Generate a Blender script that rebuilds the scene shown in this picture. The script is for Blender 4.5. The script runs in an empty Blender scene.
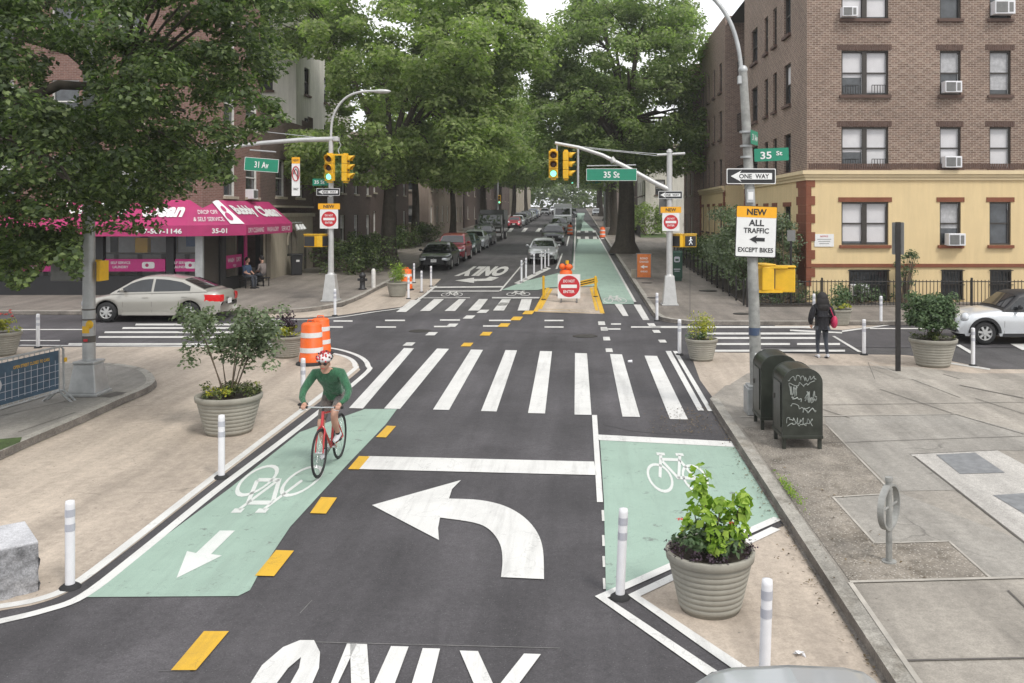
import bpy, math, random
import numpy as np
from mathutils import Matrix, Vector, Euler
R = math.radians
PI = math.pi
random.seed(7)
scene = bpy.context.scene
COL = scene.collection
F, HC, VX, GY, SL = 900.0, 4.1, 577.0, 195.0, 0.02   # focal (px), eye height, street line, ground line, street gradient

def gz(y): return SL * y
def G(px, py, h=0.0):
    """ground point (road plane raised by h) seen at a picture position, in metres"""
    Y = F * (HC - h) / (py - GY)
    return Vector(((px - VX) * Y / F, Y, gz(Y) + h))

# ------------------------------------------------------------------ materials
def new_mat(name):
    m = bpy.data.materials.new(name); m.use_nodes = True
    nt = m.node_tree; b = nt.nodes['Principled BSDF']
    return m, nt, b
def lnk(nt, a, b): nt.links.new(a, b)
def node(nt, t, **kw):
    n = nt.nodes.new(t)
    for k, v in kw.items(): setattr(n, k, v)
    return n
def coords(nt, kind='Object', scale=None):
    tc = node(nt, 'ShaderNodeTexCoord'); o = tc.outputs[kind]
    if kind == 'World':
        pass
    if scale:
        mp = node(nt, 'ShaderNodeMapping'); mp.inputs['Scale'].default_value = scale
        lnk(nt, o, mp.inputs[0]); o = mp.outputs[0]
    return o
def gpos(nt, scale=None):
    g = node(nt, 'ShaderNodeNewGeometry'); o = g.outputs['Position']
    if scale:
        mp = node(nt, 'ShaderNodeMapping'); mp.inputs['Scale'].default_value = scale
        lnk(nt, o, mp.inputs[0]); o = mp.outputs[0]
    return o
def noise(nt, vec, scale, detail=4, rough=.6):
    n = node(nt, 'ShaderNodeTexNoise'); n.inputs['Scale'].default_value = scale
    n.inputs['Detail'].default_value = detail; n.inputs['Roughness'].default_value = rough
    lnk(nt, vec, n.inputs['Vector']); return n.outputs['Fac']
def ramp(nt, fac, p0, c0, p1, c1):
    r = node(nt, 'ShaderNodeValToRGB'); e = r.color_ramp.elements
    e[0].position = p0; e[1].position = p1
    e[0].color = c0 if len(c0) == 4 else (*c0, 1); e[1].color = c1 if len(c1) == 4 else (*c1, 1)
    lnk(nt, fac, r.inputs[0]); return r.outputs[0]
def mix(nt, fac, a, b, mode='MIX'):
    m = node(nt, 'ShaderNodeMix', data_type='RGBA', blend_type=mode)
    for sock, v in ((m.inputs[0], fac), (m.inputs[6], a), (m.inputs[7], b)):
        if isinstance(v, (int, float)): sock.default_value = v
        elif isinstance(v, (tuple, list)): sock.default_value = (*v, 1) if len(v) == 3 else v
        else: lnk(nt, v, sock)
    return m.outputs[2]
def bump(nt, b, fac, strength, dist=.01):
    n = node(nt, 'ShaderNodeBump'); n.inputs['Strength'].default_value = strength; n.inputs['Distance'].default_value = dist
    lnk(nt, fac, n.inputs['Height']); lnk(nt, n.outputs[0], b.inputs['Normal'])
def W1(c): return (c, c, c)

def plain(name, col, rough=.6, metal=0, vary=.12, scale=8, coat=0):
    m, nt, b = new_mat(name)
    n = noise(nt, coords(nt), scale, 5)
    c0 = tuple(max(0, x * (1 - vary)) for x in col); c1 = tuple(min(1, x * (1 + vary)) for x in col)
    lnk(nt, ramp(nt, n, .3, c0, .7, c1), b.inputs['Base Color'])
    b.inputs['Roughness'].default_value = rough; b.inputs['Metallic'].default_value = metal
    if coat: b.inputs['Coat Weight'].default_value = coat; b.inputs['Coat Roughness'].default_value = .08
    return m
def cloth(name, col, vary=.3, sc=6, sheen=.25):
    m, nt, b = new_mat(name); p = coords(nt); n = noise(nt, p, sc, 5, .6); n2 = noise(nt, coords(nt, 'Object', (1, 1, .45)), sc * 2.2, 4, .65)
    lnk(nt, ramp(nt, n2, .3, tuple(x * (1 - vary) for x in col), .7, tuple(x * (1 + vary) for x in col)), b.inputs['Base Color'])
    b.inputs['Roughness'].default_value = .85; b.inputs['Sheen Weight'].default_value = sheen; bump(nt, b, n2, .9, .05); return m
def ground_mat(name, base, vary, big, fine, stains=None, rough=.9, speck=None, cracks=0, grain=.85):
    m, nt, b = new_mat(name)
    p = gpos(nt)
    n1 = noise(nt, p, big, 6, .62); n2 = noise(nt, p, fine, 3, .7)
    c = ramp(nt, n1, .3, tuple(x * (1 - vary) for x in base), .7, tuple(x * (1 + vary) for x in base))
    c = mix(nt, grain, c, ramp(nt, n2, .3, W1(.62), .7, W1(1.32)), 'MULTIPLY')
    n5 = noise(nt, gpos(nt, (1.6, .16, 1)), 1.1, 5, .6); c = mix(nt, .9, c, ramp(nt, n5, .32, W1(.74), .68, W1(1.24)), 'MULTIPLY')
    n7 = noise(nt, p, 3.2, 7, .7); c = mix(nt, ramp(nt, n7, .62, W1(0), .7, W1(.5)), c, mix(nt, 1.0, c, W1(.7), 'MULTIPLY')); n8 = noise(nt, gpos(nt, (5, 5, 1)), 1.0, 7, .75); c = mix(nt, ramp(nt, n8, .66, W1(0), .74, W1(.4)), c, mix(nt, 1.0, c, W1(1.5), 'MULTIPLY'))
    n6 = noise(nt, p, fine * .22, 4, .7); c = mix(nt, .7, c, ramp(nt, n6, .3, W1(.78), .7, W1(1.2)), 'MULTIPLY')
    if stains:
        n3 = noise(nt, p, stains[0], 8, .75)
        c = mix(nt, ramp(nt, n3, stains[1], W1(0), stains[2], W1(1)), c, mix(nt, 1.0, c, stains[3], 'MULTIPLY'))
        n4 = noise(nt, p, stains[0] * 7, 4, .7)
        c = mix(nt, ramp(nt, n4, .68, W1(0), .76, W1(.6)), c, mix(nt, 1.0, c, stains[3], 'MULTIPLY'))
    if speck:
        v = node(nt, 'ShaderNodeTexVoronoi'); v.inputs['Scale'].default_value = speck[0]; lnk(nt, p, v.inputs['Vector'])
        c = mix(nt, ramp(nt, v.outputs['Distance'], speck[1], W1(1), speck[1] + .05, W1(0)), c, speck[2])
    if cracks:
        v = node(nt, 'ShaderNodeTexVoronoi', feature='DISTANCE_TO_EDGE'); v.inputs['Scale'].default_value = cracks
        pp = node(nt, 'ShaderNodeVectorMath', operation='ADD')
        nn = node(nt, 'ShaderNodeTexNoise'); nn.inputs['Scale'].default_value = 1.2; nn.inputs['Detail'].default_value = 6
        lnk(nt, p, nn.inputs['Vector']); lnk(nt, p, pp.inputs[0]); lnk(nt, nn.outputs['Color'], pp.inputs[1])
        lnk(nt, pp.outputs[0], v.inputs['Vector'])
        msk = noise(nt, p, .5, 3)
        cr = mix(nt, 1.0, ramp(nt, v.outputs['Distance'], .002, W1(1), .008, W1(0)), ramp(nt, msk, .55, W1(0), .65, W1(.7)), 'MULTIPLY')
        c = mix(nt, cr, c, mix(nt, 1.0, c, W1(.35), 'MULTIPLY'))
    lnk(nt, c, b.inputs['Base Color']); b.inputs['Roughness'].default_value = rough
    bump(nt, b, n2, .5, .006)
    return m
def paint_mat(name, col, under, wear=.60, rough=.7, sc=9):
    """road paint, worn through to the surface below in places"""
    m, nt, b = new_mat(name); p = gpos(nt)
    n = noise(nt, p, sc, 9, .78); n2 = noise(nt, p, 1.3, 5, .6); n3 = noise(nt, p, 120, 2, .6)
    c = mix(nt, ramp(nt, n2, .3, W1(0), .75, W1(1)), tuple(x * .84 for x in col), col)
    c = mix(nt, .6, c, ramp(nt, n3, .3, W1(.8), .7, W1(1.12)), 'MULTIPLY')
    a = ramp(nt, n, wear, W1(0), wear + .07, W1(1))
    n4 = noise(nt, gpos(nt, (3.2, .22, 1)), 1.7, 7, .7); c = mix(nt, ramp(nt, n4, .5, W1(0), .75, W1(.42)), c, mix(nt, .75, c, under))
    n5 = noise(nt, p, .8, 6, .7); c = mix(nt, ramp(nt, n5, .55, W1(0), .72, W1(.3)), c, mix(nt, .6, c, under))
    v = node(nt, 'ShaderNodeTexVoronoi', feature='DISTANCE_TO_EDGE'); v.inputs['Scale'].default_value = .9; wn = node(nt, 'ShaderNodeTexNoise'); wn.inputs['Scale'].default_value = 2.2; wn.inputs['Detail'].default_value = 7
    pp = node(nt, 'ShaderNodeVectorMath', operation='ADD'); lnk(nt, p, wn.inputs['Vector']); lnk(nt, p, pp.inputs[0]); lnk(nt, wn.outputs['Color'], pp.inputs[1]); lnk(nt, pp.outputs[0], v.inputs['Vector'])
    c = mix(nt, ramp(nt, v.outputs['Distance'], .003, W1(.22), .007, W1(0)), c, under)
    c = mix(nt, a, c, under)
    lnk(nt, c, b.inputs['Base Color']); b.inputs['Roughness'].default_value = rough
    bump(nt, b, n3, .3, .004)
    return m
def brick_mat(name, c1, c2, mortar, bw=.21, rh=.068, ms=.009, dirt=.35, diaper=False):
    m, nt, b = new_mat(name)
    uv = node(nt, 'ShaderNodeTexCoord').outputs['UV']
    t = node(nt, 'ShaderNodeTexBrick'); t.inputs['Scale'].default_value = 1; t.inputs['Brick Width'].default_value = bw
    t.inputs['Row Height'].default_value = rh; t.inputs['Mortar Size'].default_value = ms; t.inputs['Mortar Smooth'].default_value = .3
    t.inputs['Color1'].default_value = (*c1, 1); t.inputs['Color2'].default_value = (*c2, 1); t.inputs['Mortar'].default_value = (*mortar, 1)
    t.inputs['Bias'].default_value = -.2
    lnk(nt, uv, t.inputs['Vector']); c = t.outputs['Color']
    if diaper:   # diamond pattern laid in headers: mortar joints stand out along the diagonals
        s = node(nt, 'ShaderNodeSeparateXYZ'); lnk(nt, uv, s.inputs[0])
        def mth(op, a, bb=None):
            q = node(nt, 'ShaderNodeMath', operation=op)
            for i, v in enumerate((a, bb)):
                if v is None: continue
                if isinstance(v, (int, float)): q.inputs[i].default_value = v
                else: lnk(nt, v, q.inputs[i])
            return q.outputs[0]
        u = mth('SNAP', s.outputs[0], .105); v = mth('SNAP', s.outputs[1], rh)
        v15 = mth('MULTIPLY', v, 1.54)
        d1 = mth('PINGPONG', mth('ADD', u, v15), .32); d2 = mth('PINGPONG', mth('SUBTRACT', u, v15), .32)
        dd = mth('MINIMUM', d1, d2)
        c = mix(nt, ramp(nt, dd, .03, W1(.28), .06, W1(0)), c, mortar)
    n = noise(nt, gpos(nt), .45, 6, .65)
    c = mix(nt, dirt, c, ramp(nt, n, .3, W1(.55), .7, W1(1.25)), 'MULTIPLY')
    n = noise(nt, uv, 7, 2, .6)
    c = mix(nt, .5, c, ramp(nt, n, .3, W1(.7), .7, W1(1.25)), 'MULTIPLY')
    lnk(nt, c, b.inputs['Base Color']); b.inputs['Roughness'].default_value = .9
    bump(nt, b, t.outputs['Fac'], -.4, .01)
    return m
def wall_mat(name, col, vary=.12, sc=.8, streak=.25):
    m, nt, b = new_mat(name); p = gpos(nt)
    n = noise(nt, p, sc, 7, .65); n2 = noise(nt, gpos(nt, (2.2, 2.2, .25)), 1.6, 5, .7); n3 = noise(nt, p, 40, 3)
    c = ramp(nt, n, .3, tuple(x * (1 - vary) for x in col), .7, tuple(x * (1 + vary * .6) for x in col))
    c = mix(nt, streak, c, ramp(nt, n2, .4, W1(.5), .62, W1(1.05)), 'MULTIPLY')
    lnk(nt, c, b.inputs['Base Color']); b.inputs['Roughness'].default_value = .88
    bump(nt, b, n3, .25, .006); return m
def glass_mat(name, col=(.02, .025, .03), rough=.06, alpha=1):
    m, nt, b = new_mat(name)
    n = noise(nt, coords(nt), 2.5, 3)
    lnk(nt, ramp(nt, n, .3, tuple(x * .6 for x in col), .7, tuple(x * 1.6 for x in col)), b.inputs['Base Color'])
    b.inputs['Roughness'].default_value = rough; b.inputs['Specular IOR Level'].default_value = .9
    b.inputs['Alpha'].default_value = alpha
    return m
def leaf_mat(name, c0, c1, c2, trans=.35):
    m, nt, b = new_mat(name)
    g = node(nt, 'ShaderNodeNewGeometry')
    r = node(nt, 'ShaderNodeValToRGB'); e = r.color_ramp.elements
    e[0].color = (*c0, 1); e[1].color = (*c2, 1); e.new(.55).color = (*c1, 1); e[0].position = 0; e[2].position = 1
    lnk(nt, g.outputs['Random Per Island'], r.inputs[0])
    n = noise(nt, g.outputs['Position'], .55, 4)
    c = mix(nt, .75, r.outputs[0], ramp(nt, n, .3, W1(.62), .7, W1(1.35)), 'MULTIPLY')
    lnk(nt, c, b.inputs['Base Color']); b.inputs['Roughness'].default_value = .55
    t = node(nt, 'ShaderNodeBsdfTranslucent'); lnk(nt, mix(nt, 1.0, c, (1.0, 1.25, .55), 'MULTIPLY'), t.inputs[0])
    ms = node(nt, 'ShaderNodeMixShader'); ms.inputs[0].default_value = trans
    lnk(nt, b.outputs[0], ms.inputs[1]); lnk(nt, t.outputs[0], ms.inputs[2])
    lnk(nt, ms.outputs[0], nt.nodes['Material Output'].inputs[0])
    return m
def emit_mat(name, col, s):
    m, nt, b = new_mat(name); b.inputs['Base Color'].default_value = (*col, 1)
    b.inputs['Emission Color'].default_value = (*col, 1); b.inputs['Emission Strength'].default_value = s; return m

M = {}
M['asphalt'] = ground_mat('asphalt_new', (.064, .060, .064), .3, .35, 60, (.45, .5, .72, W1(1.4)), .85, (26, .09, (.14, .14, .14)))
M['asphalt2'] = ground_mat('asphalt_old', (.080, .076, .077), .28, .5, 60, (.9, .5, .7, W1(.75)), .9, (22, .09, (.16, .16, .15)), cracks=.35)
M['beige'] = ground_mat('beige_gravel_paint', (.43, .365, .30), .09, .45, 45, (.5, .5, .7, (.80, .80, .80)), .95, (5, .03, (.16, .14, .12)), cracks=.3, grain=.35)
M['concrete'] = ground_mat('concrete_grey', (.285, .268, .24), .12, .5, 60, (.7, .5, .72, (.74, .73, .72)), .92, (5, .03, (.15, .14, .12)), cracks=.4, grain=.5)
M['concrete_far'] = ground_mat('concrete_brown', (.215, .19, .165), .18, .6, 60, (.9, .5, .7, (.72, .71, .7)), .92, None, cracks=.5)
M['concrete_warm'] = ground_mat('concrete_warm', (.315, .288, .25), .13, .5, 60, (.6, .47, .68, (.74, .74, .74)), .92, (5, .03, (.15, .13, .11)), cracks=.4, grain=.5)
M['concrete_lt'] = ground_mat('concrete_light', (.43, .41, .38), .1, .8, 60, (.9, .55, .75, (.8, .8, .8)), .9)
M['gutter'] = ground_mat('gutter_grime', (.19, .17, .15), .35, 2.5, 40, None, .95)
M['kerb'] = ground_mat('kerb_stone', (.36, .34, .30), .22, 2.5, 50, (2, .5, .65, (.6, .58, .55)), .9)
M['dirt'] = ground_mat('gravelly_dirt', (.225, .20, .168), .3, 1.6, 38, (1.5, .5, .65, (.6, .58, .55)), 1, (26, .2, (.40, .37, .33)))
M['joint'] = plain('joint_dark', (.11, .10, .09), .95)
M['joint_lt'] = plain('joint_light', (.37, .345, .305), .95, 0, .25, 3)
M['grass'] = ground_mat('grass_green', (.07, .11, .03), .4, 3, 40, None, .95)
M['white'] = paint_mat('road_white', (.73, .725, .70), (.12, .115, .11), .68)
M['white2'] = paint_mat('road_white_old', (.66, .65, .62), (.10, .095, .09), .60)
M['yellow'] = paint_mat('road_yellow', (.72, .43, .035), (.09, .08, .07), .68)
M['green'] = paint_mat('road_green', (.33, .45, .375), (.17, .20, .18), .58, .8, 3.5)
M['symbol'] = paint_mat('road_symbol', (.70, .72, .69), (.33, .45, .38), .62)
M['iron'] = plain('cast_iron', (.06, .055, .05), .6, .5, .3)
M['steelplate'] = plain('steel_plate', (.24, .25, .26), .5, .3, .2)
M['galv'] = plain('galvanised_steel', (.42, .43, .43), .5, .5, .14, 5)
M['alum'] = plain('brushed_aluminium', (.52, .52, .51), .45, .4, .1, 5)
M['pole_dark'] = plain('weathered_pole', (.30, .30, .285), .65, .3, .3, 6)
M['yel_metal'] = plain('signal_yellow', (.72, .42, .015), .45, 0, .08)
M['black'] = plain('black_paint', (.018, .018, .02), .5)
M['black_metal'] = plain('black_iron_paint', (.022, .02, .019), .5, .2, .3)
M['rubber'] = plain('rubber', (.022, .022, .023), .85)
M['white_pl'] = plain('white_plastic', (.72, .72, .74), .5, 0, .05)
M['refl'] = plain('reflective_band', (.50, .51, .56), .35, .2, .05)
M['sign_white'] = plain('sign_white', (.74, .74, .73), .5, 0, .04)
M['sign_green'] = plain('sign_green', (.012, .22, .13), .45, 0, .06)
M['sign_red'] = plain('sign_red', (.50, .02, .03), .45, 0, .06)
M['sign_orange'] = plain('sign_amber', (.80, .38, .01), .45, 0, .05)
M['sign_back'] = plain('sign_back', (.20, .20, .195), .6, .4, .12)
M['orange'] = plain('barrel_orange', (.78, .13, .015), .5, 0, .1)
M['planter'] = wall_mat('planter_grey', (.315, .30, .255), .1, 3, .2)
M['soil'] = plain('soil', (.04, .03, .022), 1, 0, .4, 20)
M['brick_r'] = brick_mat('brick_brown', (.20, .128, .096), (.12, .074, .055), (.42, .35, .29), dirt=.45, diaper=True)
M['brick_p'] = brick_mat('brick_brown_plain', (.23, .152, .12), (.145, .09, .07), (.38, .32, .275), dirt=.3)
M['brick_l'] = brick_mat('brick_red', (.19, .095, .075), (.125, .058, .047), (.25, .2, .17), dirt=.35)
M['brick_d'] = brick_mat('brick_dark', (.10, .062, .05), (.07, .042, .036), (.14, .12, .105), dirt=.35)
M['cream'] = wall_mat('cream_stucco', (.72, .56, .315), .06, .6, .14)
M['cream2'] = wall_mat('cream_trim', (.70, .57, .36), .06, .6, .1)
M['brown'] = wall_mat('brown_trim', (.22, .075, .04), .12, 1.5, .2)
M['stone'] = wall_mat('beige_stone', (.42, .37, .29), .12, .9, .3)
M['whitewall'] = wall_mat('white_render', (.72, .69, .62), .1, .5, .3)
M['pinkstone'] = wall_mat('pink_stone', (.42, .33, .28), .12, .6, .3)
M['roof'] = plain('roof_tar', (.07, .07, .07), .95)
M['frame_d'] = plain('window_frame_dark', (.045, .038, .032), .5, .1)
M['frame_w'] = plain('window_frame_white', (.62, .61, .58), .5)
M['sill'] = wall_mat('brick_sill', (.12, .075, .06), .2, 3, .2)
M['glass'] = glass_mat('window_glass', (.045, .05, .055), .05)
M['glass_car'] = glass_mat('car_glass', (.012, .014, .016), .03)
M['glass_shop'] = glass_mat('shop_glass', (.02, .022, .025), .04, .3)
M['blind'] = plain('window_blind', (.62, .61, .62), .9, 0, .05, 3)
M['blind2'] = plain('window_curtain', (.42, .42, .43), .9, 0, .25, 6)
M['pink'] = plain('awning_magenta', (.40, .03, .135), .6, 0, .1, 2)
M['pink2'] = plain('poster_magenta', (.5, .02, .19), .4, 0, .06)
M['bark'] = wall_mat('bark', (.085, .07, .055), .35, 6, .5)
M['twig'] = plain('twig', (.13, .10, .07), .9)
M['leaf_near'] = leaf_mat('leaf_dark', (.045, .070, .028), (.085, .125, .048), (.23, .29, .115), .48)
M['leaf_mid'] = leaf_mat('leaf_fresh', (.185, .24, .09), (.275, .34, .13), (.43, .48, .22), .6)
M['leaf_right'] = leaf_mat('leaf_green', (.17, .225, .09), (.25, .315, .13), (.40, .45, .22), .6)
M['leaf_far'] = leaf_mat('leaf_far', (.15, .2, .085), (.2, .26, .11), (.28, .33, .15), .55)
M['leaf_shrub'] = leaf_mat('leaf_shrub', (.045, .085, .035), (.08, .13, .055), (.14, .2, .09), .25)
M['leaf_lime'] = leaf_mat('leaf_lime', (.15, .26, .03), (.27, .40, .05), (.42, .55, .10), .4)
M['leaf_yel'] = leaf_mat('leaf_yellow', (.2, .26, .03), (.34, .36, .04), (.5, .42, .05), .3)
M['leaf_purple'] = leaf_mat('leaf_purple', (.02, .012, .02), (.04, .02, .035), (.07, .04, .06), .15)
M['leaf_ivy'] = leaf_mat('leaf_ivy', (.04, .06, .02), (.08, .11, .03), (.16, .17, .05), .25)
M['leaf_sage'] = leaf_mat('leaf_sage', (.11, .15, .085), (.165, .21, .12), (.26, .31, .19), .35)
M['skin'] = plain('skin', (.50, .29, .21), .55, 0, .06)
M['hair'] = plain('hair_black', (.012, .010, .010), .7)
M['jacket_green'] = cloth('jersey_green', (.030, .125, .06), .3, 7)
M['shorts'] = cloth('shorts_plaid', (.12, .10, .09), .5, 14)
M['jacket_black'] = cloth('jacket_black', (.012, .012, .016), .4, 7, 0)
M['jeans'] = cloth('jeans', (.035, .042, .058), .3, 8)
M['shirt_blue'] = plain('shirt_blue', (.06, .10, .18), .9)
M['shirt_grey'] = plain('shirt_grey', (.20, .17, .16), .9)
M['shoe'] = plain('shoe_white', (.55, .55, .57), .6)
M['sock'] = plain('sock_black', (.015, .015, .018), .9)
M['bikered'] = plain('bike_red', (.48, .018, .022), .3, 0, .05, coat=.6)
M['helmet'] = plain('helmet_white', (.62, .6, .6), .35)
M['mailbox'] = plain('mailbox_olive', (.032, .036, .029), .32, .1, .4, 5)
M['graffiti'] = plain('graffiti_silver', (.27, .29, .27), .6, 0, .4, 9)
M['stoneblk'] = ground_mat('split_face_stone', (.30, .30, .31), .35, 7, 60, (9, .45, .65, W1(.55)), .95)
M['stonetop'] = ground_mat('block_top', (.52, .52, .54), .1, 4, 90, None, .9)
M['banner'] = plain('banner_blue', (.045, .085, .13), .7, 0, .3, 4)
M['headlight'] = plain('headlight_lens', (.62, .64, .66), .12, .4, .1)
M['tail'] = plain('tail_lens', (.62, .012, .015), .15)
M['chrome'] = plain('chrome', (.6, .6, .6), .2, .9, .05)
M['lamp_glass'] = plain('lamp_glass', (.55, .56, .55), .3)
M['lens_off'] = plain('signal_lens_dark', (.05, .02, .012), .3)
M['lens_green'] = emit_mat('signal_lens_green', (.25, 1.0, .65), 1.6)
M['walk'] = emit_mat('walk_lamp', (.75, .78, .8), .25)
def car_paint(name, col, metal=.3): return plain(name, col, .3, metal, .03, 2, coat=.8)

# ------------------------------------------------------------------ mesh builder
class MB:
    def __init__(s): s.v = []; s.f = []; s.m = []; s.sm = []; s.uv = []; s.mats = []; s.M = Matrix.Identity(4); s.cur = 0; s.smooth = False
    def mat(s, key):
        m = M[key] if isinstance(key, str) else key
        if m not in s.mats: s.mats.append(m)
        s.cur = s.mats.index(m); return s
    def add(s, vs, fs, uvs=None, smooth=None):
        b = len(s.v); s.v += [tuple(s.M @ Vector(v)) for v in vs]
        for i, f in enumerate(fs):
            s.f.append(tuple(b + k for k in f)); s.m.append(s.cur); s.sm.append(s.smooth if smooth is None else smooth)
            s.uv.append(uvs[i] if uvs else None)
        return s
    def box(s, c, d, rz=0, taper=1, M2=None):
        x, y, z = d[0] / 2, d[1] / 2, d[2] / 2; t = taper
        vs = [(-x, -y, -z), (x, -y, -z), (x, y, -z), (-x, y, -z), (-x * t, -y * t, z), (x * t, -y * t, z), (x * t, y * t, z), (-x * t, y * t, z)]
        q = Matrix.Translation(c) @ (M2 if M2 is not None else Matrix.Rotation(rz, 4, 'Z'))
        s.add([q @ Vector(v) for v in vs], [(0, 3, 2, 1), (4, 5, 6, 7), (0, 1, 5, 4), (1, 2, 6, 5), (2, 3, 7, 6), (3, 0, 4, 7)], smooth=False); return s
    def cyl(s, a, b, r, r2=None, n=12, caps=True, smooth=True):
        a = Vector(a); b = Vector(b); r2 = r if r2 is None else r2
        d = (b - a).normalized(); u = d.orthogonal().normalized(); w = d.cross(u)
        vs = []
        for p, q in ((a, r), (b, r2)):
            for i in range(n):
                t = 2 * PI * i / n; vs.append(p + u * math.cos(t) * q + w * math.sin(t) * q)
        fs = [(i, (i + 1) % n, n + (i + 1) % n, n + i) for i in range(n)]
        s.add(vs, fs, smooth=smooth)
        if caps: s.add(vs, [tuple(range(n - 1, -1, -1)), tuple(range(n, 2 * n))], smooth=False)
        return s
    def tube(s, pts, r, n=8, caps=True, closed=False):
        pts = [Vector(p) for p in pts]; k = len(pts); rs = r if isinstance(r, (list, tuple)) else [r] * k
        vs = []; u = None
        for i, p in enumerate(pts):
            if closed: d = (pts[(i + 1) % k] - pts[i - 1]).normalized()
            else: d = (pts[min(i + 1, k - 1)] - pts[max(i - 1, 0)]).normalized()
            if u is None: u = d.orthogonal().normalized()
            else:
                u = (u - d * u.dot(d)); u = u.normalized() if u.length > 1e-5 else d.orthogonal().normalized()
            w = d.cross(u)
            for j in range(n):
                t = 2 * PI * j / n; vs.append(p + (u * math.cos(t) + w * math.sin(t)) * rs[i])
        fs = []
        for i in range(k if closed else k - 1):
            i2 = (i + 1) % k
            for j in range(n): fs.append((i * n + j, i * n + (j + 1) % n, i2 * n + (j + 1) % n, i2 * n + j))
        s.add(vs, fs, smooth=True)
        if caps and not closed: s.add(vs, [tuple(range(n - 1, -1, -1)), tuple(range((k - 1) * n, k * n))], smooth=False)
        return s
    def lathe(s, prof, c=(0, 0, 0), n=32, axis='Z', smooth=True):
        vs = []; c = Vector(c)
        for (r, z) in prof:
            for j in range(n):
                t = 2 * PI * j / n
                if axis == 'Z': p = (r * math.cos(t), r * math.sin(t), z)
                elif axis == 'Y': p = (r * math.cos(t), z, r * math.sin(t))
                else: p = (z, r * math.cos(t), r * math.sin(t))
                vs.append(c + Vector(p))
        fs = []
        for i in range(len(prof) - 1):
            for j in range(n): fs.append((i * n + j, i * n + (j + 1) % n, (i + 1) * n + (j + 1) % n, (i + 1) * n + j))
        s.add(vs, fs, smooth=smooth); return s
    def poly(s, pts): s.add(pts, [tuple(range(len(pts)))], smooth=False); return s
    def prism(s, pts, vec):
        n = len(pts); vec = Vector(vec); a = [Vector(p) for p in pts]; b = [p + vec for p in a]
        s.add(a + b, [tuple(range(n - 1, -1, -1)), tuple(range(n, 2 * n))] + [(i, (i + 1) % n, n + (i + 1) % n, n + i) for i in range(n)], smooth=False); return s
    def sphere(s, c, r, n=12, sc=(1, 1, 1)):
        c = Vector(c); vs = []; m = n // 2
        for i in range(m + 1):
            ph = PI * i / m
            for j in range(n):
                t = 2 * PI * j / n
                vs.append(c + Vector((r * sc[0] * math.sin(ph) * math.cos(t), r * sc[1] * math.sin(ph) * math.sin(t), r * sc[2] * math.cos(ph))))
        fs = [(i * n + j, (i + 1) * n + j, (i + 1) * n + (j + 1) % n, i * n + (j + 1) % n) for i in range(m) for j in range(n)]
        s.add(vs, fs, smooth=True); return s
    def build(s, name, parent=None, mat=None, bevel=0):
        if mat is not None and not s.mats: s.mat(mat)
        me = bpy.data.meshes.new(name); me.from_pydata(s.v, [], s.f); 
        for m in s.mats: me.materials.append(m)
        me.polygons.foreach_set('material_index', s.m); me.polygons.foreach_set('use_smooth', s.sm)
        if any(u is not None for u in s.uv):
            l = me.uv_layers.new(name='UVMap'); k = 0; data = []
            for f, u in zip(s.f, s.uv):
                for q in range(len(f)): data += list(u[q]) if u else [0, 0]
            l.data.foreach_set('uv', data)
        me.update()
        o = bpy.data.objects.new(name, me); COL.objects.link(o)
        if parent: o.parent = parent
        if bevel:
            b = o.modifiers.new('Bevel', 'BEVEL'); b.width = bevel; b.segments = 2; b.limit_method = 'ANGLE'; b.angle_limit = R(40)
        return o
def mb(key): return MB().mat(key)
def tag(o, label=None, cat=None, group=None, kind=None):
    if label: o['label'] = label
    if cat: o['category'] = cat
    if group: o['group'] = group
    if kind: o['kind'] = kind
    return o
def thing(name, label, cat, loc=(0, 0, 0), rz=0, group=None):
    o = bpy.data.objects.new(name, None); COL.objects.link(o); o.location = loc; o.rotation_euler = (0, 0, rz); o.empty_display_size = .2
    return tag(o, label, cat, group)
def kids(o): return [c for c in list(bpy.data.objects) if c.parent == o]
def dup(o, parent=None, kidmap=None):
    if kidmap is None:
        kidmap = {}
        for c in bpy.data.objects:
            if c.parent: kidmap.setdefault(c.parent.name, []).append(c)
    c = o.copy(); COL.objects.link(c)
    if parent: c.parent = parent
    for ch in kidmap.get(o.name, []): dup(ch, c, kidmap)
    return c
def place(o, loc, rz=0, label=None, group=None, sc=None):
    o.location = loc; o.rotation_euler = (0, 0, rz)
    if label: o['label'] = label
    if group: o['group'] = group
    if sc: o.scale = (sc, sc, sc)
    return o
# text -> mesh data
_tc = {}
def text_data(s, bold=0.0):
    k = (s, bold)
    if k in _tc: return _tc[k]
    cu = bpy.data.curves.new('t', 'FONT'); cu.body = s; cu.size = 1; cu.resolution_u = 3; cu.offset = bold
    o = bpy.data.objects.new('t', cu); COL.objects.link(o); bpy.context.view_layer.update()
    me = o.to_mesh(); vs = [v.co.copy() for v in me.vertices]; fs = [tuple(p.vertices) for p in me.polygons]
    o.to_mesh_clear(); bpy.data.objects.remove(o); bpy.data.curves.remove(cu)
    x0 = min(v.x for v in vs); x1 = max(v.x for v in vs); y0 = min(v.y for v in vs); y1 = max(v.y for v in vs)
    _tc[k] = ([((v.x - x0) / (x1 - x0), (v.y - y0) / (y1 - y0)) for v in vs], fs, (x1 - x0) / (y1 - y0)); return _tc[k]
def put_text(m, s, fn, bold=0.0):
    """fn maps (u,v) in 0..1 to a point"""
    vs, fs, asp = text_data(s, bold); m.add([fn(u, v) for u, v in vs], fs, smooth=False); return m
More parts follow.
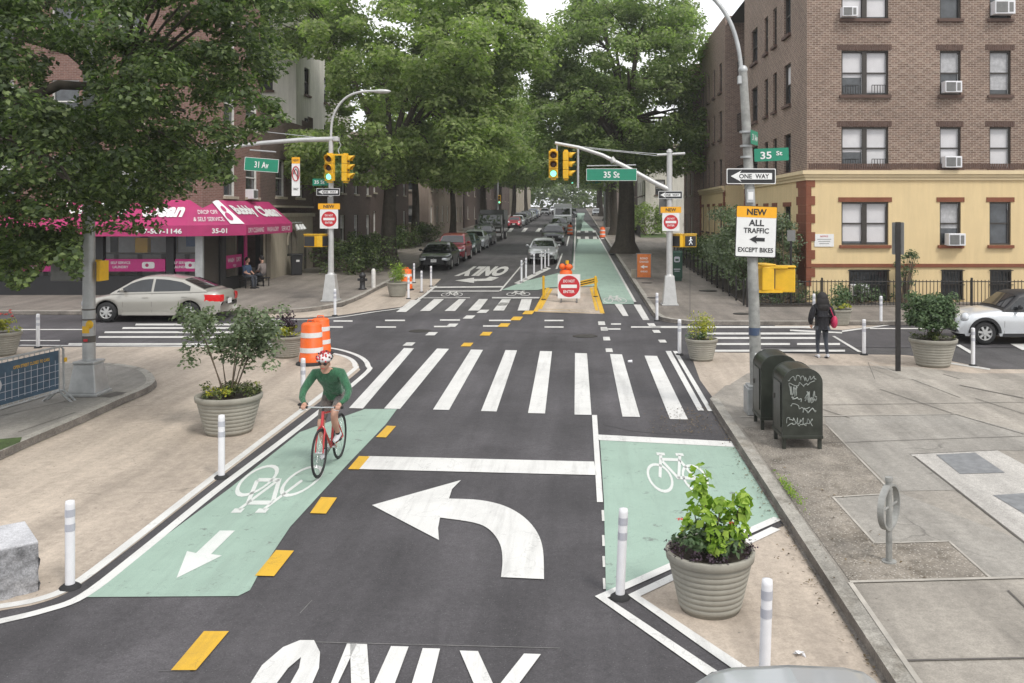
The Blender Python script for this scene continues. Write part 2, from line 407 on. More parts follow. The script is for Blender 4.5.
def sign_text(m, s, cx, cz, h, y=-.012, w=None, bold=.02):
    asp = text_data(s, bold)[2]; w = w or h * asp
    return put_text(m, s, lambda u, v: (cx + (u - .5) * w, y, cz + (v - .5) * h), bold)
def rrect(cx, cz, w, h, r=.03, y=0, n=4):
    p = []
    for (sx, sz, a0) in ((1, 1, 0), (-1, 1, 90), (-1, -1, 180), (1, -1, 270)):
        for i in range(n + 1):
            a = R(a0 + 90 * i / n); p.append((cx + sx * (w / 2 - r) + r * math.cos(a), y, cz + sz * (h / 2 - r) + r * math.sin(a)))
    return p
def disc(cx, cz, r, y=0, n=28): return [(cx + r * math.cos(2 * PI * i / n), y, cz + r * math.sin(2 * PI * i / n)) for i in range(n)]

# ------------------------------------------------------------------ leaves and trees
def leaf_mesh(name, pts, nrm, size, mats, rng, parent=None, midx=None, aspect=.62):
    n = len(pts)
    rnd = rng.normal(size=(n, 3)); nr = nrm + rnd * .55; nr /= np.linalg.norm(nr, axis=1)[:, None] + 1e-9
    t = rng.normal(size=(n, 3)); t -= (t * nr).sum(1)[:, None] * nr; t /= np.linalg.norm(t, axis=1)[:, None] + 1e-9
    b = np.cross(nr, t); s = (size * rng.uniform(.6, 1.3, size=n))[:, None]
    v0 = pts - t * s * .5; v1 = pts + b * s * aspect * .5 - t * s * .05 + nr * s * .1; v2 = pts + t * s * .5; v3 = pts - b * s * aspect * .5 - t * s * .05 + nr * s * .1
    V = np.stack([v0, v1, v2, v3], 1).reshape(-1, 3).astype(np.float32)
    me = bpy.data.meshes.new(name); me.vertices.add(4 * n); me.vertices.foreach_set('co', V.ravel())
    me.loops.add(4 * n); me.loops.foreach_set('vertex_index', np.arange(4 * n, dtype=np.int32))
    me.polygons.add(n); me.polygons.foreach_set('loop_start', np.arange(0, 4 * n, 4, dtype=np.int32)); me.polygons.foreach_set('loop_total', np.full(n, 4, dtype=np.int32))
    for m in (mats if isinstance(mats, list) else [mats]): me.materials.append(M[m])
    if midx is not None: me.polygons.foreach_set('material_index', midx.astype(np.int32))
    me.update(calc_edges=True)
    o = bpy.data.objects.new(name, me); COL.objects.link(o)
    if parent: o.parent = parent
    return o
def clump_points(rng, C, Rr, per, squash=.55):
    n = len(C); d = rng.normal(size=(n, per, 3)); d /= np.linalg.norm(d, axis=2)[:, :, None]
    u = rng.uniform(.15, 1, size=(n, per, 1)) ** .5
    off = d * u * Rr[:, None, None]; off[:, :, 2] *= squash
    P = C[:, None, :] + off; N = d.copy(); N[:, :, 2] = np.abs(N[:, :, 2]) * .6 + .75
    return P.reshape(-1, 3), N.reshape(-1, 3)
def tree(label, base, trunk_h, trunk_r, lobes, nclump, cr, per, leaf, mat, seed, group=None, lean=(0, 0), fork=6, inner=.45, name='shade_tree', keep=None, squash=.55):
    """lobes: list of (dx,dy,dz, rx,ry,rz) relative to the base of the trunk"""
    rng = np.random.default_rng(seed); rd = random.Random(seed)
    root = thing(name, label, 'tree', base, 0, group)
    L = np.array(lobes, float); vol = L[:, 3] * L[:, 4] * L[:, 5]; w = vol ** .67; w /= w.sum()
    C = []; tries = 0
    while len(C) < nclump and tries < nclump * 30:
        tries += 1
        l = L[rng.choice(len(L), p=w)]; d = rng.normal(size=3); d /= np.linalg.norm(d)
        p = l[:3] + d * l[3:6] * rng.uniform(inner, 1.0)
        q = (((p - L[:, :3]) / L[:, 3:6]) ** 2).sum(1)
        if (q < .3).any() and rng.uniform() < .7: continue
        if keep and not keep(p): continue
        C.append(p)
    C = np.array(C); Rr = rng.uniform(.6, 1.25, size=len(C)) * cr
    P, N = clump_points(rng, C, Rr, per, squash)
    if keep:
        k = np.array([keep(p) for p in P]); P = P[k]; N = N[k]
    leaf_mesh('crown', P, N, leaf, mat, rng, root)
    t = mb('bark'); top = Vector((lean[0], lean[1], trunk_h))
    pts = []; rs = []
    for i in range(9):
        f = i / 8; pts.append((lean[0] * f + math.sin(f * 5 + seed) * .06, lean[1] * f + math.cos(f * 4 + seed) * .05, trunk_h * f - .05)); rs.append(trunk_r * (1 + .75 * max(0, 1 - f * 7) + .1 * (1 - f)) * (1 - .3 * f))
    t.tube(pts, rs, 14)
    order = sorted(range(len(C)), key=lambda i: rd.random())[:fork * 6]
    mains = []
    for k in range(fork):
        tgt = Vector(C[order[k]]) * .8 + Vector((0, 0, trunk_h * .2)); mid = top.lerp(tgt, .45) + Vector((rd.uniform(-.5, .5), rd.uniform(-.5, .5), rd.uniform(.2, 1)))
        r0 = trunk_r * .5
        path = [top - Vector((0, 0, .5)), top.lerp(mid, .5) + Vector((0, 0, .15)), mid, mid.lerp(tgt, .5) + Vector((rd.uniform(-.3, .3), 0, .2)), tgt]
        t.tube(path, [r0, r0 * .8, r0 * .6, r0 * .4, r0 * .2], 8); mains += [(mid, r0 * .5), (path[3], r0 * .35), (path[1], r0 * .6)]
    for k in range(fork, len(order)):
        tgt = Vector(C[order[k]]); m0, r0 = min(mains, key=lambda q: (q[0] - tgt).length)
        mid = m0.lerp(tgt, .5) + Vector((rd.uniform(-.3, .3), rd.uniform(-.3, .3), rd.uniform(-.1, .5)))
        t.tube([m0, mid, tgt], [r0 * .7, r0 * .45, .02], 6)
    t.build('trunk', root)
    return root
# ------------------------------------------------------------------ the ground
def sheet(name, pts, key, h=0.0, parent=None, kind='structure', world=False, label=None):
    """flat sheet on the street plane; pts are picture positions on the ground or (x, y) metres"""
    m = mb(key); P = []
    for p in pts:
        x, y = (p if world else G(p[0], p[1], h).xy); P.append((x, y, gz(y) + h))
    m.poly(P); o = m.build(name, parent)
    if not parent: tag(o, label, None, None, kind)
    return o
def strips(name, segs, key, h, label=None):
    m = mb(key)
    for (a, b, w) in segs:
        A = G(*a, h); B = G(*b, h); d = (B - A); n = Vector((-d.y, d.x, 0)).normalized() * w / 2
        q = [A - n, B - n, B + n, A + n]; m.poly([(p.x, p.y, gz(p.y) + h) for p in q])
    o = m.build(name); return tag(o, label, None, None, 'structure')
def marks(name, polys, key, h, label=None):
    m = mb(key)
    for pl in polys:
        m.poly([tuple(G(x, y, h)) for x, y in pl])
    o = m.build(name); return tag(o, label, None, None, 'structure')
def line_band(m, pts, w, h, world=False):
    """constant-width painted line along a polyline of ground points"""
    P = [Vector(p) if world else G(p[0], p[1], 0).xy for p in pts]; L = []; Rr = []
    for i, p in enumerate(P):
        d = (P[min(i + 1, len(P) - 1)] - P[max(i - 1, 0)]).normalized(); n = Vector((-d.y, d.x)) * w / 2
        L.append(p + n); Rr.append(p - n)
    for i in range(len(P) - 1):
        m.poly([(q.x, q.y, gz(q.y) + h) for q in (L[i], Rr[i], Rr[i + 1], L[i + 1])])
def smooth(pts, k=6):
    out = []; n = len(pts); P = [Vector(p) for p in pts]
    for i in range(n - 1):
        p0 = P[max(i - 1, 0)]; p1 = P[i]; p2 = P[i + 1]; p3 = P[min(i + 2, n - 1)]
        for j in range(k):
            t = j / k; out.append(.5 * ((2 * p1) + (p2 - p0) * t + (2 * p0 - 5 * p1 + 4 * p2 - p3) * t * t + (-p0 + 3 * p1 - 3 * p2 + p3) * t ** 3))
    return out + [P[-1]]
def _unused(): pass
def raised(name, pts, key, kerb=None, label=None, h=.12, kkey='kerb'):
    m = mb(key); m.poly([(x, y, gz(y) + h) for x, y in pts]); o = m.build(name); tag(o, label, None, None, 'structure')
    if kerb:
        g_ = mb('gutter'); line_band(g_, [tuple(q) for q in kerb], .08, .0165, True); tag(g_.build('gutter'), None, None, None, 'structure')
        k = mb(kkey); w = .17; P = [Vector(p) for p in kerb]; I = []
        for i, p in enumerate(P):
            d = (P[min(i + 1, len(P) - 1)] - P[max(i - 1, 0)]).normalized(); I.append(p + Vector((-d.y, d.x)) * w)
        for i in range(len(P) - 1):
            a, b, c, d = P[i], P[i + 1], I[i + 1], I[i]
            top = [(q.x, q.y, gz(q.y) + h + .006) for q in (a, b, c, d)]; bot = [(q.x, q.y, gz(q.y) - .05) for q in (a, b)]
            k.mat(kkey); k.poly(top); k.mat('gutter'); k.poly([bot[0], bot[1], top[1], top[0]])
        tag(k.build('kerb'), None, None, None, 'structure')
    return o

m = mb('asphalt2')
ys = [-17, 0, 40, 80, 160, 260, 308]
m.v = []; 
for y in ys: m.v += [(-118, y, gz(y) - .012), (118, y, gz(y) - .012)]
for i in range(len(ys) - 1): m.f.append((2 * i, 2 * i + 1, 2 * i + 3, 2 * i + 2)); m.m.append(0); m.sm.append(False); m.uv.append(None)
tag(m.build('ground'), None, None, None, 'structure')
sheet('road', [(-14, -8), (5, -8), (5, 24.2), (-14, 24.2)], 'asphalt', 0, world=True)
sheet('cross_street', [(-90, 24.2), (90, 24.2), (90, 31.2), (-90, 31.2)], 'asphalt', .0, world=True)
# left painted kerb extension
edgeL = [G(x, y).xy for x, y in smooth([(-60, 622), (0, 611), (38, 604), (74, 589), (130, 548), (200, 493), (280, 432), (352, 377), (359, 368), (354, 360), (338, 354), (300, 349), (240, 347)], 5)]
edgeL = [tuple(p) for p in edgeL]
sheet('painted_plaza', edgeL + [(-60, edgeL[-1][1]), (-60, edgeL[0][1])], 'beige', .004, world=True)
m = mb('white'); line_band(m, [(-60, 619)] + [(x, y) for x, y in smooth([(0, 607), (38, 600), (74, 585), (130, 543), (200, 488), (280, 427), (349, 374), (355, 366), (350, 359), (334, 354), (300, 350)], 5)], .12, .009)
line_band(m, [(-60, 637)] + [(x, y) for x, y in smooth([(0, 622), (45, 611), (84, 596), (140, 553), (215, 492), (290, 435), (362, 377), (368, 366), (360, 357), (340, 350), (318, 347)], 5)], .12, .009)
line_band(m, [(20, 345.5), (180, 346.5), (300, 347)], .12, .009)
tag(m.build('plaza_edge_line'), None, None, None, 'structure')
# left raised corner with the tall pole
kL = [G(x, y, .12).xy for x, y in smooth([(-120, 505), (0, 452), (24, 441), (76, 419), (118, 400), (148, 387), (155, 379), (146, 369.5), (124, 364.5), (106, 363)], 5)]
kL = [tuple(p) for p in kL]
raised('sidewalk', kL + [(-50, kL[-1][1]), (-50, kL[0][1])], 'concrete', kL)
sheet('grass_patch', [(-60, 448), (0, 439), (22, 437), (20, 442), (0, 450), (-60, 476)], 'grass', .13)
strips('sidewalk_joint', [((0, 410), (44, 397), .03), ((18, 432), (76, 412), .02), ((-40, 425), (75, 399), .02), ((104, 397), (122, 392), .3)], 'joint', .125)
# right sidewalk, near
XR = 2.6
raised('sidewalk', [(XR, -6), (40, -6), (40, 19.45), (4.0, 19.45), (3.1, 18.8), (XR, 17.6)], 'concrete_warm', [(XR, 17.6), (XR, 12), (XR, 6), (XR, -6)])
sheet('painted_plaza', [(690, 352), (905, 355), (950, 361), (992, 369), (1150, 371), (1150, 395), (1024, 392), (740, 392), (716, 402), (700, 380)], 'beige', .004)
m = mb('concrete_warm'); m.poly([(x, y, gz(y) + .02) for x, y in [(3.3, 19.4), (40, 19.4), (40, 20.6), (9, 20.6), (8, 21.4), (5.6, 21.6), (3.9, 20.6)]]); tag(m.build('ramp'), None, None, None, 'structure')
sheet('dirt_strip', [(742, 428), (815, 420), (827, 425), (860, 459), (890, 493), (833, 497), (853, 519), (875, 543), (949, 541), (990, 578), (850, 581), (800, 512), (765, 461)], 'dirt', .126)
sheet('utility_slab', [(910, 454), (997, 450), (1100, 505), (1100, 582), (1023, 541)], 'concrete_lt', .128)
sheet('utility_hatch', [(936, 454.5), (975, 452.5), (1005, 472.5), (960, 473.7)], 'steelplate', .134)
sheet('utility_hatch', [(993, 495), (1040, 492), (1075, 512), (1030, 517)], 'steelplate', .134)
sheet('sidewalk_slab', [(833, 496), (895, 491), (1024, 541), (1100, 575), (990, 578), (949, 541), (875, 543)], 'concrete', .124)
sheet('sidewalk_slab', [(825, 417), (955, 414), (1100, 452), (997, 450), (910, 454), (960, 490), (895, 491), (827, 425)], 'concrete_lt' if False else 'concrete', .124)
strips('sidewalk_joint', [((826, 424), (892, 492), .03), ((833, 497), (875, 543), .03), ((875, 543), (949, 541), .03), ((949, 541), (990, 577), .03), ((850, 582), (920, 683), .05),
    ((850, 581.5), (1024, 577), .05), ((833, 497), (895, 493), .04), ((740, 417), (955, 414), .04), ((870, 362.5), (960, 397), .03)], 'joint_lt', .132)
strips('sidewalk_joint', [((905, 660), (1100, 656), .025), ((1008, 590), (1060, 640), .02), ((914, 456), (1023, 541), .03), ((1023, 541), (1080, 585), .03), ((820, 443), (1024, 436), .015), ((955, 414), (1080, 450), .02),
    ((800, 405), (1024, 402), .02), ((770, 392), (850, 418), .02), ((880, 389), (955, 414), .02), ((960, 385), (1024, 398), .04), ((975, 398), (1060, 425), .02), ((910, 454), (997, 450), .02)], 'joint', .131)
strips('plaza_joint', [((943, 374), (1024, 398), .04), ((760, 371), (800, 391), .015), ((868, 362), (880, 392), .012)], 'joint', .023)
# near right painted extension with planter
ext = [(790, 523), (632, 597), (770, 694), (850, 760), (950, 760)]
sheet('painted_plaza', [G(x, y).xy for x, y in ext[:3]] + [(1.45, 5.2), (2.66, 5.2)], 'beige', .004, world=True)
m = mb('white'); line_band(m, [(778, 519), (601, 598), (745, 697)], .13, .012); line_band(m, [(776, 529), (634, 596.5), (760, 683)], .13, .012)
tag(m.build('plaza_edge_line'), None, None, None, 'structure')
# far left sidewalk and its painted extension
kf = [(-90, 30.8), (-13, 30.8)] + [tuple(p) for p in smooth([(-11.5, 30.8), (-9.6, 31.5), (-8.7, 33.3), (-8.55, 36)], 5)] + [(-8.7, 42), (-8.9, 60), (-9.0, 300)]
raised('sidewalk', kf + [(-90, 300)], 'concrete_far', kf)
fe = [(255, 317.5), (300, 318), (335, 316), (370, 311), (401, 307), (420, 297), (434, 286), (441, 279)]
sheet('painted_plaza', [G(x, y).xy for x, y in fe] + [(-8.6, 44), (-8.6, 33), (-11.4, 30.3)], 'beige', .004, world=True)
m = mb('white2'); line_band(m, [(268, 319.5)] + [tuple(p) for p in smooth([(300, 320), (335, 318), (372, 312.5), (404, 307.5), (421, 298), (436, 286)], 4)], .13, .01); tag(m.build('plaza_edge_line'), None, None, None, 'structure')
# far right sidewalk
kr = [(2.6, 300), (2.6, 60), (2.6, 31)] + [tuple(p) for p in smooth([(2.6, 30.4), (2.8, 29.2), (3.5, 28.5), (4.5, 28.3)], 5)] + [(90, 28.3)]
raised('sidewalk', kr + [(90, 300)], 'concrete_far', kr)
sheet('painted_plaza', [(775, 327), (842, 330), (898, 323), (898, 319), (775, 319)], 'beige', .004)
strips('sidewalk_joint', [((640, 262), (700, 262), .03), ((650, 270), (720, 270), .03), ((658, 282), (738, 282), .03), ((668, 298), (745, 298), .03), ((690, 316), (690, 250), .03), ((745, 312), (1100, 312), .03)] , 'joint', .124)
for (x, y, r) in ((647, 283, .25), (670, 289, .28), (708, 291, .38), (652, 298, .2), (742, 314, .3)):
    p = G(x, y, .12); m = mb('iron'); m.lathe([(0, .012), (r, .012), (r, 0)], n=20); o = m.build('manhole_cover'); o.location = (p.x, p.y, p.z + .004); tag(o, None, None, None, 'structure')
# concrete island
isl = [(535, 312), (603, 314), (594, 286.5), (548, 288.5)]
sheet('traffic_island', isl, 'beige', .006)
m = mb('yellow')
line_band(m, [(548, 288), (535.5, 311.6), (602.5, 313.6), (594.5, 287)], .16, .012); line_band(m, [(551.5, 289), (540, 309.2), (597, 310.8), (591, 288)], .12, .012)
tag(m.build('island_edge_line'), None, None, None, 'structure')
# green bike lanes
sheet('bike_lane', [(365, 409), (397, 409), (386, 424), (345, 467), (290, 527), (258, 575), (250, 590), (238, 596), (84, 597), (150, 547), (230, 488), (300, 432)], 'green', .008)
sheet('bike_lane', [(600, 440), (736, 446), (766, 487), (789, 514), (776, 521), (606, 592), (604, 500)], 'green', .008)
sheet('bike_lane', [(575, 209), (595, 231), (634, 300.5), (634, 304), (603, 304), (597, 286), (548, 287.5), (538, 290), (501, 290), (525, 281), (570.8, 270), (573.8, 250), (575, 225)][1:] + [(585, 213), (576, 213)], 'green', .008)
for pts in ([(575, 231), (603, 231), (603, 239), (575, 239)],): sheet('side_road', pts, 'asphalt2', .012)

W = []
for b, t in (((349, 363, 408), (404, 414, 348)), ((384, 400, 408.5), (437, 449, 348.5)), ((433, 449, 409.5), (471, 483, 349.5)), ((481, 496.5, 411), (505.5, 517, 350)),
             ((528, 545, 413), (540, 552, 351)), ((574.5, 591.5, 414.5), (575, 587, 353)), ((622.5, 640, 416.5), (610, 622, 354)), ((670, 688, 419), (644.5, 657, 355.6))):
    W.append([(b[0], b[2]), (b[1], b[2] + .4), (t[1], t[2] + .3), (t[0], t[2])])
W += [[(698, 410.5), (704, 410.5), (671, 351), (665.5, 351)], [(708, 411), (713, 411), (677, 351), (673, 351)]]
W += [[(368, 456), (594, 461.5), (596.5, 475), (359, 469)], [(592, 415), (597, 415), (603, 502), (597, 502)], [(598, 434.5), (735, 441.5), (738, 447), (599, 440)]]
marks('crosswalk_and_stop_line', W, 'white', .012)
marks('lane_dash', [[(601.5 + k, y), (604 + k, y), (604.6 + k, y + 11), (602 + k, y + 11)] for k, y in ((0, 510), (.4, 535), (.8, 556), (1.2, 578))], 'white2', .012)
marks('crosswalk_far', [[(a, y0), (b, y0), (d, y1), (c, y1)] for a, b, y0, c, d, y1 in ((396, 406, 312, 411, 421, 300), (420, 430, 311, 434, 444, 299), (444.5, 455, 311, 459, 466, 299), (468, 479, 310.5, 479, 488, 299), (493, 504, 310.5, 502, 511, 299),
    (517.5, 529, 310.5, 521.5, 532, 299), (623, 628.5, 316, 614.5, 622, 304), (643, 649.5, 320, 633.5, 640.5, 304.5))] +
    [[(430, 286.6), (503, 286), (503, 287.4), (430, 288)], [(427, 290.6), (500, 290.6), (499, 291.5), (427, 291.5)], [(492, 297), (540, 297), (539, 298.4), (492, 298.4)], [(418, 297.6), (470, 297.4), (470, 298), (418, 298.2)], [(499, 291), (501, 291), (526, 261), (524.6, 261)]] +
    [[(514, 283), (519, 284.3), (551, 268.5), (547, 267)]], 'white2', .012)
D = []
for x, y, w in ((343, 321, 19), (333, 327, 20), (395, 320.4, 20), (386, 327, 20), (450, 320, 20), (442, 326.5, 16), (500, 320.4, 22), (494, 326, 22), (554, 320.5, 19), (554, 327, 19), (611, 329, 19), (616, 324, 10), (646, 327, 30)): D.append([(x - w / 2, y - .7), (x + w / 2, y - .7), (x + w / 2, y + .7), (x - w / 2, y + .7)])
for x, y in ((409, 344), (431.5, 333.7), (452, 325.2), (469, 317), (483, 311.3), (503, 304)): D.append([(x - 6.5, y + 1.6), (x + 3, y + 1.6), (x + 6.5, y - 1.6), (x - 2.5, y - 1.6)])
for x, y in ((601.5, 323), (604, 328.6), (606.5, 338.4), (609, 350)): D.append([(x - 3.5, y - 1.6), (x + 3, y - 1.6), (x + 4, y + 2), (x - 3, y + 2)])
for x, y in ((651, 324.5), (656, 331.3), (662, 341)): D.append([(x - 4, y - 1.3), (x + 3, y - 1.3), (x + 5, y + 1.5), (x - 2, y + 1.5)])
marks('crossing_dash', D, 'white2', .012)
marks('yellow_dash', [[(x - 6.5, y + 1.8), (x + 3.5, y + 1.8), (x + 6.5, y - 1.8), (x - 3, y - 1.8)] for x, y in ((467, 344.5), (486, 333.7), (504, 325), (516.5, 318.4), (528.5, 312.4))] +
    [[(171, 670), (196, 670), (229, 631), (204, 631)], [(255, 575.5), (274, 576), (294, 550.5), (276, 550)], [(310, 513), (326, 513.5), (337, 497.5), (321, 497)], [(348, 469), (359, 469.3), (370, 456.3), (359, 456)], [(376, 437), (386, 437.4), (396, 426), (387, 425.6)]], 'yellow', .013)
# zebra bars of the crossings over the side street
Z = []
for y, a, b in ((324.5, 135, 292), (328, 122, 292), (332.2, 104, 292), (337, 98, 292), (344, 68, 292)): Z.append([(a, y + .9), (b, y + .9), (b, y - .9), (a + 1, y - .9)])
for y, a, b in ((327, 652, 815), (333.5, 700, 817), (338, 704, 817), (344, 704, 790), (344, 797, 840), (350.7, 706, 845)): Z.append([(a, y + 1), (b, y + 1), (b, y - 1), (a, y - 1)])
Z += [[(858, 352), (862, 352), (835, 336), (832, 336)], [(956, 345), (960, 344.5), (974, 352.5), (970, 353.5)], [(1010, 343.5), (1030, 343.5), (1040, 350), (1022, 350)], [(790, 329.5), (842, 332), (842, 333.4), (790, 331)], [(842, 332), (902, 323.5), (902, 322.5), (842, 330.5)],
      [(940, 360.5), (990, 368.5), (990, 370), (938, 362)], [(870, 328), (950, 328), (950, 329), (870, 329)], [(20, 340), (60, 340), (60, 341), (20, 341)], [(0, 329), (95, 329), (95, 330), (0, 330)]]
marks('side_crosswalk', Z, 'white2', .012)
# big turn arrow
def curve_arrow():
    m = mb('white')
    up = smooth([(449, 498.5), (480, 500), (505, 506), (524, 517), (537, 532), (543, 550), (544, 579)], 4); lo = smooth([(501, 577), (502.5, 560), (500, 544), (490, 530), (474, 522.5), (440, 517.5)], 4)
    pts = [tuple(G(x, y, .012)) for x, y in [(372, 505), (461, 480), (452, 489)] + [tuple(q) for q in up] + [tuple(q) for q in lo] + [(438, 528), (439, 540)]]
    m.poly(pts); return m
tag(curve_arrow().build('turn_arrow_marking'), None, None, None, 'structure')
m = mb('white2'); m.poly([tuple(G(x, y, .012)) for x, y in [(455, 280.5), (474, 277.6), (474, 279), (486, 278.5), (490, 276.5), (499, 277.5), (492, 280.6), (474, 281.3), (474, 283)]]); tag(m.build('turn_arrow_marking'), None, None, None, 'structure')
m = mb('symbol'); m.poly([tuple(G(x, y, .012)) for x, y in [(176.5, 578), (187, 551), (196, 553), (220, 530.5), (235, 530.5), (211, 554), (222, 555.5)]]); tag(m.build('lane_arrow_marking'), None, None, None, 'structure')
def ground_text(s, x0, x1, y0, y1, key, flip=False, bold=.03):
    m = mb(key)
    def fn(u, v):
        if flip: u, v = 1 - u, 1 - v
        Y = y0 + (y1 - y0) * v; X = x0 + (x1 - x0) * u; return (X, Y, gz(Y) + .012)
    put_text(m, s, fn, bold); return tag(m.build('lane_lettering'), None, None, None, 'structure')
marks('lane_lettering', [[(250, 684), (262, 665), (283, 647), (300, 640), (301, 657), (288, 668), (276, 684)], [(300, 640), (314, 640), (320, 652), (319, 668), (312, 684), (290, 684), (299, 668), (301, 657)], [(250, 684), (276, 684), (258, 715), (230, 715)], [(290, 684), (312, 684), (292, 715), (268, 715)],
    [(347, 643.5), (357, 643.5), (330, 700), (318, 715)], [(350, 643.5), (367, 644), (372, 715), (352, 715)], [(391, 646), (408.6, 646.5), (383, 715), (360, 715)], [(422.7, 648), (440, 648.5), (424, 715), (402, 715)], [(459.7, 650.5), (478, 651), (503, 705), (483, 705)], [(524, 653.5), (541, 654), (503, 705), (484, 704)]], 'white', .012)
a = G(462, 275.5); b = G(505, 267); ground_text('ONLY', a.x - .35, b.x + .35, 45.4, 51.6, 'white2', True, .06)
# bicycle symbols: wheels, frame, bars
def bike_symbol(fn, key, w=.07):
    m = mb(key)
    def pl(pts):
        P = [Vector(fn(x, y)) for x, y in pts]; 
        for i in range(len(P) - 1):
            pass
        L = []; Q = []
        U = [Vector(p) for p in pts]
        for i, p in enumerate(U):
            d = (U[min(i + 1, len(U) - 1)] - U[max(i - 1, 0)]).normalized(); n = Vector((-d.y, d.x)) * w / 2
            L.append(fn(*(p + n))); Q.append(fn(*(p - n)))
        for i in range(len(P) - 1): m.poly([L[i], Q[i], Q[i + 1], L[i + 1]])
    for cx in (.36, 1.42):
        m2 = [(cx + .34 * math.cos(2 * PI * i / 24), .36 + .34 * math.sin(2 * PI * i / 24)) for i in range(25)]
        for i in range(24):
            a0, a1 = 2 * PI * i / 24, 2 * PI * (i + 1) / 24
            m.poly([fn(cx + r * math.cos(a), .36 + r * math.sin(a)) for r, a in ((.31, a0), (.38, a0), (.38, a1), (.31, a1))])
    pl([(.36, .36), (.62, 1.0)]); pl([(.57, .86), (1.14, .86)]); pl([(.60, .80), (.92, .34)]); pl([(.92, .34), (1.20, 1.0)]); pl([(.92, .36), (1.42, .36)]); pl([(1.14, .86), (1.42, .36)])
    pl([(.50, 1.02), (.75, 1.02)]); pl([(1.08, 1.02), (1.32, 1.02)])
    return tag(m.build('bicycle_marking'), None, None, None, 'structure')
def quadmap(q, h=.012):
    P = [G(x, y, 0).xy for x, y in q]
    def fn(x, y):
        u = x / 1.8; v = y / 1.05; p = (P[0] * (1 - u) + P[1] * u) * (1 - v) + (P[3] * (1 - u) + P[2] * u) * v
        return (p.x, p.y, gz(p.y) + h)
    return fn
bike_symbol(quadmap([(653, 492.5), (713, 494), (699, 455), (640, 453)]), 'symbol', .085)
bike_symbol(quadmap([(331, 467), (255, 466), (211, 513), (287, 513)]), 'symbol', .085)
for q in ([(440, 296.5), (462, 296.5), (464, 291.5), (444, 291.5)], [(506, 296), (530, 296), (531, 291.2), (508, 291.2)], [(604, 303), (628, 303), (624, 296), (603, 296)]): bike_symbol(quadmap(q), 'white2', .11)
marks('far_road_markings', [[(507 + 14 * k, 232), (511 + 14 * k, 232), (514 + 14 * k, 228), (510.5 + 14 * k, 228)] for k in range(4)] + [[(577 + 8 * k, 232.6), (580.5 + 8 * k, 232.6), (580.5 + 7.6 * k, 230.6), (577 + 7.6 * k, 230.6)] for k in range(4)] +
      [[(577 + 8 * k, 239), (580.8 + 8.2 * k, 239), (580.5 + 8 * k, 236.6), (577 + 8 * k, 236.6)] for k in range(4)] + [[(573, 270), (574.6, 270), (576.2, 218), (575.4, 218)], [(634, 302), (636.5, 302), (596.3, 232), (595.2, 232)], [(555.5, 269), (557.5, 269), (563, 253.5), (561.5, 253.5)], [(566, 246), (567.5, 246), (569.6, 236), (568.4, 236)]], 'white2', .014)
m = mb('concrete_lt')
# a discarded paper cup
p = G(630, 363); o = mb('white_pl').cyl((-.05, 0, .035), (.05, .02, .035), .03, .04, 10).build('paper_cup'); o.location = p; tag(o, 'small crushed white paper cup lying on the near crosswalk', 'litter')
p = G(800, 656.5); mm = mb('white_pl'); rr = random.Random(3)
mm.add([(rr.uniform(-.06, .06), rr.uniform(-.05, .05), rr.uniform(.002, .05)) for _ in range(14)], [tuple(rr.sample(range(14), 3)) for _ in range(16)]); o = mm.build('crumpled_wrapper'); o.location = p; tag(o, 'crumpled clear wrapper lying on the beige pavement near the car', 'litter')

# ------------------------------------------------------------------ facades
def facade(m, P0, U, w, z0, z1, holes, depth=.22, key=None):
    """wall from P0 along unit U, width w, z0..z1, with real openings (u0,u1,z0,z1) and reveals; outward normal = U x Z"""
    if key: m.mat(key)
    P0 = Vector((P0[0], P0[1], 0)); U = Vector((U[0], U[1], 0)).normalized(); N = Vector((U.y, -U.x, 0))
    us = sorted({0, w} | {round(h[0], 4) for h in holes} | {round(h[1], 4) for h in holes}); zs = sorted({z0, z1} | {round(h[2], 4) for h in holes} | {round(h[3], 4) for h in holes})
    us = [u for u in us if 0 <= u <= w]; zs = [z for z in zs if z0 <= z <= z1]
    def pt(u, z, d=0): return P0 + U * u - N * d + Vector((0, 0, z))
    for i in range(len(us) - 1):
        for j in range(len(zs) - 1):
            a, b, c, d = us[i], us[i + 1], zs[j], zs[j + 1]; cu, cz = (a + b) / 2, (c + d) / 2
            if any(h[0] < cu < h[1] and h[2] < cz < h[3] for h in holes): continue
            m.add([pt(a, c), pt(b, c), pt(b, d), pt(a, d)], [(0, 1, 2, 3)], [[(a, c), (b, c), (b, d), (a, d)]], smooth=False)
    for h in holes:
        a, b, c, d = h[:4]
        for q, uv in (((pt(a, c), pt(a, d), pt(a, d, depth), pt(a, c, depth)), ((0, c), (0, d), (.2, d), (.2, c))), ((pt(b, d), pt(b, c), pt(b, c, depth), pt(b, d, depth)), ((0, d), (0, c), (.2, c), (.2, d))),
                      ((pt(a, d), pt(b, d), pt(b, d, depth), pt(a, d, depth)), ((a, 0), (b, 0), (b, .2), (a, .2))), ((pt(b, c), pt(a, c), pt(a, c, depth), pt(b, c, depth)), ((b, 0), (a, 0), (a, .2), (b, .2)))):
            m.add(list(q), [(0, 1, 2, 3)], [list(uv)], smooth=False)
    return m
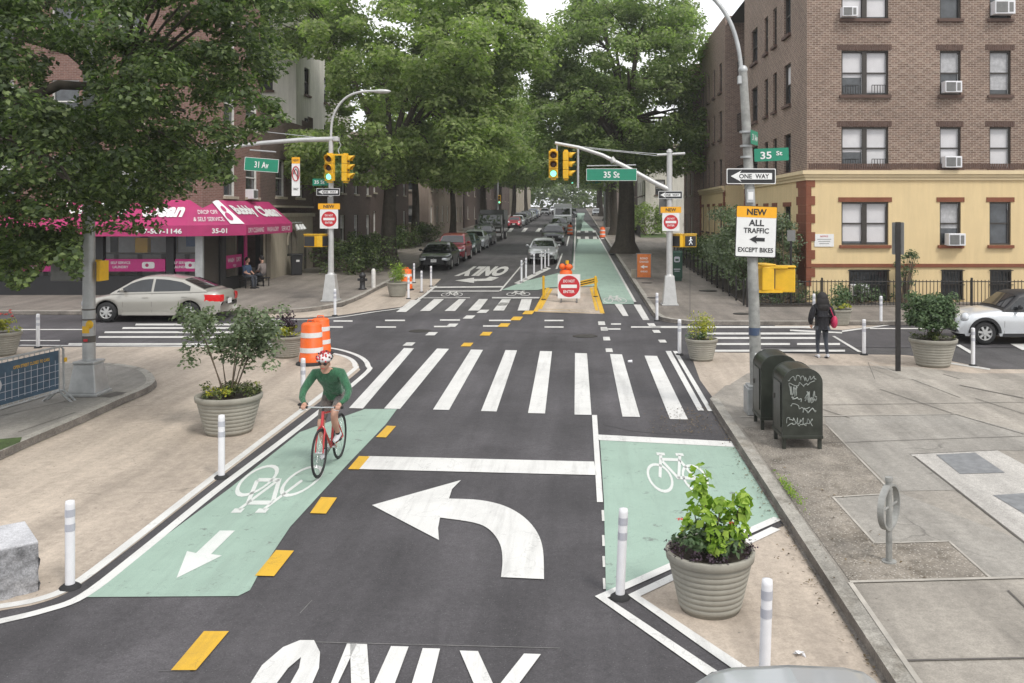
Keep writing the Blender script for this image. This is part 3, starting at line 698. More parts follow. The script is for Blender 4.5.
def window(root, P0, U, h, kind='dh', depth=.16, frame='frame_d', blind=None, sill='sill', lintel=None, nframe=.05):
    P0 = Vector((P0[0], P0[1], 0)); U = Vector((U[0], U[1], 0)).normalized(); N = Vector((U.y, -U.x, 0)); a, b, c, d = h[:4]
    Mx = Matrix((( U.x, -N.x, 0, P0.x), (U.y, -N.y, 0, P0.y), (0, 0, 1, 0), (0, 0, 0, 1)))   # local x along wall, y inward, z up
    f = mb(frame); f.M = Mx; t = nframe; y = depth - .04
    f.box(((a + b) / 2, y, c + t / 2), (b - a, .09, t)); f.box(((a + b) / 2, y, d - t / 2), (b - a, .09, t))
    f.box((a + t / 2, y, (c + d) / 2), (t, .088, d - c - 2 * t)); f.box((b - t / 2, y, (c + d) / 2), (t, .088, d - c - 2 * t))
    cols = [(a + t, b - t)]
    if kind == 'double': mu = (a + b) / 2; f.box((mu, y - .01, (c + d) / 2), (.17, .1, d - c - 2 * t)); cols = [(a + t, mu - .085), (mu + .085, b - t)]
    for u0, u1 in cols: f.box(((u0 + u1) / 2, y + .01, (c + d) / 2), (u1 - u0, .05, .05))
    w = f.build('window', root)
    g = mb('glass'); g.M = Mx; y2 = depth + .015
    for u0, u1 in cols: g.poly([(u0, y2, c + t), (u1, y2, c + t), (u1, y2, d - t), (u0, y2, d - t)])
    gm = g
    g.build('pane', w)
    if blind is not None:
        q = mb(blind[0]); q.M = Mx; y3 = y2 - .007
        for k, (u0, u1) in enumerate(cols):
            zb = d - t - (d - c - 2 * t) * blind[1 + (k if len(blind) > 2 else 0)]
            q.poly([(u0 + .02, y3, zb), (u1 - .02, y3, zb), (u1 - .02, y3, d - t - .01), (u0 + .02, y3, d - t - .01)])
        q.build('blind', w)
    if sill: s = mb(sill); s.M = Mx; s.box(((a + b) / 2, -.03, c - .06), (b - a + .16, .16, .115)); s.build('sill', w)
    if lintel: s = mb(lintel); s.M = Mx; s.box(((a + b) / 2, .02, d + .09), (b - a + .24, .1, .17)); s.build('lintel', w)
    return w
def air_con(P0, U, u, z, label, w=.62, h=.42):
    P0 = Vector((P0[0], P0[1], 0)); U = Vector((U[0], U[1], 0)).normalized(); N = Vector((U.y, -U.x, 0))
    p = P0 + U * u + N * .08; t = thing('air_conditioner', label, 'air conditioner', (p.x, p.y, z), math.atan2(U.y, U.x), 'window air conditioners')
    mb('white_pl').box((0, -.06, h / 2), (w, .42, h)).build('casing', t, bevel=.015)
    g = mb('sign_back'); g.box((-w * .16, -.275, h / 2), (w * .56, .02, h * .78)); 
    for i in range(5): g.box((-w * .16, -.288, h * (.2 + .15 * i)), (w * .5, .01, .02))
    g.build('grille', t)
    mb('sign_back').box((w * .3, -.275, h / 2), (w * .2, .012, h * .7)).build('side_panel', t); return t

M['chalk'] = plain('faded_chalk', (.17, .165, .16), .9, 0, .3, 9)
strips('layout_line', [((300, 641.5), (560, 648), .010), ((300, 613), (312, 600), .008), ((158, 671), (190, 671), .008), ((590, 501), (612, 501.5), .008)], 'chalk', .006)
M['tar'] = plain('sealed_crack', (.035, .033, .034), .7, 0, .2, 6)
for q in ([(604, 425), (640, 432), (700, 436)], [(250, 362), (310, 352), (420, 350), (520, 341), (640, 346)], [(380, 333), (470, 330), (560, 334), (640, 331)]):
    m = mb('tar'); line_band(m, [tuple(x) for x in smooth(q, 5)], .018, .003); tag(m.build('sealed_crack'), None, None, None, 'structure')
for (x, y, r) in ((585, 336, .36), (420, 331, .33), (545, 628, .0)):
    if r: p = G(x, y); m = mb('iron'); m.lathe([(0, .008), (r * .8, .008), (r * .82, .004), (r * .9, .004), (r * .92, .008), (r, .008), (r, 0)], n=24); o = m.build('manhole_cover'); o.location = p; tag(o, None, None, None, 'structure')
# ---- brick apartment building on the right
BY, BX, DX = 33.5, 8.56, 24.0
bb = thing('brick_apartment_building', 'large brown brick apartment building with cream stucco ground floor on the right corner', 'building', (0, 0, 0))
def zz(py): return HC + (213 - py) * BY / F
def xx(px): return (px - VX) * BY / F - BX
cols = [(841.5, 888.5, 'double'), (939.8, 961, 'dh'), (989.5, 1011, 'dh'), (1056, 1103, 'double'), (1160, 1182, 'dh')]
rows = [(202, 245), (127, 169), (50.5, 95), (-25, 18.8)]
zb, zc0, zc1, ztop = .70, 5.32, 5.7, 15.4
Hf = []
for ri, (t_, b_) in enumerate(rows):
    for ci, (l, r, k) in enumerate(cols): Hf.append((xx(l), xx(r), zz(b_), zz(t_), k, ri, ci))
Hb = [(xx(849), xx(888.5), zz(301), zz(269.5)), (xx(941.5), xx(963), zz(300), zz(269.5)), (xx(990), xx(1011.5), zz(300), zz(269.5)), (xx(1060), xx(1100), zz(301), zz(269.5))]
P0 = (BX, BY); U0 = (1, 0)
m = MB(); facade(m, P0, U0, 30, zb - .6, zc0, [h for h in Hf if h[5] == 0] + Hb, key='cream')
# side facade, facing 35th Street: runs away from the camera; U points toward the camera so that the outside faces the street
def ssy(px): return BX * F / (px - VX)
LS = 46.0 - BY
sh = [];
for (a, b, k) in ((790.7, 784, 0), (776.7, 773, 0), (768, 764.4, 0), (757.5, 751.5, 0)):
    for ri, (t_, b_) in enumerate(rows): sh.append((46.0 - ssy(b), 46.0 - ssy(a), zz(b_) if ri else zz(243), zz(t_) if ri else zz(206), 'dh', ri, 9))
facade(m, (BX, 46.0), (0, -1), LS, zb - .6, zc0, [h for h in sh if h[5] == 0], key='cream')
m.build('ground_floor_wall', bb)
m = MB(); facade(m, P0, U0, 30, zc0, ztop, [h for h in Hf if h[5] > 0], key='brick_r'); facade(m, (BX, 46.0), (0, -1), LS, zc0, ztop, [h for h in sh if h[5] > 0], key='brick_r')
facade(m, (BX + 30, BY), (0, 1), 30, zb - .6, ztop, [], key='brick_p')
# light court and wing
facade(m, (BX + 4.2, 46.0), (-1, 0), 4.2, zb, ztop, [], key='brick_p'); facade(m, (BX + 4.2, 52.0), (0, -1), 6, zb, ztop, [(1.5, 2.5, 6, 7.6), (1.5, 2.5, 8.9, 10.4), (3.6, 4.6, 6, 7.6), (3.6, 4.6, 8.9, 10.4)], key='brick_p')
wh = []
for ri, (z0_, z1_) in enumerate(((2.9, 4.5), (5.75, 7.3), (8.5, 10.15), (11.3, 13.0))):
    for a, b in ((1.0, 1.8), (3.6, 4.4), (6.0, 6.8), (8.4, 9.4)): wh.append((a, b, z0_, z1_, 'dh', ri))
facade(m, (BX, 52.0), (1, 0), 4.2, zc1, ztop + .1, [], key='brick_p'); facade(m, (BX, 62.6), (0, -1), 10.6, zc0, ztop + .1, [h for h in wh if h[5]], key='brick_p')
m.build('brick_wall', bb)
m = MB(); facade(m, (BX, 52.0), (1, 0), 4.2, zb, zc1, [], key='cream'); facade(m, (BX, 62.6), (0, -1), 10.6, zb, zc0, [h for h in wh if not h[5]], key='cream'); m.build('wing_ground_floor_wall', bb)
m = mb('roof'); m.poly([(BX + .1, BY + .1, ztop - .3), (BX + 30, BY + .1, ztop - .3), (BX + 30, 62.5, ztop - .3), (BX + .1, 62.5, ztop - .3)]); m.build('roof', bb)
c = mb('cream2')
def cornice(c, x0, x1, y, side=False):
    for (z, hh, pr) in ((zc0 + .06, .12, .07), (zc0 + .17, .10, .13), (zc0 + .29, .14, .2)):
        c.box(((x0 + x1) / 2, y, z), (x1 - x0 + pr * 2, pr * 2, hh)) if not side else c.box((y, (x0 + x1) / 2, z), (pr * 2, x1 - x0 - pr * 2 - .01, hh))
cornice(c, BX, BX + 30, BY); cornice(c, BY, 46.0, BX, True); cornice(c, 52, 62.6, BX, True); c.build('cornice', bb)
c = mb('brown')
for i in range(12):
    z = 1.55 + i * .335; w_ = .30 if i % 2 else .16
    c.box((BX + w_ / 2 - .02, BY - .012, z), (w_ + .03, .05, .33)); c.box((BX - .012, BY + .45 + w_, z), (.05, .9 + 2 * w_, .33))
c.box((BX + 15, BY - .02, zz(265.5)), (30.04, .07, .13)); c.box((BX - .02, BY + 6.3, zz(265.5)), (.07, 12.3, .13))
for y0 in (45.4, 52.1, 62.0):
    for i in range(12): c.box((BX - .015, y0 + .2, 1.55 + i * .335), (.05, .7 if i % 2 else .45, .33))
c.build('quoins', bb)
c = mb('sill')
for (u0, u1) in ((xx(841), xx(889)), (xx(940), xx(961)), (xx(989), xx(1011)), (xx(1056), xx(1103))):
    for r_ in (127, 50.5): 
        n_ = int((u1 - u0 + .3) / .085)
        for i in range(n_): c.box((BX + u0 - .15 + (i + .5) * .085, BY - .006, zz(r_) + .12), (.07, .03, .2))
n_ = 320
for i in range(n_): c.box((BX + .1 + i * .085, BY - .005, zc1 + .14), (.066, .028, .2))
c.build('brick_course', bb)
rb = random.Random(8)
for h in Hf:
    ri, ci = h[5], h[6]
    bl = ('blind', rb.choice([.95, .97, .6]), .97) if h[4] == 'double' else rb.choice([('blind', .95), ('blind2', .5), ('blind', .55), None])
    if (ri, ci) == (0, 1): bl = ('blind2', .62)
    if (ri, ci) == (0, 2): bl = None
    if (ri, ci) == (1, 2): bl = ('blind', .97)
    if (ri, ci) == (2, 2): bl = ('blind2', .9)
    window(bb, P0, U0, h, h[4], blind=bl, lintel='brown' if ri == 0 else None, sill='brown' if ri == 0 else 'sill', nframe=.06)
for h in sh: window(bb, (BX, 46.0), (0, -1), h, 'dh', blind=rb.choice([None, ('blind', .5), None]), lintel='brown' if h[5] == 0 else None)
for h in wh: window(bb, (BX, 62.6), (0, -1), h, 'dh', blind=rb.choice([None, ('blind2', .5)]), lintel='brown' if h[5] == 0 else None)
for h in Hb:
    w = window(bb, P0, U0, h, 'dh', sill=None)
    g = mb('black_metal'); 
    for i in range(int((h[1] - h[0]) / .12) + 1): x = BX + h[0] + .03 + i * .12; g.box((x, BY - .03, (h[2] + h[3]) / 2), (.022, .022, h[3] - h[2]))
    for f_ in (.03, .5, .97): g.box((BX + (h[0] + h[1]) / 2, BY - .045, h[2] + (h[3] - h[2]) * f_), (h[1] - h[0] + .1, .02, .03))
    g.build('window_bars', bb)
for ri in (1, 2):
    for l, r in ((841.5, 861), (868, 888.5)):
        g = mb('black_metal'); x0, x1 = BX + xx(l) + .15, BX + xx(r) - .1; z = zz(rows[ri][1])
        for i in range(6): g.box((x0 + (x1 - x0) * i / 5, BY + .02, z + .18), (.02, .02, .36))
        g.box(((x0 + x1) / 2, BY + .02, z + .37), (x1 - x0, .024, .024)); g.build('window_guard', bb)
# notice board
nb = thing('notice_board', 'white notice board with lines of text on cream wall', 'sign', (BX + xx(824), BY - .03, zz(246.5)))
mb('sign_white').prism(rrect(0, .23, .72, .47, .02), (0, .02, 0)).build('board', nb)
t = mb('sign_red'); sign_text(t, 'NOTICE', 0, .38, .06, -.004); 
for i in range(3): t.mat('sign_back'); t.box((0, -.003, .27 - i * .08), (.52 - i * .08, .004, .018))
t.build('lettering', nb)
air_con(P0, U0, xx(847.5), zz(18.8) + .03, 'white air conditioner in the top-row double window of the brick building', .55, .36)
air_con(P0, U0, xx(1001), zz(17) + .05, 'white air conditioner tilting from the top right window', .75, .5)
air_con(P0, U0, xx(950), zz(94) + .02, 'white air conditioner in the third-floor middle window')
air_con(P0, U0, xx(950), zz(168.5) + .02, 'white air conditioner in the middle window just above the cream floor')
air_con(P0, U0, xx(953.5), zz(246.5) + .04, 'white air conditioner in the cream ground floor window', .62, .45)
air_con(P0, U0, xx(858), zz(295) + .0, 'white air conditioner in the barred basement window behind the iron fence', .6, .4)
air_con((BX, 46.0), (0, -1), 46 - ssy(754.5), zz(120), 'small white air conditioner on the side wall above the street pole', .5, .36)
# fire escape on the light court
fe_ = thing('fire_escape', 'dark iron fire escape balconies in the recess of the brick building', 'fire escape', (BX + .6, 47.5, 0))
f_ = mb('black_metal')
for z in (5.7, 8.5, 11.3):
    f_.box((0, 0, z), (1.0, 2.2, .05)); 
    for i in range(9): f_.box((-.5, -1.1 + i * .275, z + .45), (.025, .025, .9))
    f_.box((-.5, 0, z + .9), (.04, 2.25, .04))
f_.build('balcony', fe_)
f_ = mb('black_metal'); 
for z in (5.7, 8.5): f_.tube([(-.1, -.9, z), (-.1, .9, z + 2.8)], .03, 5); f_.tube([(.3, -.9, z), (.3, .9, z + 2.8)], .03, 5)
f_.build('ladder', fe_)

# ---- generic building block with a window grid on the chosen faces
def block(name, label, x0, x1, y0, y1, zt, wall, faces, base=None, fl=2.9, bay=2.6, ww=1.0, wh_=1.55, z1st=2.0, frame='frame_w', roofk='roof', zoff=0, cat='building', parapet='stone', panes=True, seed=1):
    root = thing(name, label, cat, (0, 0, 0)); zb_ = gz(y0) - .3; g = MB(); n = 0; rr = random.Random(seed)
    F4 = {'front': ((x0, y0), (1, 0), x1 - x0), 'right': ((x1, y0), (0, 1), y1 - y0), 'left': ((x0, y1), (0, -1), y1 - y0), 'back': ((x1, y1), (-1, 0), x1 - x0)}
    wins = []
    for fn_, (p, u, w) in F4.items():
        holes = []
        if fn_ in faces:
            k = max(1, int(w / bay)); st = w / k
            for f in range(20):
                zc = gz(y0) + zoff + z1st + f * fl
                if zc + wh_ / 2 > zt - .5: break
                for i in range(k): holes.append(((i + .5) * st - ww / 2, (i + .5) * st + ww / 2, zc - wh_ / 2, zc + wh_ / 2))
        facade(g, p, u, w, zb_, zt, holes, key=wall); wins += [(p, u, h) for h in holes]
    g.build('wall', root)
    mb(roofk).poly([(x0, y0, zt - .3), (x1, y0, zt - .3), (x1, y1, zt - .3), (x0, y1, zt - .3)]).build('roof', root)
    c = mb(parapet); c.box(((x0 + x1) / 2, y0, zt + .05), (x1 - x0 + .5, .4, .22)); c.box(((x0 + x1) / 2, y0 - .05, zt - .3), (x1 - x0 + .2, .18, .12))
    for xs in (x0, x1): c.box((xs, (y0 + y1) / 2, zt + .048), (.38, y1 - y0 - .41, .216))
    c.build('cornice', root)
    for p, u, h in wins[:60]: window(root, p, u, h, 'dh', frame=frame, blind=rr.choice([None, ('blind', .5), ('blind2', .6)]), sill='stone' if frame == 'frame_w' else 'sill')
    return root
block('brick_building', 'narrow brown brick building with cream parapet beyond the brick apartment building', 8.2, 12, 63.2, 69, 14.4, 'brick_p', ['left'], parapet='cream2', seed=3)
block('white_house', 'white painted house behind the small lawn up the right side of the street', 7.0, 16, 92, 104, 9.5, 'whitewall', ['front', 'left'], frame='frame_d', seed=4)
block('brick_building', 'dull brick building far up the right side of the street', 8.5, 20, 118, 170, 13, 'brick_d', ['left', 'front'], bay=5, seed=6)
block('brick_building', 'pale apartment building closing the far right side of the street', 9.0, 20, 185, 260, 15, 'pinkstone', ['left', 'front'], bay=8, seed=8)

M['cp_blue2'] = plain('poster_blue', (.08, .16, .32), .6)
# ---- corner shop building on the left
sb = thing('corner_shop_building', 'red brick corner building with a magenta awning over its laundry shop', 'building', (0, 0, 0))
SX, SY0 = -14.5, 35.8
m = MB(); fh = []
for z0_ in (4.7, 7.7, 10.7):
    for k in range(12): fh.append((30 - 1.2 - k * 2.6 - 1.1, 30 - 1.2 - k * 2.6, z0_, z0_ + 1.7))
facade(m, (-46, SY0), (1, 0), 31.1, 4.05, 13.6, [h for h in fh if h[0] > .3 and h[0] < 30], key='brick_l')
sh2 = []
for z0_ in (4.7, 7.7, 10.7): sh2 += [(.15, 1.45, z0_ + .1, z0_ + 1.85), (2.6, 4.1, z0_ + .1, z0_ + 1.85)]
facade(m, (-14.9, SY0), (.4, 1.0), 1.077, 4.05, 13.6, [], key='brick_l')
facade(m, (SX, 36.8), (0, 1), 4.4, 4.05, 13.6, sh2, key='brick_l')
facade(m, (SX, 41.2), (-1, 0), 30, 4.05, 13.6, [], key='brick_l')
lowh = [(2.1, 3.5, 4.9, 6.7), (5.2, 6.5, 4.9, 6.7)]
facade(m, (SX, 41.2), (0, 1), 8.2, 4.4, 8.7, lowh, key='brick_d')
facade(m, (-20, 41.2), (1, 0), 5.5, 8.0, 8.7, [], key='brick_d')
for i, (y, zt_) in enumerate(((41.2, 9.3), (42.2, 9.05), (47.4, 9.0), (48.4, 9.3))): facade(m, (SX + .01, y), (0, 1), 1.0, 8.7, zt_, [], key='brick_d')
m.build('brick_wall', sb)
for h in [h for h in fh if 18 < h[0] < 30]: window(sb, (-46, SY0), (1, 0), h, 'dh', frame='frame_w', blind=random.choice([None, ('blind', .5)]), sill='stone')
for h in sh2: window(sb, (SX, 36.8), (0, 1), h, 'dh', frame='frame_w', blind=None, sill='stone')
for h in lowh: window(sb, (SX, 41.2), (0, 1), h, 'dh', frame='frame_w', blind=None, sill='stone')
m = mb('stone'); m.box((-30.7, SY0 - .05, 4.0), (30.6, .3, .2)); m.box((SX - .01, 43.2, 4.0), (.3, 12.4, .2)); m.box((SX, 45.4, 4.42), (.2, 7.8, .1)); m.build('stone_band', sb)
m = mb('roof'); m.poly([(-46, SY0, 13.3), (-14.9, SY0, 13.3), (SX, 36.8, 13.3), (SX, 41.2, 13.3), (-46, 41.2, 13.3)]); m.poly([(-20, 41.2, 8.3), (SX, 41.2, 8.3), (SX, 49.4, 8.3), (-20, 49.4, 8.3)]); m.build('roof', sb)
# shop front: dark base and piers, glazing with magenta bands
zg = gz(SY0) + .1
m = MB(); sf = [(17.5, 22.9, 1.6, 3.95), (23.4, 26.8, 1.6, 3.95), (27.15, 29.65, 1.6, 3.95), (29.95, 30.95, 1.6, 3.95)]
facade(m, (-46, SY0), (1, 0), 31.1, zg - .3, 4.05, sf, key='black')
facade(m, (-14.9, SY0), (.4, 1.0), 1.077, zg - .3, 4.05, [(.12, .98, zg, 3.6)], key='black')
facade(m, (SX, 36.8), (0, 1), 4.8, zg - .3, 4.05, [(.4, 2.3, 1.4, 3.95), (2.7, 4.4, zg, 3.8)], key='black')
m.build('shopfront', sb)
g = mb('glass_shop')
for h in sf: g.poly([(-46 + h[0], SY0 + .12, h[2]), (-46 + h[1], SY0 + .12, h[2]), (-46 + h[1], SY0 + .12, h[3]), (-46 + h[0], SY0 + .12, h[3])]); g.build('shop_window', sb); g = mb('glass_shop')
g.poly([(SX - .12, 37.2, 1.4), (SX - .12, 39.1, 1.4), (SX - .12, 39.1, 3.95), (SX - .12, 37.2, 3.95)])
g.build('shop_window', sb)
m = mb('frame_d'); m.poly([(-14.98, SY0 + .12, zg), (-14.6, SY0 + 1.02, zg), (-14.6, SY0 + 1.02, 3.6), (-14.98, SY0 + .12, 3.6)]); m.build('door', sb)
m = mb('galv'); m.box((-14.98, SY0 - .08, 2.3), (.3, .14, 3.2)); m.build('pier', sb)
m = MB(); m.mat('stone'); m.box((-30, SY0 + 3.0, 2.4), (30.6, .1, 3.6)); m.mat('alum'); [m.box((-30 + k * 1.25, SY0 + 2.2, 2.9), (.9, .6, .9)) for k in range(12)]; m.mat('yel_metal'); m.box((-17.6, SY0 + .7, 2.8), (.5, .3, .6)); m.mat('cp_blue2'); m.box((-15.5, SY0 + .5, 3.2), (.5, .1, .9)); m.mat('joint'); m.box((-30, SY0 + 2, zg), (32, 3.2, .05)); m.mat('frame_w')
for k in range(16): m.box((-31 + k * 1.0, SY0 + 2.7, 1.6), (.8, .8, 1.5))
m.mat('stone'); m.box((-20, SY0 + 1.6, 1.5), (2.2, .5, 1.0)); m.build('shop_interior', sb)
p = mb('pink2')
bands = []
for h in sf: bands.append((-46 + h[0] + .05, -46 + h[1] - .05))
for a, b in bands: p.box(((a + b) / 2, SY0 + .06, 2.02), (b - a, .03, .5))
p.box((SX - .06, 38.15, 2.05), (.03, 1.8, .55)); p.box((SX + .03, 39.3, 2.7), (.04, .3, 2.4)); pb = p.build('window_banner', sb)
t = mb('sign_white')
for a, b in bands:
    for k, (s, f) in enumerate((('SELF SERVICE', .25), ('LAUNDRY', .25))): sign_text(t, s, a + (b - a) * .26, 2.12 - k * .17, .1, SY0 + .035)
    t.M = Matrix.Translation((a + (b - a) * .72, SY0 + .04, 2.02)); t.prism(rrect(0, 0, .5, .26, .08), (0, -.006, 0)); t.mat('pink'); t.prism(disc(-.05, 0, .07, -.007, 12), (0, -.004, 0)); t.mat('sign_white'); t.M = Matrix.Identity(4)
t.M = Matrix.Translation((SX - .02, 38.15, 0)) @ Matrix.Rotation(PI / 2, 4, 'Z'); sign_text(t, 'WASH', -.4, 2.12, .18, -.01); sign_text(t, 'DRY', .45, 2.12, .18, -.01); sign_text(t, 'FOLD', .0, 1.88, .1, -.01); t.M = Matrix.Identity(4)
t.build('lettering', pb)
# awning: sloped fabric round the corner with a valance
zt_, zl, zv = 4.62, 3.62, 3.2; pr = 1.15
top = [(-34, SY0 - .05), (-15.45, SY0 - .05), (SX + .05, 36.75), (SX + .05, 42.2)]; bot = [(-34, SY0 - pr), (-15.0, SY0 - pr), (SX + pr, 36.3), (SX + pr, 42.2)]
a_ = mb('pink')
for i in range(3):
    a_.poly([(*bot[i], zl), (*bot[i + 1], zl), (*top[i + 1], zt_), (*top[i], zt_)]); a_.poly([(*bot[i], zv), (*bot[i + 1], zv), (*bot[i + 1], zl), (*bot[i], zl)])
a_.poly([(*bot[3], zv), (*top[3], zv), (*top[3], zt_), (*bot[3], zl)]); a_.poly([(*bot[0], zv), (*top[0], zv), (*top[0], zt_), (*bot[0], zl)])
aw = a_.build('awning', sb); s_ = aw.modifiers.new('s', 'SOLIDIFY'); s_.thickness = .02
t = mb('sign_white')
def on_front(x0, x1, v0, v1): return lambda u, v: (x0 + (x1 - x0) * u, SY0 - pr - .03 + (pr - .05) * (v0 + (v1 - v0) * v), zl + .02 + (zt_ - zl) * (v0 + (v1 - v0) * v))
def on_side(y0, y1, v0, v1): return lambda u, v: (SX + pr + .03 - (pr - .05) * (v0 + (v1 - v0) * v), y0 + (y1 - y0) * u, zl + .02 + (zt_ - zl) * (v0 + (v1 - v0) * v))
put_text(t, 'Clean', on_front(-17.0, -15.35, .3, .86), .05); put_text(t, 'Bubbly', on_front(-20.4, -17.5, .3, .86), .04); 
def on_diag(a0, a1, v0, v1):
    def fn(u, v):
        s_ = a0 + (a1 - a0) * u; k = v0 + (v1 - v0) * v; B_ = Vector(bot[1]).lerp(Vector(bot[2]), s_); T_ = Vector(top[1]).lerp(Vector(top[2]), s_); q = B_.lerp(T_, k); return (q.x + .03, q.y - .03, zl + .02 + (zt_ - zl) * k)
    return fn
put_text(t, 'DROP OFF', on_diag(.2, .62, .42, .58)); put_text(t, '& SELF SERVICE', on_diag(.1, .66, .14, .30))
t.poly([on_diag(.62, .98, .03, .98)(*q) for q in ((.3, 0), (1, 0), (.6, 1), (0, 1))])
t.mat('leaf_yel' if False else 'sign_white'); put_text(t, 'Bubbly', on_side(36.6, 38.9, .3, .78), .05); put_text(t, 'Clean', on_side(39.2, 41.7, .3, .78), .05)
t.mat('pink'); 
for r0, f in ((.17, .3), (.13, .62)): t.add([Vector(on_diag(.62, .98, .03, .98)(.48 + r0 * math.cos(i * PI / 8), f + r0 * math.sin(i * PI / 8))) + Vector((.01, -.012, .012)) for i in range(16)], [tuple(range(16))])
t.mat('sign_white')
fv = lambda x0, x1, z0=zv + .1, z1=zl - .12: (lambda u, v: (x0 + (x1 - x0) * u, SY0 - pr - .03, z0 + (z1 - z0) * v))
sv = lambda y0, y1, z0=zv + .1, z1=zl - .12: (lambda u, v: (SX + pr + .03, y0 + (y1 - y0) * u, z0 + (z1 - z0) * v))
put_text(t, '347-507-1146', fv(-17.0, -15.2), .03); dv = lambda a0, a1: (lambda u, v: (lambda q: (q.x + .03, q.y - .03, zv + .1 + (zl - zv - .22) * v))(Vector(bot[1]).lerp(Vector(bot[2]), a0 + (a1 - a0) * u)))
put_text(t, '35-01', dv(.4, .66), .03); put_text(t, 'DRY CLEANING', sv(36.5, 38.3)); put_text(t, 'WASH & DRY', sv(38.7, 40.2)); put_text(t, 'SERVICE', sv(40.6, 41.8))
t.build('lettering', aw)
# beige stone side with arched window and doors
m = MB(); facade(m, (SX, 41.6), (0, 1), 7.8, gz(41) - .3, 3.92, [(.3, 1.0, .9, 3.3), (3.4, 4.9, 1.9, 3.2), (6.2, 7.3, .9, 3.0)], key='stone'); m.build('stone_wall', sb)
m = mb('glass'); m.poly([(SX - .2, 41.9, .9), (SX - .2, 42.6, .9), (SX - .2, 42.6, 3.3), (SX - .2, 41.9, 3.3)]); m.poly([(SX - .2, 45, 1.9), (SX - .2, 46.5, 1.9), (SX - .2, 46.5, 3.2), (SX - .2, 45, 3.2)]); m.poly([(SX - .2, 47.8, .9), (SX - .2, 48.9, .9), (SX - .2, 48.9, 3), (SX - .2, 47.8, 3)]); m.build('arched_glazing', sb)
m = mb('stone'); m.M = Matrix.Translation((SX + .03, 45.75, 2.7)) @ Matrix.Rotation(PI / 2, 4, 'Z')
ar = [(.75 * math.cos(PI * i / 12), .75 * math.sin(PI * i / 12)) for i in range(13)]; ao = [(.92 * math.cos(PI * i / 12), .92 * math.sin(PI * i / 12)) for i in range(13)]
for i in range(12): m.prism([(ar[i][0], 0, ar[i][1] - .2), (ao[i][0], 0, ao[i][1] - .2), (ao[i + 1][0], 0, ao[i + 1][1] - .2), (ar[i + 1][0], 0, ar[i + 1][1] - .2)], (0, -.06, 0))
for i in range(6): m.box((-.6 + .24 * i, .12, 0), (.03, .03, 1.3))
m.build('arch_trim', sb)
air_con((SX, 36.8), (0, 1), 2.85, 4.72, 'white air conditioner under a window above the magenta awning', .6, .42)
fl = thing('flood_lamp', 'cluster of small white flood lamps on a bracket over the beige stone wall', 'lamp', (SX, 43.0, 3.55))
f_ = mb('galv'); f_.cyl((0, 0, 0), (1.2, 0, .1), .025, n=6); f_.cyl((1.2, -.5, .1), (1.2, .5, .1), .025, n=6); f_.build('bracket', fl)
for dy in (-.4, .1, .5): mb('lamp_glass').cyl((1.2, dy, 0), (1.32, dy, -.25), .07, .12, 10).build('lamp_head', fl)

block('white_tower_block', 'tall white rendered apartment block rising behind the corner shop building', -30, -15.6, 50, 62, 22, 'whitewall', ['front', 'right'], frame='frame_d', bay=3.4, seed=11)
block('brick_rowhouse', 'dark brick row house with pale framed windows behind the big street tree', -24, -14.6, 63, 78, 9.6, 'brick_d', ['front', 'right'], bay=3.2, seed=12, z1st=2.2)
block('brick_rowhouse', 'lower dark brick row house farther along the left side', -24, -14.2, 49.6, 62.8, 8.4, 'brick_d', ['right'], bay=2.9, seed=13, z1st=2.2)
block('pink_stone_house', 'pinkish stone house with front steps half way up the left side', -24, -13.2, 80, 104, 10.5, 'pinkstone', ['front', 'right'], bay=3.4, seed=14, z1st=2.4)
block('brick_building', 'long red brick building far up the left side of the street', -26, -13.5, 108, 180, 14, 'brick_d', ['front', 'right'], bay=7, seed=15)
block('brick_building', 'hazy pale building at the far left end of the street', -26, -13.5, 190, 262, 15, 'stone', ['front', 'right'], bay=9, seed=16)
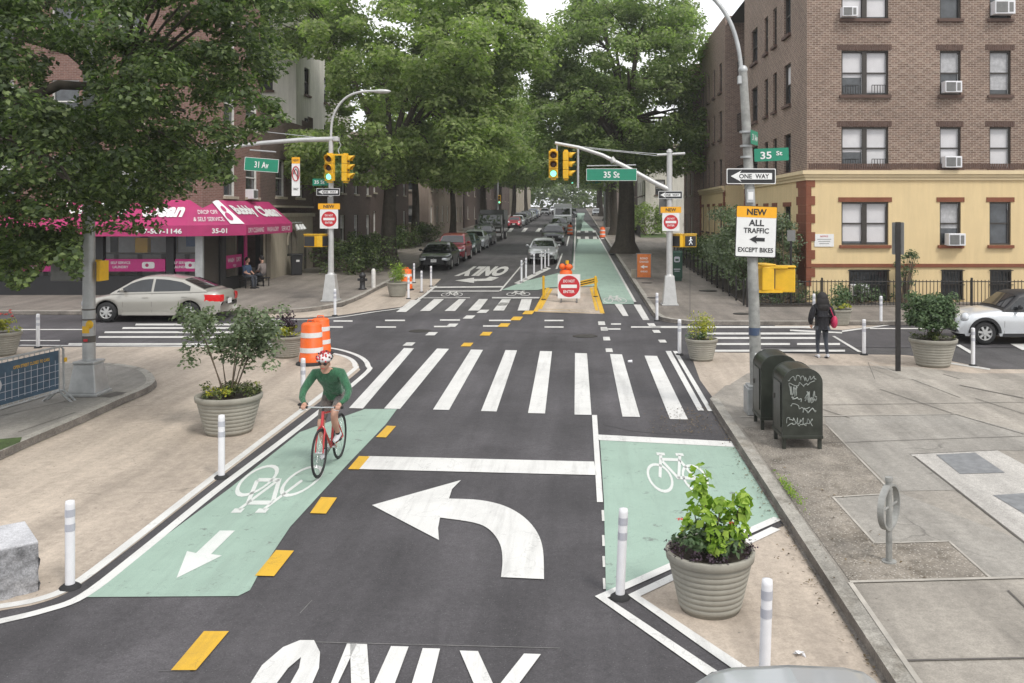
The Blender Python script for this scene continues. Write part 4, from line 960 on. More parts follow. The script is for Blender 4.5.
# ------------------------------------------------------------------ vehicles (local x = forward, y = left, origin on the ground)
SPEC = {
 'sedan': dict(L=4.5, W=1.78, H=1.46, deck=[(-2.25, .62), (-2.22, .86), (-2.1, .97), (-1.75, 1.0), (-1.3, .98), (0, .95), (.9, .93), (1.15, .92), (1.6, .83), (2.0, .74), (2.18, .66), (2.25, .52)],
    roof=[(-1.85, 1.0), (-1.55, 1.13), (-1.0, 1.36), (-.5, 1.44), (0, 1.46), (.3, 1.43), (.6, 1.33), (1.25, .93)], ax=(1.36, -1.3), wr=.32, sill=.24, b=-.1, c=-1.35, inset=.24),
 'hatch': dict(L=3.72, W=1.68, H=1.41, deck=[(-1.86, .5), (-1.84, .8), (-1.78, .92), (-1.5, .93), (-.5, .92), (.5, .92), (.72, .93), (1.1, .90), (1.5, .84), (1.72, .74), (1.83, .58), (1.86, .42)],
    roof=[(-1.78, .94), (-1.62, 1.2), (-1.45, 1.34), (-1.0, 1.39), (-.3, 1.41), (.05, 1.39), (.2, 1.34), (.70, .93)], ax=(1.2, -1.23), wr=.31, sill=.22, b=-.15, c=-1.3, inset=.17),
 'suv': dict(L=4.65, W=1.86, H=1.7, deck=[(-2.32, .6), (-2.3, 1.0), (-2.2, 1.08), (-1.5, 1.08), (0, 1.06), (.9, 1.05), (1.15, 1.05), (1.7, .99), (2.1, .9), (2.28, .75), (2.32, .55)],
    roof=[(-2.22, 1.1), (-2.05, 1.4), (-1.85, 1.62), (-1.2, 1.68), (-.4, 1.7), (.2, 1.67), (.5, 1.56), (1.2, 1.07)], ax=(1.4, -1.35), wr=.36, sill=.3, b=-.1, c=-1.2, inset=.2),
 'van': dict(L=5.6, W=2.05, H=2.35, deck=[(-2.8, .6), (-2.78, 1.2), (-2.6, 1.3), (0, 1.3), (1.2, 1.3), (1.7, 1.28), (2.2, 1.12), (2.6, .98), (2.75, .85), (2.8, .6)],
    roof=[(-2.76, 1.32), (-2.7, 2.2), (-2.5, 2.33), (0, 2.35), (.8, 2.32), (1.1, 2.22), (1.9, 1.3)], ax=(1.85, -1.6), wr=.37, sill=.32, b=.5, c=-.4, inset=.14),
}
def ip(tab, x):
    if x <= tab[0][0]: return tab[0][1]
    for (a, b), (c, d) in zip(tab, tab[1:]):
        if x <= c:
            t = (x - a) / (c - a); return b + (d - b) * t
    return tab[-1][1]
def make_car(name, label, kind, paint, loc, rz, group=None, cat='car', roofmat=None, detail=True, plate='sign_white', arch=None):
    S = SPEC[kind]; L, Wd, H = S['L'], S['W'], S['H']; root = thing(name, label, cat, loc, rz, group)
    pm = M[paint]; hw = Wd / 2; wr = S['wr']; ra = wr + .055
    xs = set(np.linspace(-L / 2, L / 2, 46).round(3)); 
    for a in S['ax']:
        for k in range(13): xs.add(round(a + ra * math.cos(PI * k / 12), 3))
    xs |= {round(x, 3) for x, _ in S['deck']}; xs = sorted(xs)
    def hwid(x):
        e = min(1, (L / 2 - abs(x)) / (L * .16)); return hw * (.80 + .20 * (1 - (1 - e) ** 2.4))
    def zbot(x):
        z = S['sill'] + (.06 if abs(x) > L / 2 - .15 else 0)
        for a in S['ax']:
            if abs(x - a) <= ra: z = max(z, wr + math.sqrt(max(0, ra * ra - (x - a) ** 2)) )
        return z
    rings = []
    for x in xs:
        w = hwid(x); zt = ip(S['deck'], x); zbm = zbot(x); mid = max(zbm + .02, S['sill'] + (zt - S['sill']) * .55); zt2 = max(zt - .05, mid + .02)
        rings.append([(x, 0, zt + .015), (x, w * .55, zt + .01), (x, w * .82, zt - .012), (x, w * .94, zt2), (x, w * .995, (mid + zt2) / 2 + .01), (x, w, mid), (x, w * .985, (mid + zbm) / 2), (x, w * .95, zbm)])
    m = MB().mat(pm); n = 8; vs = []
    for r in rings: vs += r + [(x, -y, z) for x, y, z in r]
    fs = []
    for i in range(len(rings) - 1):
        a, b = i * 16, (i + 1) * 16
        for j in range(7): fs.append((a + j, a + j + 1, b + j + 1, b + j)); fs.append((a + 8 + j + 1, a + 8 + j, b + 8 + j, b + 8 + j + 1))
    fs += [tuple([*range(0, 8), *range(15, 8, -1)]), tuple([*range((len(rings) - 1) * 16 + 7, (len(rings) - 1) * 16 - 1, -1), *range((len(rings) - 1) * 16 + 9, (len(rings) - 1) * 16 + 16)])]
    m.add(vs, fs, smooth=True)
    # greenhouse
    Rf = S['roof']; rx = sorted(set([round(a, 3) for a in np.linspace(Rf[0][0], Rf[-1][0], 34)] + [a for a, _ in Rf]))
    inset = S['inset']
    def gw(x, z):
        bz = ip(S['deck'], x); wb = hwid(x) * .925; t = max(0, (z - bz) / max(.1, H - bz)); return wb - inset * t ** 1.15
    gm = M[roofmat] if roofmat else pm; m.mat(gm); vs = []
    for x in rx:
        zr = ip(Rf, x); bz = ip(S['deck'], x) - .03; zr = max(zr, bz + .012); ze = bz + (zr - bz) * .93
        ring = [(x, 0, zr + .025 * min(1, (zr - bz) * 3)), (x, gw(x, zr) * .7, zr + .012 * min(1, (zr - bz) * 3)), (x, gw(x, zr) * .95, zr - .012), (x, gw(x, ze), ze - .01), (x, gw(x, (ze + bz) / 2), (ze + bz) / 2), (x, gw(x, bz) + .01, bz)]
        vs += ring + [(a, -b, c) for a, b, c in ring]
    fs = []
    for i in range(len(rx) - 1):
        a, b = i * 12, (i + 1) * 12
        for j in range(5): fs.append((a + j, a + j + 1, b + j + 1, b + j)); fs.append((a + 6 + j + 1, a + 6 + j, b + 6 + j, b + 6 + j + 1))
    m.add(vs, fs, smooth=True)
    m.mat('rubber'); m.box((0, 0, S['sill'] + .17), (L * .93, Wd * .78, .3))
    m.build('body', root)
    # glass
    def rng(a, b, k): return [a + (b - a) * i / k for i in range(k + 1)]
    peak_f = [x for x, z in Rf if z > H - .16][-1]; peak_r = [x for x, z in Rf if z > H - .16][0]
    def screen(x0, x1, nm):
        g = mb('glass_car'); X = rng(x0, x1, 8); vs = []; fs = []
        for x in X:
            z = ip(Rf, x); w = gw(x, z) * .88
            for f in (-1, -.7, -.35, 0, .35, .7, 1): vs.append((x + (.006 if x > 0 else -.006), w * f, z + .008 + (.027 * (1 - f * f))))
        for i in range(8):
            for j in range(6): fs.append((i * 7 + j, i * 7 + j + 1, i * 7 + j + 8, i * 7 + j + 7))
        g.add(vs, fs, smooth=True); return g.build(nm, root)
    screen(peak_f + .04, Rf[-1][0] - .07, 'windscreen'); screen(peak_r - .04, Rf[0][0] + .12, 'rear_window')
    b, c = S['b'], S['c']
    for x0, x1 in ((b + .04, Rf[-1][0] - .22), (c + .04, b - .04), (Rf[0][0] + .28, c - .04)):
        if x1 - x0 < .18: continue
        for sgn in (1, -1):
            g = mb('glass_car'); vs = []; fs = []; X = rng(x0, x1, 8)
            for x in X:
                bz = ip(S['deck'], x) + .03; zr = ip(Rf, x) - .085; zr = max(zr, bz + .005)
                for t in (0, .5, 1): z = bz + (zr - bz) * t; vs.append((x, sgn * (gw(x, z) + .008), z))
            for i in range(8):
                for j in range(2): q = (i * 3 + j, i * 3 + j + 1, i * 3 + j + 4, i * 3 + j + 3); fs.append(q if sgn < 0 else q[::-1])
            g.add(vs, fs, smooth=True); g.build('side_window', root)
    # wheels
    for a in S['ax']:
        for sgn in (1, -1):
            w = mb('rubber'); w.lathe([(wr * .62, -.1), (wr * .9, -.105), (wr, -.07), (wr, .07), (wr * .9, .105), (wr * .62, .1)], (a, sgn * (hw - .115), wr), 28, 'Y'); wo = w.build('wheel', root)
            r_ = mb('alum'); yo = sgn * (hw - .115) + sgn * .085; r_.lathe([(wr * .64, sgn * .02), (wr * .60, 0), (wr * .56, -sgn * .015)], (a, yo, wr), 24, 'Y')
            for k in range(7):
                t = 2 * PI * k / 7 + .2; r_.box((a + math.cos(t) * wr * .33, yo - sgn * .005, wr + math.sin(t) * wr * .33), (wr * .62, .03, .06), M2=Matrix.Rotation(-t, 4, 'Y'))
            r_.cyl((a, yo - .02, wr), (a, yo + .02, wr), .06, n=12); r_.mat('rubber'); r_.cyl((a, yo - sgn * .06, wr), (a, yo - sgn * .03, wr), wr * .6, n=20)
            r_.build('rim', wo)
            if arch:
                q = mb(arch)
                for k in range(16):
                    t0, t1 = PI * k / 16, PI * (k + 1) / 16
                    P_ = [(a + rr * math.cos(t), 0, wr + rr * math.sin(t)) for rr, t in ((ra - .01, t0), (ra + .07, t0), (ra + .07, t1), (ra - .01, t1))]
                    q.prism([(p[0], sgn * (hwid(p[0]) * .97 - .0), p[2]) for p in P_], (0, sgn * .05, 0))
                q.build('wheel_arch', root)
    # face and tail
    zf = ip(S['deck'], L / 2 - .08); fx = L / 2
    for sgn in (1, -1):
        def patch(key, nm, x0, x1, zlo, zhi, yin, yout):
            g = mb(key); vs = []; fs = []
            sg = 1 if x0 > 0 else -1; ye = hwid(L / 2); Lp = abs(x1 - x0)
            path = [(x0, yin, 0), (x0, ye * .985, .2)] + [(sg * (L / 2 - d * Lp), hwid(L / 2 - d * Lp) * .99 + .008, .35 + .65 * d) for d in (.12, .35, .65, 1)]
            for i in range(6):
                xx_, yy, t = path[i]
                for z in (zlo, (zlo + zhi) / 2, zhi): vs.append((xx_ + (.02 if (z == (zlo + zhi) / 2) else 0) * (1 if x0 > 0 else -1), sgn * yy, z + (.03 * t)))
            for i in range(5):
                for j in range(2): fs.append((i * 3 + j, i * 3 + j + 1, i * 3 + j + 4, i * 3 + j + 3))
            g.add(vs, fs, smooth=True)
            k = len(vs); g.add([v for v in vs] + [(v[0] - (.07 if x0 > 0 else -.07), v[1] * .97, v[2]) for v in vs], [(3 * i, 3 * i + 3, k + 3 * i + 3, k + 3 * i) for i in range(5)] + [(3 * i + 2, 3 * i + 5, k + 3 * i + 5, k + 3 * i + 2) for i in range(5)])
            return g.build(nm, root)
        if kind == 'hatch':
            g = mb('headlight'); g.sphere((fx - .2, sgn * (hw * .74), .70), .16, 16, (.8, .95, 1.05)); g.build('headlight', root)
        else: patch('headlight', 'headlight', fx - .01, fx - .34, zf - .17, zf - .02, hw * .50, hw * .925)
        zt_r = ip(S['deck'], -L / 2 + .06); patch('tail', 'tail_light', -fx - .005, -fx + .46, zt_r - .25, zt_r - .03, hw * .52, hw * .935)
    g = mb('black'); g.prism(rrect(0, 0, Wd * .46, .13 if kind != 'suv' else .2, .05), (0, .03, 0)); 
    g.M = Matrix.Identity(4); go = g.build('grille', root); go.rotation_euler = (0, 0, PI / 2); go.location = (fx + .012, 0, zf - .1)
    g = mb('black'); g.prism(rrect(0, 0, Wd * .62, .16, .05), (0, .03, 0)); go = g.build('lower_grille', root); go.rotation_euler = (0, 0, PI / 2); go.location = (fx + .012, 0, S['sill'] + .16)
    for sx, pk in ((fx + .035, plate), (-fx - .02, plate)):
        g = mb(pk); g.box((sx, 0, .5 if sx > 0 else .62), (.015, .31, .16)); g.build('number_plate', root)
    if detail:
        for sgn in (1, -1):
            g = mb('joint'); 
            for x in (b, c, ip([(0, 0), (1, 1)], 0) + S['ax'][0] - ra - .16):
                pts = [(x, sgn * (hwid(x) * k + .002), z) for k, z in ((.955, S['sill'] + .02), (1.0, S['sill'] + (ip(S['deck'], x) - S['sill']) * .55), (.942, ip(S['deck'], x) - .045))]
                g.tube(pts, .005, 4)
            g.build('door_gap', root)
            for x in (b + .2, c + .2):
                g = mb(pm); z = S['sill'] + (ip(S['deck'], x) - S['sill']) * .78; g.box((x, sgn * (hwid(x) * .985 + .01), z), (.19, .03, .028)); g.build('door_handle', root, bevel=.006)
            g = mb(pm if kind != 'hatch' else 'black'); g.sphere((Rf[-1][0] - .42, sgn * (hw + .07), ip(S['deck'], .6) + .1), .1, 12, (.55, 1.0, .7)); g.cyl((Rf[-1][0] - .42, sgn * (hw - .14), ip(S['deck'], .6) + .04), (Rf[-1][0] - .42, sgn * (hw + .03), ip(S['deck'], .6) + .08), .025, n=8); g.build('wing_mirror', root)
            g = mb(pm if kind != 'hatch' else 'black'); g.box((0, sgn * hw * .965, S['sill'] + .03), (L * .38, .05, .09)); g.build('sill_panel', root)
        g = mb('chrome'); g.M = Matrix.Translation((fx + .045, 0, zf - .1)) @ Matrix.Rotation(PI / 2, 4, 'Z'); g.prism(disc(0, 0, .05, 0, 16), (0, -.012, 0)); g.build('badge', root)
    return root
def road(px, py): p = G(px, py); return (p.x, p.y, p.z)
pal = {'cp_silver': (.42, .44, .45), 'cp_champ': (.40, .385, .345), 'cp_white': (.66, .68, .70), 'cp_black': (.012, .013, .016), 'cp_red': (.36, .012, .03), 'cp_green': (.02, .05, .045), 'cp_grey': (.12, .125, .13), 'cp_dsuv': (.05, .055, .06), 'cp_maroon': (.10, .015, .02), 'cp_blue': (.05, .08, .15), 'cp_truck': (.62, .63, .63)}
for k, v in pal.items(): M[k] = car_paint(k, v)
LX = -7.75
def at(x, y): return (x, y, gz(y))
CROSSG = 'cars in the side street'
make_car('parked_car', 'champagne silver sedan crossing in front of the magenta laundry shop', 'sedan', 'cp_champ', (-13.75, 29.75, gz(29.75)), PI)
make_car('hatchback_car', 'white hatchback with black roof at the right edge of the side street', 'hatch', 'cp_white', (12.35, 25.4, gz(25.4)), PI, roofmat='black', plate='sign_orange', arch='black')
make_car('parked_car', 'silver sedan facing the camera behind the row of white posts', 'sedan', 'cp_silver', at(-2.05, 55.2), -PI / 2)
lc = [('sedan', 'cp_black', 'black sedan first in the left parked row, facing the camera'), ('suv', 'cp_red', 'bright red car second in the left parked row'), ('sedan', 'cp_green', 'dark green sedan behind the red car in the left row'),
      ('sedan', 'cp_white', 'white sedan between dark cars in the left parked row'), ('suv', 'cp_dsuv', 'dark grey suv just before the black box truck')]
ycar = 50.9
for k, (kd, pc, lb) in enumerate(lc):
    make_car('parked_car', lb, kd, pc, at(LX, ycar), -PI / 2, 'cars parked along the left kerb'); ycar += 5.9
def make_truck(label, loc, rz, cab, boxc, L=6.6, W=2.2, H=2.75):
    t = thing('box_truck', label, 'truck', loc, rz)
    c = mb(cab); c.prism([(L / 2, -W / 2 + .05, .5), (L / 2, -W / 2 + .05, 1.25), (L / 2 - .25, -W / 2 + .05, 1.45), (L / 2 - .75, -W / 2 + .05, 2.3), (L / 2 - 1.9, -W / 2 + .05, 2.35), (L / 2 - 1.9, -W / 2 + .05, .5)], (0, W - .1, 0)); c.build('cab', t, bevel=.06)
    c = mb(boxc); c.box((-1.0, 0, .75 + (H - .75) / 2), (L - 2.1, W, H - .75)); c.build('cargo_box', t, bevel=.03)
    g = mb('glass_car'); g.poly([(L / 2 - .245, -W / 2 + .2, 1.5), (L / 2 - .245, W / 2 - .2, 1.5), (L / 2 - .72, W / 2 - .25, 2.27), (L / 2 - .72, -W / 2 + .25, 2.27)]); g.M = Matrix.Translation((.03, 0, .01)); g.v = [(v[0] + .03, v[1], v[2] + .01) for v in g.v]; g.build('windscreen', t)
    for s in (1, -1):
        mb('headlight').box((L / 2 + .01, s * (W / 2 - .35), .95), (.06, .35, .2)).build('headlight', t)
        for x in (L / 2 - 1.0, -L / 2 + 1.2):
            w = mb('rubber'); w.lathe([(.2, -.12), (.38, -.12), (.42, -.08), (.42, .08), (.38, .12), (.2, .12)], (x, s * (W / 2 - .15), .42), 20, 'Y'); wo = w.build('wheel', t); mb('alum').cyl((x, s * (W / 2 - .1), .42), (x, s * (W / 2 - .02), .42), .22, n=16).build('rim', wo)
        mb('black').box((L / 2 - .6, s * (W / 2 + .12), 1.65), (.08, .18, .4)).build('wing_mirror', t)
    mb('black').box((L / 2 + .01, 0, .95), (.05, W * .45, .4)).build('grille', t); mb('galv').box((L / 2 + .03, 0, .55), (.12, W * .92, .22)).build('bumper', t)
    mb('rubber').box((0, 0, .62), (L * .9, W * .6, .25)).build('chassis', t)
    return t
M['cp_trk'] = car_paint('cp_trk', (.03, .032, .03))
make_truck('black box truck parked near the tree trunks in the left row', at(LX + .05, 82.5), -PI / 2, 'cp_trk', 'cp_trk')
make_truck('white box truck at the far end of the street, front towards the camera', at(-1.9, 122), -PI / 2, 'cp_truck', 'cp_truck', 7, 2.4, 2.9)
make_car('parked_car', 'black suv parked behind the silver sedan', 'suv', 'cp_black', at(-1.95, 74.5), -PI / 2)
make_car('parked_car', 'dark grey suv between the black suv and the white truck', 'suv', 'cp_grey', at(-1.95, 98), -PI / 2)
farc = []
for k, (kd, pc, x, y, lb) in enumerate([('hatch', 'cp_red', LX, 112, 'red car seen alone beyond the black truck'), ('sedan', 'cp_white', LX, 118, 'white car just beyond the lone red car'), ('suv', 'cp_black', LX, 124, 'black suv two places beyond the lone red car'),
        ('sedan', 'cp_grey', LX, 130, 'grey sedan in the far left row beyond a black suv'), ('suv', 'cp_dsuv', LX, 137, 'dark suv in the far left row'), ('sedan', 'cp_white', LX, 144, 'far white sedan in the left row, half way to the end'),
        ('sedan', 'cp_silver', LX, 151, 'far silver sedan in the left parked row'), ('suv', 'cp_blue', LX, 159, 'far blue suv in the left parked row'), ('sedan', 'cp_white', LX, 168, 'white sedan near the end of the left row'), ('sedan', 'cp_grey', -6.5, 182, 'tiny grey sedan near the street end on the left'),
        ('suv', 'cp_white', -5, 196, 'tiny white suv in the traffic at the street end'), ('sedan', 'cp_silver', -3, 205, 'tiny silver sedan in the traffic at the street end'), ('suv', 'cp_dsuv', -.9, 165, 'dark suv just beyond the white truck'), ('sedan', 'cp_white', 3.8, 176, 'tiny white car on the right of the far bike lane')]):
    make_car('distant_car', lb, kd, pc, at(x, y), -PI / 2, 'distant cars up the street', detail=False)
# the car whose roof shows at the bottom edge
SPEC['suvr'] = dict(SPEC['suv'], inset=.5)
make_car('parked_car', 'silver car roof cut off by the bottom edge of the photo', 'suvr', 'cp_silver', (1.12, 2.92, gz(3)), -PI / 2)

# ------------------------------------------------------------------ signals, poles and signs (sign faces look to local -y)
def signal_head(parent, c, rz, lit=2, name='signal_head'):
    h = mb('yel_metal'); Mx = Matrix.Translation(c) @ Matrix.Rotation(rz, 4, 'Z'); h.M = Mx
    for k in range(3): h.box((0, 0, .36 - k * .33), (.33, .2, .318))
    h.box((0, 0, .55), (.2, .14, .07)); h.box((0, 0, -.5), (.2, .14, .05))
    o = h.build(name, parent, bevel=.012)
    for k in range(3):
        z = .36 - k * .33; v = mb('yel_metal'); v.M = Mx; r = .135; vs = []; n = 14
        for j in range(n + 1):
            a = R(-25 + 230 * j / n); ca, sa = math.cos(a) * r, math.sin(a) * r; d = .12 + .14 * max(0, math.sin(a))
            vs += [(ca, -.1, z + sa), (ca, -.1 - d, z + sa * .97)]
        v.add(vs, [(2 * j, 2 * j + 1, 2 * j + 3, 2 * j + 2) for j in range(n)], smooth=True); vo = v.build('visor', o); sd = vo.modifiers.new('s', 'SOLIDIFY'); sd.thickness = .008
        l = mb('lens_green' if (k == lit) else 'lens_off'); l.M = Mx; l.lathe([(0, -.13), (.07, -.125), (.11, -.105)], (0, 0, z), 18, 'Y'); l.build('lens', o)
    return o
def sign(parent, nm, c, rz, w, h, face, r=.02, border=None, th=.008, tilt=0):
    """returns (object, builder for lettering with the same frame)"""
    Mx = Matrix.Translation(c) @ Matrix.Rotation(rz, 4, 'Z') @ Matrix.Rotation(tilt, 4, 'Y')
    p = MB(); p.M = Mx
    if border: p.mat(border); p.prism(rrect(0, 0, w, h, r), (0, th, 0)); p.mat(face); p.prism(rrect(0, 0, w - .03, h - .03, r, -.003), (0, .003, 0))
    else: p.mat(face); p.prism(rrect(0, 0, w, h, r), (0, th, 0))
    p.mat('sign_back'); p.prism(rrect(0, 0, w, h, r, th + .001), (0, .002, 0))
    o = p.build(nm, parent); t = MB(); t.M = Mx; return o, t
def left_arrow(t, cx, cz, L, hh, sh, y=-.011):
    t.prism([(cx - L / 2, y, cz), (cx - L / 2 + hh * .95, y, cz + hh / 2), (cx - L / 2 + hh * .8, y, cz + sh / 2), (cx + L / 2, y, cz + sh / 2), (cx + L / 2, y, cz - sh / 2), (cx - L / 2 + hh * .8, y, cz - sh / 2), (cx - L / 2 + hh * .95, y, cz - hh / 2)], (0, .002, 0))
def one_way(parent, c, rz, w=.92, h=.31, tilt=0):
    o, t = sign(parent, 'one_way_sign', c, rz, w, h, 'black', border='sign_white', tilt=tilt)
    t.mat('sign_white'); left_arrow(t, 0, 0, w * .84, h * .74, h * .42); t.mat('black'); k = h * .3; sign_text(t, 'ONE', -w * .12, 0, k, -.014, w * .26); sign_text(t, 'WAY', w * .22, 0, k, -.014, w * .28); t.build('lettering', o)
def no_entry(parent, c, rz, w=.6):
    o, t = sign(parent, 'new_sign', (c[0], c[1], c[2] + w * .5 + .13), rz, w * 1.2, .22, 'sign_orange'); t.mat('black'); sign_text(t, 'NEW', 0, 0, .12, -.006, w * .6); t.build('lettering', o)
    o, t = sign(parent, 'do_not_enter_sign', c, rz, w, w * 1.05, 'sign_white'); t.mat('sign_red'); t.prism(disc(0, 0, w * .42, -.006), (0, .004, 0)); t.mat('sign_white'); t.prism(rrect(0, 0, w * .62, w * .14, .01, -.009), (0, .003, 0))
    sign_text(t, 'DO NOT', 0, w * .2, w * .11, -.009, w * .44); sign_text(t, 'ENTER', 0, -w * .2, w * .11, -.009, w * .42); t.build('lettering', o)
def ped_signal(parent, c, rz, lit=True):
    b = mb('yel_metal'); Mx = Matrix.Translation(c) @ Matrix.Rotation(rz, 4, 'Z'); b.M = Mx; b.box((0, 0, 0), (.47, .24, .44)); b.box((0, -.0, .25), (.5, .3, .035)); o = b.build('pedestrian_signal', parent, bevel=.02)
    f = mb('black'); f.M = Mx; f.box((0, -.13, 0), (.41, .03, .37)); f.build('screen', o)
    if lit:
        w = mb('walk'); w.M = Mx; y = -.15
        w.prism(disc(.0, .12, .03, y, 10), (0, .002, 0))
        for a, b_ in (((0, .09), (0, -.01)), ((0, .07), (-.07, .0)), ((0, .07), (.06, .03)), ((0, -.01), (-.06, -.13)), ((0, -.01), (.06, -.12))): w.cyl((a[0], y, a[1]), (b_[0], y, b_[1]), .014, n=5)
        w.build('walking_figure', o)
    return o
def anchored_base(root, key, r, w=.42, h=.62):
    b = mb(key); b.box((0, 0, .03), (w, w, .06)); b.box((0, 0, .06 + h / 2), (w * .86, w * .86, h), taper=.62); b.cyl((0, 0, h + .04), (0, 0, h + .12), r * 1.5, r * 1.2, 12); b.build('base', root, bevel=.012)

# 1. left far corner mast
p = G(331, 301, .12); bx, by, bz = p
LM = thing('signal_mast', 'silver mast left of the crossing with signal arm, curved lamp and sign stack', 'traffic light', p)
Yq = by; kx = Yq / F
def lx(px): return (px - 331) * kx
def lz(py): return HC + (213 - py) * kx - bz
anchored_base(LM, 'alum', .1, .62, .95)
mb('alum').tube([(0, 0, .8), (0, 0, lz(139))], [.11, .085], 14).build('pole', LM)
a = mb('alum'); pts = [(lx(331), 0, lz(139)), (lx(332), 0, lz(122)), (lx(337), 0, lz(108)), (lx(347), 0, lz(97)), (lx(360), 0, lz(92)), (lx(376), 0, lz(91))]; a.tube([tuple(q) for q in smooth(pts, 4)], .045, 8); ao = a.build('lamp_arm', LM)
q = mb('alum'); q.sphere((lx(382), 0, lz(91.4)), .3, 14, (1.15, .5, .28)); q.build('lamp_head', LM)
a = mb('alum'); a.tube([(lx(338), 0, lz(139)), (lx(300), 0, lz(140)), (lx(262), 0, lz(143)), (lx(220), 0, lz(148.5)), (lx(196), 0, lz(152))], [.10, .09, .08, .07, .06], 10)
a.cyl((lx(336), 0, lz(137.5)), (lx(336), 0, lz(141)), .14, n=12); a.build('signal_arm', LM)
a = mb('galv'); a.tube([(lx(331), 0, lz(139)), (lx(258), 0, lz(131)), (lx(196), 0, lz(148))], .015, 5); a.cyl((lx(250), 0, lz(150)), (lx(276), 0, lz(152)), .03, n=8); a.tube([(lx(338), 0, lz(140)), (lx(341), 0, lz(145)), (lx(338), 0, lz(150)), (lx(340), -.1, lz(154))], .018, 6); a.build('cable', LM)
signal_head(LM, (lx(331.5), -.22, lz(169)), R(-6)); signal_head(LM, (lx(346), -.05, lz(169)), R(82), lit=9)
mb('yel_metal').box((lx(339), -.1, lz(155)), (.4, .14, .06)).build('signal_bracket', LM)
o, t = sign(LM, 'street_name_sign', (lx(262.5), -.1, lz(165)), R(12), 1.22, .5, 'sign_green', border='sign_white', tilt=R(4)); t.mat('sign_white'); sign_text(t, '31 Av', 0, 0, .24, -.012, .5); t.build('lettering', o)
o, t = sign(LM, 'no_turn_sign', (lx(296.5), -.08, lz(177)), R(5), .3, 1.42, 'sign_white'); t.mat('sign_orange'); t.prism(rrect(0, .62, .3, .24, .01, -.004), (0, .003, 0)); t.mat('black'); sign_text(t, 'NEW', 0, .62, .09, -.006, .22)
t.tube([(.07, -.01, -.1), (.07, -.01, .2), (0, -.01, .3), (-.07, -.01, .2), (-.07, -.01, .1)], .018, 5); t.mat('sign_red')
pr_ = [(.125 * math.cos(2 * PI * i / 24), -.014, .12 + .27 * math.sin(2 * PI * i / 24)) for i in range(24)]; t.tube(pr_, .018, 5, closed=True); t.tube([(-.09, -.014, .3), (.09, -.014, -.06)], .016, 5); t.mat('black'); sign_text(t, 'ONLY', 0, -.45, .09, -.008, .2); t.build('lettering', o)
o, t = sign(LM, 'street_name_sign', (lx(320), .1, lz(182)), 0, .62, .26, 'sign_green'); t.mat('sign_white'); sign_text(t, '35 St', -.05, 0, .13, -.006, .38); t.build('lettering', o)
one_way(LM, (lx(329), -.12, lz(192)), R(3), .86, .27)
no_entry(LM, (lx(330), -.14, lz(219)), 0, .68)
b = mb('sign_back'); b.box((lx(331), -.05, lz(200)), (.2, .12, .24)); b.build('detector_box', LM)
ped_signal(LM, (lx(322), -.02, lz(241)), R(80), False); ped_signal(LM, (lx(312), -.1, lz(241)), R(-15), False)

# 2. far right mast
p = G(669.5, 305, .12); by = p.y; kx = by / F
RM = thing('signal_mast', 'silver mast on the far right corner holding two yellow signals over the street', 'traffic light', p)
def lx(px): return (px - 667.5) * kx
def lz(py): return HC + (213 - py) * kx - p.z
anchored_base(RM, 'alum', .1, .6, 1.0)
mb('alum').tube([(0, 0, .8), (0, 0, lz(150))], [.12, .10], 14).build('pole', RM)
a = mb('alum'); a.tube([(0, 0, lz(190)), (lx(655), 0, lz(184)), (lx(622), 0, lz(166)), (lx(600), 0, lz(155)), (lx(577), 0, lz(147.5)), (lx(553), 0, lz(143))], [.1, .09, .08, .07, .065, .06], 10); a.cyl((lx(609), 0, lz(158)), (lx(612), 0, lz(162)), .11, n=10); a.build('signal_arm', RM)
a = mb('alum'); a.cyl((lx(655), 0, lz(155)), (lx(683), 0, lz(153.5)), .05, n=8); a.cyl((0, 0, lz(152)), (0, 0, lz(149)), .13, .05, 12); a.build('cross_arm', RM)
a = mb('galv'); 
for z0_, z1_ in ((144, 154), (145, 156)): a.tube([(lx(555), 0, lz(z0_)), (lx(600), 0, lz(z0_ + 5)), (lx(630), 0, lz(z0_ + 8)), (lx(657), 0, lz(z1_))], .014, 5)
a.cyl((lx(555), 0, lz(143)), (lx(555), 0, lz(153)), .03, n=6); a.cyl((lx(576), 0, lz(148)), (lx(576), 0, lz(188)), .045, n=8); a.cyl((lx(585), 0, lz(166)), (lx(634), 0, lz(165)), .025, n=6); a.build('cable', RM)
signal_head(RM, (lx(551.5), -.12, lz(165.5)), R(0)); signal_head(RM, (lx(564), .05, lz(166)), R(85), lit=9)
o, t = sign(RM, 'street_name_sign', (lx(609.5), -.12, lz(174.8)), R(0), 1.82, .44, 'sign_green', border='sign_white'); t.mat('sign_white'); sign_text(t, '35 St', 0, 0, .23, -.012, .58); t.build('lettering', o)
one_way(RM, (lx(668), -.14, lz(195)), 0, .86, .28); no_entry(RM, (lx(668.5), -.14, lz(222)), 0, .62)
mb('sign_back').box((lx(661.5), .12, lz(205)), (.3, .02, .7)).build('regulation_sign', RM)
ped_signal(RM, (lx(677), 0, lz(241)), R(-60), False); ped_signal(RM, (lx(687), -.05, lz(241)), R(15), True)

